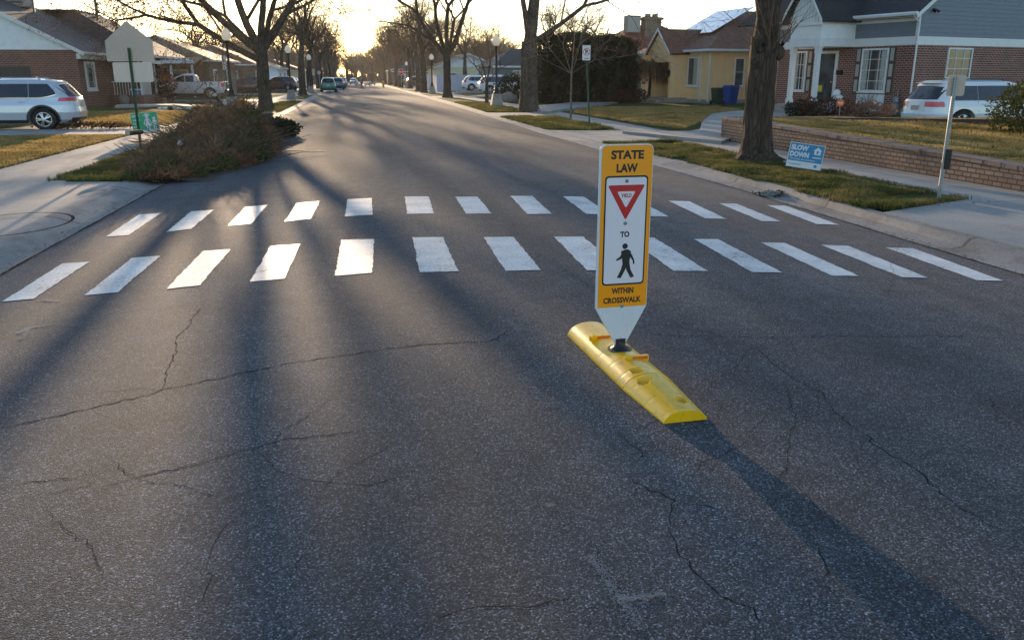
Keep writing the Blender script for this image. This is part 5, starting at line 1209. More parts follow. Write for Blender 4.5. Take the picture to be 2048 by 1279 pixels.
p = at_y(927, 178, 95); car('crossover', 'farther white crossover parked just behind another one, beside the white fence', (p.x+2.1, 95.5, .17), R(4), 'car_white', False)
p = un(657, 184.5, -.05); car('crossover', 'green compact SUV with a red roof rack parked at the left kerb, seen from behind', (p.x, p.y+1.5, road_z(-2.6,105)), R(91), 'car_green', False, rack=True)
G_C = 'distant cars parked along the left kerb'
for i, (px, py, k, c, lab) in enumerate(((676, 176, 'crossover', 'car_teal', 'dark teal SUV parked right in front of the green one'), (687, 171, 'sedan', 'car_teal', 'teal sedan parked second beyond the green SUV'), (692, 167.5, 'crossover', 'car_dark', 'dark car third beyond the green SUV'), (696, 165.3, 'crossover', 'car_white', 'small pale van at the far end of the parked row'))):
    y = (125, 142, 160, 180)[i]; car(k, lab, (-2.35, y, -.05), R(91), c, False, G_C)
car('sedan', 'pale blue car driving toward the camera at the far end of the street', (-.1, 195, -.05), R(-90), 'car_blue', False, name='moving_car')
p = un(485, 186, .0); car('crossover', 'dark SUV in a driveway just right of the first lamp post', (p.x, p.y+2, .0), R(200), 'car_dark', False)
p = un(553, 182, 0); car('suv', 'dark grey SUV in a driveway right of the big forked tree', (p.x, p.y+2, 0), R(172), 'car_dark', False)
p = un(606, 176, 0); car('crossover', 'pale car glimpsed between the second and third left-hand lamps', (p.x-1, 112, 0), R(175), 'car_silver', False)
p = un(768, 166, 0); car('crossover', 'dark car parked sideways at the white fence beyond the crossing', (11, 150, -.02), R(3), 'car_dark', False)

# ================================================================== STREET LAMPS
def lamp_build():
    r = thing('street_lamp', 'x', 'street lamp', (0,0,0))
    q = MB(); q.prism(rrect(-.42,.42,-.42,.42,.05), -.15, .02, 'z')
    q.add([(-.36,-.36,.02),(.36,-.36,.02),(.36,.36,.02),(-.36,.36,.02),(-.23,-.23,.72),(.23,-.23,.72),(.23,.23,.72),(-.23,.23,.72)], [(0,1,5,4),(1,2,6,5),(2,3,7,6),(3,0,4,7),(4,5,6,7)]); q.build('plinth', M['concrete'], r)
    q = MB(); q.lathe([(.20,.721),(.20,.80),(.16,.84),(.13,.98),(.15,1.02),(.10,1.10),(.075,1.3),(.07,2.2),(.055,3.2),(.075,3.24),(.075,3.28),(.05,3.32),(.10,3.40),(.14,3.46)], 16); q.build('pole', M['black_metal'], r, smooth=True)
    q = MB(); q.lathe([(.13,3.461),(.20,3.54),(.245,3.68),(.235,3.80),(.18,3.92),(.09,4.02),(.04,4.07)], 18); q.build('globe', M['globe'], r, smooth='all')
    q = MB(); q.lathe([(.05,4.068),(.045,4.10),(.02,4.13),(.012,4.2)], 10); q.build('finial', M['black_metal'], r, smooth=True)
    return r
lamps = [(1*0-6.55, 47.5, 'nearest left lamp post, its pole rising from behind the brush pile'), (-4.93, 69.3, 'second lamp post on the left strip, just right of the big forked tree'), (-4.77, 97.2, 'third lamp post on the left, close to the green SUV'), (8.42, 51.1, 'nearest right-hand lamp post on a pale concrete plinth in the grass strip'), (8.26, 93, 'second right-hand lamp post, in front of the white fence'), (8.4, 140, 'faint far lamp post on the right')]
p = un(466, 222, -.04)
L0 = None
for i, (x, y, lab) in enumerate(lamps):
    if i == 0: x, y = p.x, p.y
    if L0 is None: L0 = lamp_build(); o = L0
    else: o = copy_tree(L0)
    o.location = (x, y, -.05); o['label'] = lab; o['group'] = 'acorn globe street lamps'

# ================================================================== RETAINING WALL, YARD AND ITS BORDER (right)
def zw(y): return lerp_pts([(8, .20), (11, .28), (14.5, .37), (18, .46), (23.1, .56), (30, .56)], y)
RW = thing('retaining_wall', 'low tumbled-block retaining wall running beside the right-hand sidewalk', 'wall', (10.42, 5, -.1))
mb = MB(); n = 60; rgw = random.Random(4)
for i in range(n+1):
    y = 18.1*i/n; zt_ = zw(y+5)+.1-.09
    for (x, z) in ((0, -.15), (0, zt_), (.30, zt_), (.30, -.15)): mb.v.append((x, y, z))
for i in range(n):
    for k in range(3): mb.f.append((4*i+k, 4*i+k+1, 4*(i+1)+k+1, 4*(i+1)+k))
mb.f.append((0,3,2,1)); mb.f.append((4*n, 4*n+1, 4*n+2, 4*n+3)); mb.f = [f[::-1] for f in mb.f]
mb.build('blocks', M['block'], RW)
mb = MB()
y = 0
while y < 18.0:                     # cap stones, each a little out of line
    L = rgw.uniform(.36, .46); z0 = zw(y+5)+.1-.089; z1 = zw(min(y+L, 18.1)+5)+.1-.089; x0 = -.03 + rgw.uniform(-.012, .012); t = .08+rgw.uniform(-.006,.006)
    mb.add([(x0,y+.004,z0),(.34,y+.004,z0),(.34,y+L-.004,z1),(x0,y+L-.004,z1),(x0,y+.004,z0+t),(.34,y+.004,z0+t),(.34,y+L-.004,z1+t),(x0,y+L-.004,z1+t)], [(0,3,2,1),(4,5,6,7),(0,1,5,4),(1,2,6,5),(2,3,7,6),(3,0,4,7)]); y += L
mb.build('capstones', M['block_cap'], RW, bevel=.01)
mb = MB(); mb.box(.301, 4.2, 18.05, 18.35, -.15, .62); mb.build('return_wall', M['block'], RW)
YD = MB(); cols = [10.72, 11.2, 12, 13, 14.5, 16, 18, 20, 24, 30, 60]; ys = [4 + i*.75 for i in range(26)]
for y in ys:
    for k, x in enumerate(cols): YD.v.append((x, y if y < 22.8 else 23.0, (zw(y)-.07) if k == 0 else zw(y)-.05 - .012*(x-11) + .04*noise.noise(Vector((x*.5, y*.5, 1)))))
nc = len(cols)
YD.f = [(i*nc+k, i*nc+k+1, (i+1)*nc+k+1, (i+1)*nc+k) for i in range(len(ys)-1) for k in range(nc-1)]
YD.build('lawn', M['lawn'], smooth=True, kind='structure')
E1 = un(1540, 241, .42); E2 = un(2120, 258, .28)
up2 = MB(); up2.add([(14.6,22.99,.38),(60,22.99,-.3),(60,29,-.3),(14.6,26.6,.36),(10.73,22.99,.46),(12.6,26.3,.40)], [(0,1,2,3),(4,0,3,5)]); up2.build('lawn', M['lawn'], kind='structure')
BW = thing('border_wall', 'thin dark red border of blocks between the upper lawn and the minivan', 'wall', (E1.x, E1.y, 0), math.atan2(E2.y-E1.y, E2.x-E1.x))
mb = MB(); mb.box(0, (E2-E1).length+8, -.12, .12, -.4, .52); mb.build('blocks', M['timber_red'], BW)
vd = MB(); vd.slab([(E1.x+5, E1.y+.9, -.272), (60, E2.y+.3, -.272), (60, 38, -.272), (17, 34.5, -.05)], .3); vd.build('driveway', M['concrete'], kind='structure')

# ================================================================== FOLIAGE HELPERS
def leafcloud(mb, pts_fn, n, size, rg, droop=0.0, asp=.5, up=0.0):
    for _ in range(n):
        p, nr = pts_fn(rg)
        a = (nr + Vector((rg.gauss(0,.7), rg.gauss(0,.7), rg.gauss(0,.7)-droop+up))).normalized(); b = a.cross(Vector((rg.gauss(0,1), rg.gauss(0,1), rg.gauss(0,1)))).normalized()
        s = size*rg.uniform(.5, 1.5); mb.add([p-b*s*asp*.5, p+a*s*.5-b*s*asp*.5*.9, p+a*s, p+a*s*.5+b*s*asp*.5*.9, p+b*s*asp*.5], [(0,1,2,3,4)])
def blob_fn(c, rx, ry, rz, seed, rough=.3, fill=.25, zmin=None):
    def f(rg):
        while True:
            d = Vector((rg.gauss(0,1), rg.gauss(0,1), rg.gauss(0,1))).normalized()
            k = 1 + rough*noise.noise(d*2.2 + Vector((seed,0,0))) + rough*.6*noise.noise(d*5 + Vector((0,seed,0)))
            k *= 1 - fill*rg.random()**2
            p = Vector((c[0]+d.x*rx*k, c[1]+d.y*ry*k, c[2]+d.z*rz*k))
            if zmin is None or p.z > zmin: return p, d
    return f
def shrub(name, label, cat, loc, rx, ry, rz, n, size, m, seed, stems=12, group=None, stem_m='bark_dark', asp=.5, up=.3):
    r = thing(name, label, cat, loc, 0, group); rg = random.Random(seed); mb = MB()
    leafcloud(mb, blob_fn((0,0,rz*.85), rx, ry, rz, seed, .35, .5, .02), n, size, rg, 0, asp, up); mb.build('foliage', M[m], r, uv=False)
    if stems:
        mb = MB()
        for i in range(stems):
            a = rg.uniform(0,6.28); e = Vector((math.cos(a)*rx*rg.uniform(.3,.9), math.sin(a)*ry*rg.uniform(.3,.9), rz*rg.uniform(.9,1.7))); mb.tube([Vector((0,0,-.03)), e*.5+Vector((0,0,.03)), e], [.018,.012,.005], 4)
        mb.build('stems', M[stem_m], r, uv=False)
    return r
# tall conifer hedge
HP = un(1090, 212, -.05); 
hx0, hx1 = at_y(1078, 170, 57).x, at_y(1262, 170, 57).x
HG = thing('hedge', 'tall dark evergreen hedge between the grey house and the yellow house', 'hedge', ((hx0+hx1)/2, 57, -.05)); rg = random.Random(9)
hw = (hx1-hx0)/2; mb = MB()
def hedge_fn(rg):
    x = rg.uniform(-hw, hw); face = rg.random(); top = 4.15 + .45*noise.noise(Vector((x*.45, 0, 2))) + .2*noise.noise(Vector((x*1.7, 1, 2))) - .7*max(0, (x+hw*.55)/hw - 1.15)
    if face < .62: z = rg.uniform(0, top); y = -1.1 + .55*noise.noise(Vector((x*.7, z*.7, 5))) + .25*noise.noise(Vector((x*2.5, z*2, 5))) + abs(rg.gauss(0,.12)); return Vector((x, y, z)), Vector((0,-1,.35))
    if face < .9: y = rg.uniform(-1, 1.4); return Vector((x, y, top - .25*y*y*.4 + rg.gauss(0,.10))), Vector((0,-.2,1))
    s = rg.choice((-1, 1)); z = rg.uniform(0, top); return Vector((s*(hw+rg.gauss(0,.15)), rg.uniform(-1.1,1.4), z)), Vector((s,0,.3))
leafcloud(mb, hedge_fn, 26000, .17, rg, -.3, .55); mb.build('foliage', M['hedge'], HG, uv=False)
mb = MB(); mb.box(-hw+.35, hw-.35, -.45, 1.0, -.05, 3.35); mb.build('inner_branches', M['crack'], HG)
mb = MB()
for i in range(26): x = -hw + 2*hw*(i+.5)/26 + rg.uniform(-.2,.2); mb.tube([(x,-.8,-.05),(x+rg.gauss(0,.1),-.9,1.3)], [.09,.05], 6)
mb.build('stems', M['bark_dark'], HG, uv=False)
# shrubs about the yards
def shp(name, label, px, py, z, rx, rz, n, size, m, seed, **k): p = un(px, py, z); return shrub(name, label, 'shrub', (p.x, p.y, z), rx, rx*.9, rz, n, size, m, seed, **k)
shp('shrub', 'rounded dark evergreen shrub behind the house-shaped sign back', 314, 205, 0, 1.15, 1.3, 2600, .14, 'shrub_red', 3)
shp('shrub', 'dark green shrub left of the tall straight trunk', 1030, 200, -.05, 1.3, 1.0, 2200, .16, 'conifer', 4)
shp('shrub', 'small bright green round shrub beside the boulders', 1214, 193, 0, .75, .36, 1300, .09, 'green_needle', 5)
shp('shrub', 'low dark shrub by the porch steps of the brick house', 1602, 232, .0, .75, .34, 1500, .08, 'conifer', 6)
shp('shrub', 'dark reddish low shrub left of the orange lawn sign', 1650, 233, .0, 1.3, .42, 2200, .09, 'shrub_red', 7)
shp('shrub', 'brownish twiggy shrub right of the orange lawn sign', 1735, 236, .0, 1.0, .33, 1600, .08, 'dead_needle', 8)
shp('shrub', 'orange tinged shrub at the right edge of the photo', 2062, 270, .3, .95, .66, 6500, .06, 'holly', 9)
shp('shrub', 'dark red twiggy shrub under the weeping tree', 1262, 205, .0, 1.1, .5, 1700, .10, 'shrub_red', 10)
def twigbush(name, label, px, py, z, h, n, m, seed, spread=.8, w=.012, weep=False):
    p = un(px, py, z); r = thing(name, label, 'shrub' if not weep else 'tree', (p.x, p.y, z)); rg = random.Random(seed); mb = MB()
    if weep: 
        t = MB(); t.tube([(0,0,-.05),(.05,0,h*.5),(0,.02,h*.86)], [.13,.10,.09], 8); t.build('trunk', M['bark_dark'], r)
    for i in range(n):
        a = rg.uniform(0,6.28); d = Vector((math.cos(a)*spread*rg.uniform(.3,1), math.sin(a)*spread*rg.uniform(.3,1), 1)).normalized()
        q = Vector((0,0,0)) if not weep else Vector((0,0,h*.84)); pts = [q]; L = h*rg.uniform(.6,1)
        for s in range(6):
            dz = (.08 if not weep else -.42*(s+.3)); d = (d + Vector((rg.gauss(0,.12), rg.gauss(0,.12), dz))).normalized(); pts.append(pts[-1] + d*L/6*(1 if not weep else .95))
            if pts[-1].z < .15 and weep: break
        mb.tube(pts, [w*(1-.13*k) for k in range(len(pts))], 3, cap=False)
        for k in range(2, len(pts)-1): e = pts[k] + Vector((rg.gauss(0,1), rg.gauss(0,1), rg.gauss(.3,.6) if not weep else -1)).normalized()*L*.22; mb.tube([pts[k], e], [w*.5, w*.2], 3, cap=False)
    mb.build('branches' if not weep else 'crown', M[m], r, uv=False); return r
twigbush('weeping_tree', 'small weeping tree with an umbrella of dark bare twigs before the yellow house', 1297, 203, 0, 2.7, 260, 'twig_warm', 21, 1.5, .022, True)
twigbush('bare_shrub', 'pale twiggy bare shrub below the yellow house window', 1368, 203, 0, 1.5, 60, 'bark_pale', 22)
twigbush('bare_shrub', 'pale bare shrub before the white panel under the brick house window', 1728, 226, .1, 1.15, 60, 'bark_pale', 23, .8, .008)
twigbush('bare_shrub', 'tiny leafless bush near the white path before the hedge', 1233, 204, 0, 1.5, 26, 'bark_pale', 24, .9)
def rock(label, px, py, z, r, seed, cat='boulder', group=None):
    p = un(px, py, z); rg = random.Random(seed); mb = MB(); mb.ball((0,0,r*.4), r, 14, 9, 1.15, .9, .68)
    mb.v = [tuple(Vector(v)*(1+.22*noise.noise(Vector(v)/r*1.4+Vector((seed,0,0))))) for v in mb.v]
    o = mb.build('boulder', M['rock'], smooth=True, uv=False); o.location = (p.x, p.y, z); return tag(o, label, cat, group)
rock('grey boulder under the dark shrub left of the tall straight trunk', 1018, 203, 0, .55, 1); rock('rounded boulder at the left of the small green shrub', 1195, 192, 0, .55, 2); rock('large pale boulder at the right of the small green shrub', 1245, 196, 0, .75, 3)
rock('smaller pale boulder nearest to the weeping tree', 1256, 199, 0, .5, 4)

# ================================================================== BRUSH PILE
BP = thing('brush_pile', 'large heap of cut brown and green branches lying over the left kerb', 'brush pile', (-3.7, 15.2, -.05)); rg = random.Random(55)
def pile_h(x, y):                  # local: y 0..12.5, x -2..2
    t = y/11.4
    if t < 0 or t > 1: return 0
    cx = lerp_pts([(0,.25),(.25,.62),(.5,.5),(1,.5)], t); hw_ = lerp_pts([(0,.5),(.12,.95),(.35,1.35),(.7,1.15),(1,.3)], t); q = (x-cx)/hw_
    if abs(q) > 1: return 0
    return lerp_pts([(0,.12),(.15,.55),(.4,1.1),(.62,1.8),(.8,1.15),(1,.2)], t) * .58 * (1-q*q)**.6 * (1 + .55*noise.noise(Vector((x*1.3, y*.9, 4))) + .25*noise.noise(Vector((x*3, y*3, 4))))
def pile_fn(sel):
    def f(rg):
        while True:
            x = rg.uniform(-2.2, 2.6); y = rg.uniform(0, 12.6); h = pile_h(x, y)
            if h < .04: continue
            k = noise.noise(Vector((x*1.1, y*.75, 11)))
            if not sel(k, x, y): continue
            z = h*(1-.35*rg.random()**2); e = .08
            nr = Vector((-(pile_h(x+e,y)-pile_h(x-e,y))/(2*e), -(pile_h(x,y+e)-pile_h(x,y-e))/(2*e), 1)).normalized()
            return Vector((x, y, z)), nr
    return f
mb = MB(); leafcloud(mb, pile_fn(lambda k, x, y: k < .02 or rg.random() < .12), 17000, .13, rg, .5, .16); mb.build('dead_needles', M['dead_needle'], BP, uv=False)
mb = MB(); leafcloud(mb, pile_fn(lambda k, x, y: k > .0 or rg.random() < .06), 13000, .10, rg, .1, .2); mb.build('green_needles', M['green_needle'], BP, uv=False)
mb = MB(); leafcloud(mb, pile_fn(lambda k, x, y: x < -.2 and y < 9 and (k < .3)), 3800, .085, rg, -.2, .45); mb.build('grey_green_leaves', M['sage'], BP, uv=False)
mb = MB()
for i in range(2300):
    p, nr = pile_fn(lambda k, x, y: True)(rg); a = rg.uniform(0,6.28); d = (Vector((math.cos(a), math.sin(a), rg.uniform(-.3,.5))) + nr*.65).normalized(); L = rg.uniform(.2, .8)*(1.5 if p.x > 0 and rg.random() < .15 else 1); r0 = rg.uniform(.004,.014)
    q = p + d*L + Vector((0,0,-.12*L)); 
    if q.z < .02: q.z = .02
    mb.tube([p - nr*.1, p.lerp(q,.5)+Vector((rg.gauss(0,.04),rg.gauss(0,.04),.03)), q], [r0, r0*.7, r0*.35], 3, cap=False)
mb.build('branches', M['twig_warm'], BP, uv=False)
for (x, y, z) in ((-.6, 6.5, 1.0), (.7, 5.6, 1.12), (-.9, 3.2, .6), (1.2, 7.5, .8), (.4, 1.6, .5), (.1, 8.2, 1.25)):
    d = Vector((rg.uniform(-.5,.5), -1, rg.uniform(0,.4))).normalized(); c = Vector((x,y,z)); mb = MB(); ci = MB(); mb.tube([c+d*-.7, c+d*.02], [.05,.055], 8); ci.tube([c+d*.0201, c+d*.023], [.05,.05], 10); lo_ = mb.build('cut_limb', M['bark'], BP, uv=False); ci.build('sawn_end', M['soffit'], lo_, uv=False)
mb = MB(); mb.v = []; nx, ny = 24, 60
for j in range(ny+1):
    for i in range(nx+1): x = -2.2+4.8*i/nx; y = 12.6*j/ny; mb.v.append((x, y, pile_h(x,y)*.70-.03))
mb.f = [(j*(nx+1)+i, j*(nx+1)+i+1, (j+1)*(nx+1)+i+1, (j+1)*(nx+1)+i) for j in range(ny) for i in range(nx)]
mb.build('inner_branches', M['dirt'], BP, smooth=True)
p = un(552, 279, -.12); shrub('cut_shrub', 'rounded dark green cut shrub lying on the road beside the brush pile', 'shrub', (p.x, p.y, -.09), .62, .55, .30, 4200, .07, 'conifer', 61, 14)

# ================================================================== GRASS BLADES
def grass(label, fn, n, h, m, seed):
    rg = random.Random(seed); mb = MB()
    for _ in range(n):
        x, y, z = fn(rg)
        k = .6 + .8*max(0, noise.noise(Vector((x*1.3, y*1.3, seed)))+.4)
        for b in range(3):
            a = rg.uniform(0, 6.283); hh = h*k*rg.uniform(.5, 1.2); w = rg.uniform(.004, .009)*(1+ (y/25)); lean = rg.uniform(.15, .9)*hh; ox, oy = x+rg.gauss(0,.02), y+rg.gauss(0,.02)
            dx, dy = math.cos(a), math.sin(a); mb.v += [(ox-dy*w, oy+dx*w, z-.01), (ox+dy*w, oy-dx*w, z-.01), (ox+dx*lean, oy+dy*lean, z+hh)]; n0 = len(mb.v); mb.f.append((n0-3, n0-2, n0-1))
    o = mb.build('grass', M[m], uv=False); return tag(o, label, 'grass', kind='stuff')
def in_rect(x0, x1, y0, y1, zf):
    def f(rg): x = rg.uniform(x0, x1); y = rg.uniform(y0, y1); return x, y, zf(x, y)
    return f
def strip1(rg):
    while True:
        y = 10.2 + 12.6*rg.random()**1.25; x = rg.uniform(rc(y)-.03, 8.99)
        if y < 10.06 + (x-6.93)*.44 + rg.gauss(0,.03): continue
        if x > 8.95 + rg.gauss(0,.03): continue
        if noise.noise(Vector((x*1.5, y*1.1, 8))) < -.28: continue
        return x, y, RZ(y)-.004
# the strip narrows to a point at its near end
grass('rough green and straw grass of the right parking strip, round the near trunk', strip1, 21000, .075, 'blade', 1)
def strip2(rg):
    while True:
        y = rg.uniform(28.2, 38.3); x = rg.uniform(rc(y)-.03, 8.98); 
        if y < 29 and abs(x-7.8) > (y-27.9): continue
        return x, y, RZ(y)
grass('sunlit grass strip with the sapling and the no-parking sign', strip2, 7000, .09, 'blade', 2)
def strip3(rg): y = rg.uniform(43, 60); return rg.uniform(rc(y), 8.98), y, RZ(y)
grass('grass strip round the nearest right-hand lamp post', strip3, 5000, .10, 'blade', 3)
def lstrip(rg):
    while True:
        y = 15.05 + 12.4*rg.random(); x = rg.uniform(-5.22, -3.8)
        if y < 15.9 and x < -4.0 - (y-15.05)*1.6 - 0: 
            if rg.random() < .9 and x < -4.9: continue
        return x, y, LZ(y)
grass('grass of the near left parking strip beside the brush pile', lstrip, 12000, .08, 'blade', 4)
def lstrip2(rg):
    y = rg.choice((rg.uniform(33, 41), rg.uniform(44.5, 63))); return rg.uniform(-5.2, -3.8), y, LZ(y)
grass('grass strip at the foot of the big forked tree', lstrip2, 6000, .10, 'blade', 5)
def llawn(rg): y = 15.6 + 11.7*rg.random()**1.2; x = -6.78 - 11*rg.random()**1.3; return x, y, -.03
grass('yellow winter lawn left of the near sidewalk', llawn, 30000, .055, 'blade_straw', 6)
def llawn2(rg): y = 32.8 + 13*rg.random(); x = -6.8 - 16*rg.random(); return x, y, -.02
grass('lawn before the left brick house', llawn2, 16000, .075, 'blade_straw', 7)
def ryard(rg): y = 9 + 14*rg.random(); x = 10.74 + 9*rg.random()**1.3; return x, y, zw(y)-.05-.012*(x-11)
grass('raised winter lawn behind the block retaining wall', ryard, 34000, .06, 'blade_straw', 8)
YL = [(10.45,40.5),(10.45,29.2),(10.6,27.6),(11.0,27.3),(13.2,31.2),(16.7,38.3),(19.8,41.5),(20.5,47),(13,47)]
def inside(x, y, P):
    c = False
    for (x0, y0), (x1, y1) in zip(P, P[1:]+P[:1]):
        if (y0 > y) != (y1 > y) and x < (x1-x0)*(y-y0)/(y1-y0)+x0: c = not c
    return c
def ylawn(rg):
    while True:
        x = rg.uniform(10.4, 20.5); y = rg.uniform(27, 47)
        if inside(x, y, YL): return x, y, -.02
grass('winter lawn in front of the yellow house', ylawn, 16000, .09, 'blade_straw', 9)
def lv(rg):
    y = rg.uniform(10.3, 22); return rg.uniform(rc(y), 9.0), y, RZ(y)+.035
rg = random.Random(33); mb = MB()
for i in range(900):
    x, y, z = lv(rg); s_ = rg.uniform(.015, .035); a = rg.uniform(0, 6.28); mb.poly([(x+s_*math.cos(a+k*1.57)*(1 if k % 2 else .5), y+s_*math.sin(a+k*1.57)*(1 if k % 2 else .5), z+rg.uniform(-.01, .02)) for k in range(4)])
o = mb.build('fallen_leaves', M['dead_leaf'], uv=False); tag(o, 'dry leaves caught in the grass round the near trunk', 'leaves', kind='stuff')
# loose leaves and grit lying in the gutters
rg = random.Random(91); mb = MB()
for i in range(1500):
    if rg.random() < .5: y = rg.uniform(5, 16); x = re(y) + abs(rg.gauss(0, .10)) - .05
    elif rg.random() < .75: y = rg.uniform(8, 17); x = le(y) - abs(rg.gauss(0,.12)) + .05 + (.25*noise.noise(Vector((y,0,0))) if y > 9 else 0)
    else: y = rg.uniform(5, 30); x = rg.uniform(-3.2, 6.2)
    z = (road_z(x, y) if le(y) < x < re(y) else (road_z(re(y), y) if x > 0 else road_z(le(y), y)))+.008; s = rg.uniform(.006, .022)*(1 if abs(x) > 3 else .6); a = rg.uniform(0,6.28)
    mb.poly([(x+s*math.cos(a+k*1.57)*(1 if k%2 else .55), y+s*math.sin(a+k*1.57)*(1 if k%2 else .55), z+rg.uniform(0,.008)) for k in range(4)])
o = mb.build('leaf_litter', M['dead_leaf'], uv=False); tag(o, 'scattered dry leaves and grit along the gutters', 'litter', kind='stuff')

# ================================================================== SIGNS ON POSTS
def upost(mb, x, y, z0, z1, w=.03):
    mb.prism([(x-w,y),(x-w*.4,y+.004),(x-w*.4,y+.022),(x+w*.4,y+.022),(x+w*.4,y+.004),(x+w,y),(x+w,y-.004),(x+w*.55,y-.004),(x+w*.55,y+.018),(x-w*.55,y+.018),(x-w*.55,y-.004),(x-w,y-.004)], z0, z1, 'z')
def holes(mb, x, y, z0, z1, step=.05, r=.0065):
    z = z0
    while z < z1: mb.lathe([(r,0),(r,-.001)], 6, (x, y, z), 'y'); z += step
# left: backs of a house-shaped sign and a plate on a green post
p = un(284, 302, -.045); D = math.hypot(p.x, p.y); base_ = (p.x, p.y)
def zp(py, px=268): return zat(py, px, base_) + .045
SB = thing('school_sign', 'bare metal backs of a house-shaped sign and a plate on a green post', 'sign', (p.x, p.y, -.045), R(-14))
q = MB(); upost(q, 0, -.03, -.1, zp(96), .034); po = q.build('post', M['green_post'], SB)
q = MB(); holes(q, 0, -.0345+.022, .2, zp(170), .05); q.build('post_holes', M['crack'], po)
kx = D/F*1.02
q = MB(); wv = 42*kx; q.prism([(-wv, zp(123)), (-wv*.99, zp(82)), (0, zp(42)), (wv*.99, zp(82)), (wv, zp(123))], 0.002, .008, 'y'); q.build('house_shaped_plate', M['sign_back'], SB)
q = MB(); q.prism(rrect(-33*kx, 37*kx, zp(164), zp(125), .04), -.010, -.004, 'y'); q.build('rectangular_plate', M['plate_back'], SB)
# right: galvanised square post with a small sign back and a black box
p = un(1877, 398, -.108); Dp = math.hypot(p.x, p.y); GP = thing('signpost', 'perforated galvanised post with a small blank sign back and a black button box', 'signpost', (p.x, p.y, -.11), R(-30))
zq = lambda py: zat(py, 1885, (p.x, p.y)) + .11
q = MB(); q.box(-.026,.026,-.026,.026,-.1,zq(155)); po = q.build('post', M['galv'], GP, bevel=.004)
q = MB(); holes(q, 0, -.0262, .05, zq(152), .0254*1.5, .007)
q2 = MB(); holes(q2, 0, 0, .05, zq(152), .0254*1.5, .007); q.v += [(-.0265-(y), x, z) for x, y, z in q2.v]; b0 = len(q.v)-len(q2.v); q.f += [tuple(b0+i for i in f) for f in q2.f]
q.build('post_holes', M['crack'], po)
q = MB(); q.prism(rrect(-.10,.135,zq(192),zq(150),.03), .028, .033, 'y'); q.build('sign_plate', M['sign_back'], GP)
q = MB(); q.box(-.0,.085,-.045,.05,zq(338),zq(298)); q.build('button_box', M['black_metal'], GP, bevel=.006)
q = MB(); q.box(-.032,-.0265,-.03,.03,zq(338),zq(325)); q.box(-.032,.03,-.032,-.0265,zq(338),zq(325)); q.build('strap', M['chrome'], GP)
# right mid: no parking sign on leaning green post
p = un(1179, 253, -.095); NP = thing('no_parking_sign', 'white no-parking sign with a circled crossed-out P on a leaning green post', 'sign', (p.x, p.y, -.095), R(-4)); zn = lambda py: zat(py, 1172, (p.x, p.y)) + .095
h_ = zn(92); lean_ = -.16/h_
q = MB(); upost(q, 0, 0, -.1, h_, .03); q.v = [(x + lean_*z*1.2, y, z) for x, y, z in q.v]; q.build('post', M['green_post'], NP)
lx_ = lambda z: lean_*z*1.2
za, zb_ = zn(121), zn(91); cx_ = lx_((za+zb_)/2); s2_ = (zb_-za)/.46
q = MB(); q.prism(rrect(cx_-.15, cx_+.14, za, zb_, .02), -.016, -.010, 'y'); pn = q.build('sign_plate', M['panel_white'], NP)
def ringmesh(mb, cx, cz, r0, r1, y, n=30):
    b = len(mb.v)
    for i in range(n):
        a = 2*math.pi*i/n
        for r in (r0, r1): mb.v.append((cx+r*math.cos(a), y, cz+r*math.sin(a)))
    mb.f += [(b+2*i, b+2*((i+1)%n), b+2*((i+1)%n)+1, b+2*i+1) for i in range(n)]
cz_ = zb_ - .22
q = MB(); text_mb('P', .15, .095, .05, q, onY(-.0172), cx_, cz_); q.build('letter', M['sign_black'], pn)
q = MB(); ringmesh(q, cx_, cz_, .108, .130, -.0178); q.poly([(cx_-.085,-.0180,cz_+.070),(cx_+.070,-.0180,cz_-.085),(cx_+.085,-.0180,cz_-.070),(cx_-.070,-.0180,cz_+.085)]); q.poly([(cx_-.09,-.0182,za+.05),(cx_+.09,-.0182,za+.05),(cx_+.09,-.0182,za+.075),(cx_-.09,-.0182,za+.075)]); q.build('prohibition_ring', M['sign_red'], pn)
# lamp post plate, far stop sign and the back of its neighbour, street name plates
def small_sign(name, label, cat, px, py_base, py0, py1, w, m, post='green_post', octo=False, z=-.05, rz=0, round_=False):
    p = un(px, py_base, z); zz = lambda py: zat(py, px, (p.x, p.y)) - z
    r = thing(name, label, cat, (p.x, p.y, z), rz); q = MB(); q.tube([(0,.03,-.1),(0,.03,zz(py1)-.05)], .035, 6); q.build('post', M[post], r)
    q = MB(); a, b = zz(py0), zz(py1); c = (a+b)/2; h = abs(b-a)/2
    if octo: q.prism([(w*math.cos(R(22.5+45*k))*1.0, c + w*math.sin(R(22.5+45*k))) for k in range(8)], -.02, -.01, 'y')
    elif round_: q.prism([(w*math.cos(R(30*k)), c + w*math.sin(R(30*k))) for k in range(12)], -.02, -.01, 'y')
    else: q.prism(rrect(-w, w, min(a,b), max(a,b), .03), -.02, -.01, 'y')
    pl_ = q.build('sign_plate', M[m], r); return r, pl_, c
r, pl_, c = small_sign('stop_sign', 'red octagonal stop sign on the right at the far crossing', 'sign', 803, 176.5, 150, 138, .50, 'sign_red', 'galv', True)
q = MB(); text_mb('STOP', .24, .68, .04, q, onY(-.0215), 0, c); q.build('lettering', M['panel_white'], pl_)
q = MB(); 
for k in range(8):
    a0, a1 = R(22.5+45*k), R(67.5+45*k); q.poly([(.50*math.cos(a0),-.0207,c+.50*math.sin(a0)),(.50*math.cos(a1),-.0207,c+.50*math.sin(a1)),(.46*math.cos(a1),-.0207,c+.46*math.sin(a1)),(.46*math.cos(a0),-.0207,c+.46*math.sin(a0))])
q.build('white_edge', M['panel_white'], pl_)
small_sign('sign_back', 'tan rectangular sign back on the left strip beside the third lamp', 'sign', 627, 182, 151, 138, .29, 'sign_back')
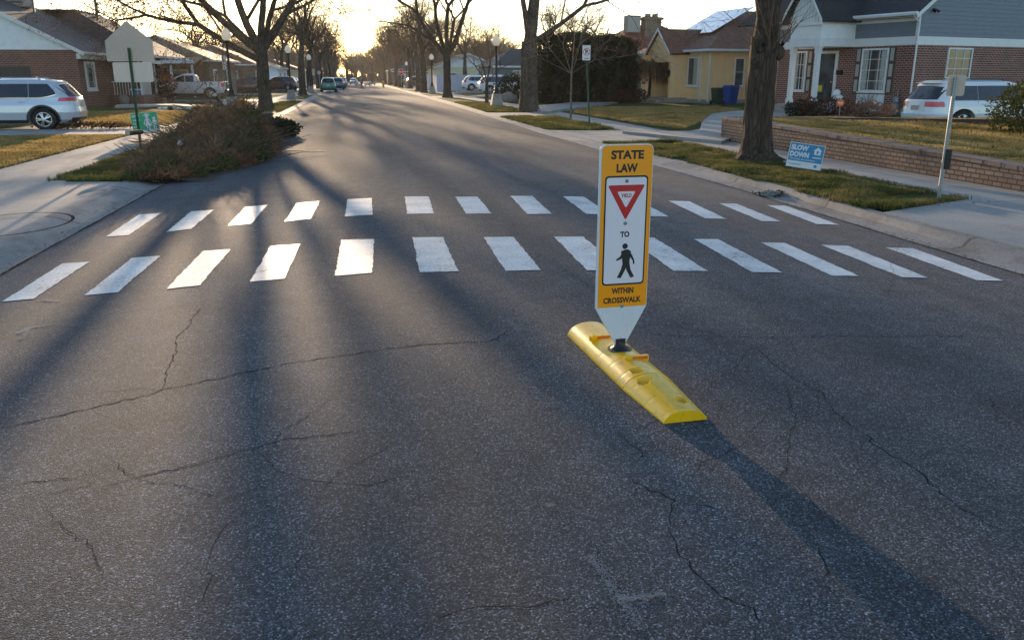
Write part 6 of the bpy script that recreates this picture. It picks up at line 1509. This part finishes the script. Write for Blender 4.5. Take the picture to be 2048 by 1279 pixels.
small_sign('sign_back', 'small round grey sign back glimpsed left of the green SUV', 'sign', 640, 179, 150, 141, .26, 'sign_back', 'galv', round_=True)
small_sign('dark_sign', 'dark square plate on a thin pole behind the second left tree trunk', 'sign', 608, 186, 149, 135, .28, 'sign_back', 'black_metal')
p = un(458, 215, 0); q = MB(); 
r, pl_, c = small_sign('notice_plate', 'narrow white plate standing beside the nearest left lamp pole', 'sign', 457, 214, 140, 112, .13, 'panel_white')
# yard signs
def yard_sign(label, px, py, z, w, h, rz, m, tilt=0):
    p = un(px, py, z); r = thing('yard_sign', label, 'yard sign', (p.x, p.y, z), rz)
    q = MB(); [q.tube([(x,.006,-.05),(x,.006,.16+h*.9)], .005, 5) for x in (-w*.3, w*.3)]; q.build('wire_stake', M['galv'], r)
    c, s_ = math.cos(tilt), math.sin(tilt); T = lambda x, zz, y=0: (x*c - zz*s_, y, .16 + x*s_ + zz*c)
    q = MB(); q.add([T(-w/2,0,-.004),T(w/2,0,-.004),T(w/2,h,-.004),T(-w/2,h,-.004),T(-w/2,0,.004),T(w/2,0,.004),T(w/2,h,.004),T(-w/2,h,.004)], [(0,1,2,3),(7,6,5,4),(0,4,5,1),(1,5,6,2),(2,6,7,3),(3,7,4,0)]); b = q.build('board', M['panel_white'], r)
    return r, b, T
r, b, T = yard_sign('blue and white SLOW DOWN yard sign tilted in the grass strip beside the near trunk', 1604, 354, -.11, .61, .44, R(-28), 'sign_blue', R(-7))
q = MB(); q.poly([T(-.295,.115,-.0050),T(.295,.115,-.0050),T(.295,.43,-.0050),T(-.295,.43,-.0050)]); q.build('blue_field', M['sign_blue'], b)
q = MB(); text_mb('SLOW', .095, .30, .05, q, lambda x, z: T(x, z, -.0058), -.125, .355); text_mb('DOWN', .095, .33, .05, q, lambda x, z: T(x, z, -.0058), -.112, .235); text_mb('Drive like you live here', .034, .44, .02, q, lambda x, z: T(x, z, -.0058), -.045, .150)
hx, hz = .19, .315; q.poly([T(x, z, -.0058) for x, z in ((hx-.055,hz-.05),(hx+.055,hz-.05),(hx+.055,hz+.02),(hx+.075,hz+.02),(hx,hz+.085),(hx-.075,hz+.02),(hx-.055,hz+.02))]); q.poly([T(x, z, -.0057) for x, z in ((.12,.20),(.27,.205),(.27,.222),(.12,.217))]); q.build('lettering', M['panel_white'], b)
q = MB(); q.poly([T(-.27,.05,-.0055),(T(-.05,.05,-.0055)),(T(-.05,.062,-.0055)),(T(-.27,.062,-.0055))]); q.poly([T(.20+.03*math.cos(R(60*k)), .06+.03*math.sin(R(60*k)), -.0055) for k in range(6)]); q.poly([T(hx+x, hz+z, -.0064) for x, z in ((-.018,-.03),(.018,-.03),(.018,.02),(-.018,.02))]); q.build('small_marks', M['sign_blue'], b)
r, b, T = yard_sign('green yard sign showing two white child figures behind the green sign post', 296, 280, -.03, .61, .50, R(12), 'sign_green', R(4))
r['label'] = 'green yard sign with two white child figures, behind the green sign post'
k = 1.12; r.scale = (k, k, k)
q = MB(); q.poly([T(-.30,.09,-.0050),T(.30,.09,-.0050),T(.30,.495,-.0050),T(-.30,.495,-.0050)]); q.build('green_field', M['sign_green'], b)
q = MB(); L2 = lambda x, z: T(x, z, -.0058)
def kid(cx, s, skirt):
    q.poly([L2(cx+.042*s*math.cos(R(30*k)), .375*s+.03+.042*s*math.sin(R(30*k))) for k in range(12)])
    if skirt: q.poly([L2(cx+x*s, z*s+.03) for x, z in ((-.03,.33),(.03,.33),(.035,.24),(.075,.15),(-.075,.15),(-.035,.24))]); q.poly([L2(cx+x*s, z*s+.03+.0) for x, z in ((-.09,.40),(.09,.40),(.05,.425),(.0,.46),(-.05,.425))])
    else: q.poly([L2(cx+x*s, z*s+.03) for x, z in ((-.04,.33),(.04,.33),(.045,.17),(-.045,.17))])
    for sg in (-1, 1):
        q.poly([L2(cx+x*s, z*s+.03) for x, z in ((sg*.012,.17),(sg*.04,.17),(sg*.04,.02),(sg*.014,.02))]); q.poly([L2(cx+x*s, z*s+.03) for x, z in ((sg*.03,.325),(sg*.05,.31),(sg*.10,.19),(sg*.08,.18))])
kid(.06, 1.0, True); kid(.215, .85, False); q.build('child_figures', M['panel_white'], b)
for w4 in (('SLOW', .055, .17, .04, -.19, .43), ('WATCH', .045, .16, .03, -.19, .33), ('FOR', .045, .10, .03, -.22, .25), ('KIDS', .045, .13, .03, -.205, .17)): text_mb(*w4[:4], None, L2, *w4[4:]).build('lettering', M['panel_white'], b)
# little orange alarm sign in the flower bed
p = un(1677, 240, .1); r = thing('alarm_sign', 'small orange octagonal garden sign on a stick before the brick house', 'sign', (p.x, p.y, 0), R(-20)); q = MB(); q.tube([(0,0,.0),(0,0,.62)], .012, 5); q.build('stake', M['galv'], r)
q = MB(); q.prism([(.15*math.cos(R(22.5+45*k)), .72+.15*math.sin(R(22.5+45*k))) for k in range(8)], -.016, -.002, 'y'); q.build('plate', M['orange_reflector'], r)
q = MB(); q.poly([(-.09,-.017,.72),(.09,-.017,.72),(.09,-.017,.75),(-.09,-.017,.75)]); q.poly([(-.07,-.017,.67),(.07,-.017,.67),(.07,-.017,.69),(-.07,-.017,.69)]); q.build('marks', M['panel_white'], r)

# ================================================================== SMALL THINGS
def bin_(label, px, py, z, m, s=1.0):
    p = un(px, py, z); r = thing('wheelie_bin', label, 'bin', (p.x, p.y, z), R(10), 'wheelie bins at the yellow house'); r.scale = (s,)*3
    q = MB(); q.add([(-.24,-.28,.05),(.24,-.28,.05),(.24,.28,.05),(-.24,.28,.05),(-.31,-.37,.98),(.31,-.37,.98),(.31,.37,.98),(-.31,.37,.98)], [(0,3,2,1),(4,5,6,7),(0,1,5,4),(1,2,6,5),(2,3,7,6),(3,0,4,7)]); q.build('bin_body', M[m], r, bevel=.03)
    q = MB(); q.box(-.34,.34,-.41,.39,.985,1.04); q.box(-.30,.30,-.34,.33,1.04,1.08); q.build('lid', M[m], r, bevel=.02)
    for sg in (-1, 1): q = MB(); q.lathe([(.12,-.03),(.12,.03)], 14, (sg*.30, .28, .12), 'x'); q.build('wheel', M['tyre'], r)
    q = MB(); q.tube([(-.25,.40,.93),(-.25,.46,.95),(.25,.46,.95),(.25,.40,.93)], .018, 6); q.build('handle', M[m], r)
bin_('dark green wheelie bin, the left one by the yellow wall', 1434, 209, 0, 'bin_green', .93); bin_('blue wheelie bin, the right one by the yellow wall', 1460, 210, 0, 'bin_blue', 1.08)
# white vinyl fence on the right
a = un(858, 178, -.03); VF = thing('vinyl_fence', 'white vinyl privacy fence running back from the second right-hand lamp', 'fence', (at_y(874, 150, 104).x, 104, -.05))
for i in range(4):
    q = MB(); q.box(i*2.4-.07, i*2.4+.07, -.07, .07, -.05, 1.98); q.box(i*2.4-.09, i*2.4+.09, -.09, .09, 1.98, 2.03); q.build('fence_post', M['vinyl'], VF)
for i in range(3):
    q = MB()
    for k in range(14): q.box(i*2.4+.075+k*.161, i*2.4+.075+k*.161+.155, -.02, .02, .05, 1.85)
    q.box(i*2.4+.071, i*2.4+2.329, -.04, .04, 1.851, 1.93); q.build('fence_panel', M['vinyl'], VF)
for j in range(6):
    q = MB(); y0 = .09 + j*2.4
    for k in range(14): q.box(-.02, .02, y0+.0+k*.161, y0+k*.161+.155, .05, 1.85)
    q.box(-.04,.04, y0, y0+2.3, 1.851, 1.93); q.build('fence_panel', M['vinyl'], VF)
F2 = thing('vinyl_fence', 'pale grey-blue fence beyond the far crossing at the right', 'fence', (9.6, 152, -.05)); q = MB(); q.box(0, 4.6, -.03, .03, 0, 1.85); q.build('fence_panel', M['vinyl'], F2); q = MB(); [q.box(x-.07,x+.07,-.06,.06,0,1.95) for x in (0,2.3,4.6)]; q.build('fence_posts', M['vinyl'], F2)
F3 = thing('dark_fence', 'long dark low fence beyond the far crossing, left of the stop sign', 'fence', (14.6, 150, -.05)); q = MB(); q.box(0, 12, -.05, .05, 0, 1.6); q.build('fence_panel', M['door_wood'], F3); q = MB(); q.box(0,12,-.08,.08,1.601,1.68); q.build('top_rail', M['dark_wood'], F3)
# hydrant
p = un(767, 175, -.05); r = thing('fire_hydrant', 'small yellow fire hydrant beyond the far crossing on the right', 'hydrant', (p.x, p.y, -.05)); r.scale = (1.5,)*3; q = MB(); q.lathe([(.16,0),(.16,.05),(.11,.07),(.11,.5),(.15,.52),(.14,.58),(.08,.70),(.03,.74)], 14); q.build('body', M['hydrant'], r, smooth=True); q = MB(); q.lathe([(.06,-.17),(.06,.17)], 10, (0,0,.40), 'x'); q.build('side_caps', M['hydrant'], r)
# cooler and planters on the left porch
o = Vector((C3.x, C3.y)); rl = R(-3)
def lh(x, y): return (C3.x + x*math.cos(rl) - y*math.sin(rl), C3.y + x*math.sin(rl) + y*math.cos(rl))
x, y = lh(1.55, 4.95); r = thing('cooler', 'blue cool box with a white lid on the left porch', 'cooler', (x, y, .53)); q = MB(); q.box(-.33,.33,-.2,.2,0,.32); q.build('body', M['cooler_blue'], r, bevel=.02); q = MB(); q.box(-.35,.35,-.22,.22,.321,.40); q.build('lid', M['white'], r, bevel=.02)
x, y = lh(1.5, 7.9); r = thing('porch_box', 'small dark box at the right end of the left porch', 'box', (x, y, .53)); q = MB(); q.box(-.2,.2,-.2,.2,0,.35); q.build('body', M['plastic_black'], r, bevel=.02); q = MB(); q.box(-.21,.21,-.21,.21,.351,.39); q.build('lid', M['dark_wood'], r)
x, y = lh(.9, 4.3); mb = MB(); mb.ball((0,0,.3), .36, 12, 8, 1, 1, .9); o_ = mb.build('boulder', M['rock'], smooth=True, uv=False); o_.location = (x, y, -.02); tag(o_, 'grey boulder at the corner of the left porch', 'boulder')
# white wrapped statue shapes beside the right porch, decorated chair
def bh(x, y): return (C.x + x*math.cos(RB) - y*math.sin(RB), C.y + x*math.sin(RB) + y*math.cos(RB))
x, y = bh(-1.2, px0-.45); r = thing('garden_statue', 'white seated lion-like garden statue by the right porch column', 'statue', (x, y, .15), RB); r.scale = (1.1,)*3; rg = random.Random(5)
q = MB(); q.ball((0,0,.32), .30, 14, 10, 1.1, .85, 1.05); q.ball((-.12,0,.68), .17, 12, 9, .95, .9, 1.0); q.ball((.25,0,.18), .22, 12, 8, 1.3, 1.0, .8); q.tube([(-.25,-.12,.35),(-.30,-.12,.02)], [.07,.06], 8); q.tube([(-.25,.12,.35),(-.30,.12,.02)], [.07,.06], 8); q.ball((-.27,0,.65), .07, 8, 6); q.build('body', M['white'], r, smooth='all', uv=False)
q = MB(); q.box(-.42,.5,-.3,.3,-.12,.01); q.build('pedestal', M['concrete'], r)
x, y = bh(-1.0, px1-.75); r = thing('porch_chair', 'dark porch chair with a green and yellow panel between the columns', 'chair', (x, y, .40), RB)
q = MB(); q.box(-.22,.22,-.24,.24,.40,.46); q.build('seat', M['bin_green'], r); q = MB(); q.box(.20,.25,-.24,.24,.461,.98); q.build('backrest', M['bin_green'], r); q = MB(); q.box(.15,.199,-.18,.18,.55,.85); q.build('cushion', M['hydrant'], r)
for a_ in (-.2,.2):
    for b_ in (-.22,.22): q = MB(); q.box(a_-.02,a_+.02,b_-.02,b_+.02,0,.399); q.build('leg', M['black_metal'], r)
# pebble edgings, stones
def pebbles(label, px, n, z, m, seed, s=.06):
    rg = random.Random(seed); mb = MB(); pts = [un(a, b, z) for a, b in px]
    for _ in range(n):
        i = rg.randrange(len(pts)-1); c = pts[i].lerp(pts[i+1], rg.random()); c += Vector((rg.gauss(0,.12), rg.gauss(0,.25), 0)); mb.ball((c.x, c.y, z+.02), s*rg.uniform(.5,1.3), 6, 4, 1.1, 1, .7, .15, rg)
    o = mb.build('edging_stones', M[m], uv=False); tag(o, label, 'stones', kind='stuff')
pebbles('line of white pebbles edging the lawn before the pickup', [(325,217),(380,218),(440,219),(500,224)], 260, .0, 'white', 1, .07)
pebbles('pale stones edging the lawn before the minivan', [(1905,252),(1950,258),(2000,262),(2040,272)], 200, .30, 'rock', 2, .05)
pebbles('pale gravel behind the brush pile at the foot of the big forked tree', [(500,226),(530,236),(540,246)], 160, -.04, 'rock', 3, .06)
mb = MB(); rg = random.Random(14)
for i in range(2600):
    p, nr = pile_fn(lambda k, x, y: -.6 < x < 1.2 and 3 < y < 8.5)(rg); d = Vector((rg.gauss(.15,.35), rg.gauss(-.7,.35), rg.uniform(-.5,.25))).normalized(); L = rg.uniform(.15,.5); w_ = rg.uniform(.003,.007)
    m_ = p + d*L*.5 + Vector((0,0,.05)); e = p + d*L + Vector((0,0,-.10)); sdv = d.cross(Vector((0,0,1))).normalized()*w_
    mb.add([p-sdv, p+sdv, m_+sdv, m_-sdv, e], [(0,1,2,3),(3,2,4)])
mb.build('straw', M['blade_straw'], BP, uv=False)
# broken kerb chunks and storm drain debris by the right gutter
p = un(1540, 391, -.23); rg = random.Random(8)
mb = MB(); mb.ball((0,0,.02), .13, 9, 6, 1.3, .8, .45, .2, rg); mb.ball((.14,.06,.02), .08, 8, 5, 1.2, 1, .4, .2, rg); o = mb.build('rubble', M['rock'], uv=False); o.location = p; tag(o, 'small heap of broken kerb and soil in the right gutter', 'rubble')
mb = MB(); leafcloud(mb, blob_fn((.15,0,.02), .45, .16, .05, 3, .4, .7, -.02), 500, .03, rg); o = mb.build('dirt_pile', M['dirt'], uv=False); o.location = p; tag(o, 'dark wet leaves trailing from the rubble in the right gutter', 'leaves', kind='stuff')
# brown leaf heap on the left driveway
p = un(170, 256, .0); mb = MB(); leafcloud(mb, blob_fn((0,0,.03), 1.6, .35, .12, 5, .4, .6, 0), 1600, .07, random.Random(3)); o = mb.build('leaf_heap', M['dead_leaf'], uv=False); o.location = (p.x+.3, p.y, .02); tag(o, 'low heap of brown leaves on the left driveway behind the silver SUV', 'leaves', kind='stuff')
# near left: round cracked utility cover in the concrete
p = un(22, 448, -.03); mb = MB(); n = 40
for i in range(n):
    a = 2*math.pi*i/n
    for rr in (.62, .66): mb.v.append((rr*math.cos(a)*1.0, rr*math.sin(a)*1.35, 0))
mb.f = [(2*i, 2*((i+1)%n), 2*((i+1)%n)+1, 2*i+1) for i in range(n)]; o = mb.build('concrete_joint', M['crack'], kind='structure'); o.location = (p.x, p.y, -.026)

# ================================================================== PEOPLE AND DOGS
def figure(label, loc, rz, joints, edges, radii, clothes, s=1.0, cat='person', name='person', skin='skin'):
    """one continuous skinned body, clothes as slightly larger skinned parts"""
    root = thing(name, label, cat, loc, rz); root.scale = (s,)*3
    def skinmesh(nm, js, es, rad, m, sub=1):
        idx = {k: i for i, k in enumerate(js)}; me = bpy.data.meshes.new(nm); me.from_pydata([joints[k] for k in js], [(idx[a], idx[b]) for a, b in es if a in idx and b in idx], [])
        o = bpy.data.objects.new(nm, me); COL.objects.link(o); md = o.modifiers.new('s', 'SKIN'); md.use_smooth_shade = True
        for i, k in enumerate(js): v = me.skin_vertices[0].data[i]; v.radius = (rad[k],)*2; v.use_root = (i == 0)
        sb = o.modifiers.new('u', 'SUBSURF'); sb.levels = sub; sb.render_levels = sub
        bpy.context.view_layer.update(); me2 = bpy.data.meshes.new_from_object(o.evaluated_get(bpy.context.evaluated_depsgraph_get())); o.modifiers.clear(); o.data = me2; me2.materials.clear(); me2.materials.append(M[m]); o.parent = root
    skinmesh('body', list(joints), edges, radii, skin, 2)
    for nm, js, grow_, m in clothes: skinmesh(nm, js, edges, {k: radii[k]*grow_ for k in js}, m, 2)
    return root
HJ = dict(pelvis=(0,0,.95), chest=(0,0,1.28), neck=(0,0,1.48), head0=(0,0,1.58), head=(.02,0,1.68), shl=(0,.18,1.40), shr=(0,-.18,1.40), ell=(-.08,.24,1.12), elr=(.10,-.24,1.12), hal=(.05,.26,.88), har=(.28,-.22,.98),
          hil=(0,.10,.90), hir=(0,-.10,.90), knl=(.16,.10,.50), knr=(-.06,-.10,.50), anl=(.14,.10,.08), anr=(-.32,-.10,.14), tol=(.30,.10,.03), tor=(-.18,-.10,.04))
HE = [('pelvis','chest'),('chest','neck'),('neck','head0'),('head0','head'),('chest','shl'),('chest','shr'),('shl','ell'),('ell','hal'),('shr','elr'),('elr','har'),('pelvis','hil'),('pelvis','hir'),('hil','knl'),('knl','anl'),('anl','tol'),('hir','knr'),('knr','anr'),('anr','tor')]
HR = dict(pelvis=.14, chest=.15, neck=.055, head0=.08, head=.10, shl=.07, shr=.07, ell=.045, elr=.045, hal=.035, har=.035, hil=.09, hir=.09, knl=.06, knr=.06, anl=.042, anr=.042, tol=.035, tor=.035)
TOP = ['pelvis','chest','shl','shr','ell','elr']; LEG = ['pelvis','hil','hir','knl','knr','anl','anr']; SH = None
p = un(724, 178.0, -.03)
figure('person in dark trousers and a dark green jacket walking dogs across the far street', (p.x, p.y, -.06), R(200), HJ, HE, HR, [('jacket', TOP, 1.22, 'cloth_green'), ('trousers', LEG, 1.12, 'cloth_dark')])
p = un(715, 174.5, -.03)
figure('person in a white top and red hat behind the dark-jacketed walker', (p.x-.2, p.y+3, -.06), R(160), HJ, HE, HR, [('jacket', TOP, 1.22, 'cloth_white'), ('trousers', LEG, 1.12, 'cloth_white'), ('hat', ['head0','head'], 1.12, 'cloth_red')])
DJ = dict(hips=(-.32,0,.50), belly=(0,0,.47), chest=(.30,0,.48), neck=(.45,0,.64), head=(.56,0,.74), muzzle=(.72,0,.69), earl=(.52,.06,.83), earr=(.52,-.06,.83), tail=(-.48,0,.56), tail2=(-.66,0,.66),
          fl=(.30,.10,.34), fl2=(.33,.10,.18), fl3=(.31,.10,.03), fr=(.30,-.10,.34), fr2=(.24,-.10,.18), fr3=(.28,-.10,.03), bl=(-.30,.10,.36), bl2=(-.40,.10,.20), bl3=(-.34,.10,.03), br=(-.30,-.10,.36), br2=(-.28,-.10,.20), br3=(-.22,-.10,.03))
DE = [('hips','belly'),('belly','chest'),('chest','neck'),('neck','head'),('head','muzzle'),('head','earl'),('head','earr'),('hips','tail'),('tail','tail2'),('chest','fl'),('fl','fl2'),('fl2','fl3'),('chest','fr'),('fr','fr2'),('fr2','fr3'),('hips','bl'),('bl','bl2'),('bl2','bl3'),('hips','br'),('br','br2'),('br2','br3')]
DR = dict(hips=.12, belly=.115, chest=.145, neck=.085, head=.09, muzzle=.04, earl=.022, earr=.022, tail=.03, tail2=.02, fl=.055, fl2=.035, fl3=.03, fr=.055, fr2=.035, fr3=.03, bl=.07, bl2=.035, bl3=.03, br=.07, br2=.035, br3=.03)
for i, (px, py, rz_, m, lab) in enumerate(((716, 176, 180, 'fur_white', 'pale dog just left of the walker in the green jacket'), (735, 175, 10, 'fur_white', 'pale dog just right of the walker in the green jacket'), (746, 173.5, 20, 'fur_white', 'pale dog farthest right of the walkers'))):
    p = un(px, py, -.05); figure(lab, (p.x, p.y, -.06), R(rz_), DJ, DE, DR, [], 1.15, 'dog', 'dog', m)

# ================================================================== AIR
hz = MB(); hz.box(-260, 260, -25, 440, -1.8, 26); ho = hz.build('haze', None, uv=False)
hm = bpy.data.materials.new('haze'); hm.use_nodes = True; hnt = hm.node_tree; hnt.nodes.remove(hnt.nodes['Principled BSDF'])
pv = hnt.nodes.new('ShaderNodeVolumePrincipled'); pv.inputs['Density'].default_value = .0002; pv.inputs['Color'].default_value = (.95,.93,.9,1); pv.inputs['Anisotropy'].default_value = .45
hnt.links.new(pv.outputs[0], hnt.nodes['Material Output'].inputs['Volume']); ho.data.materials.append(hm); tag(ho, 'thin golden evening haze filling the street', 'haze', kind='stuff')
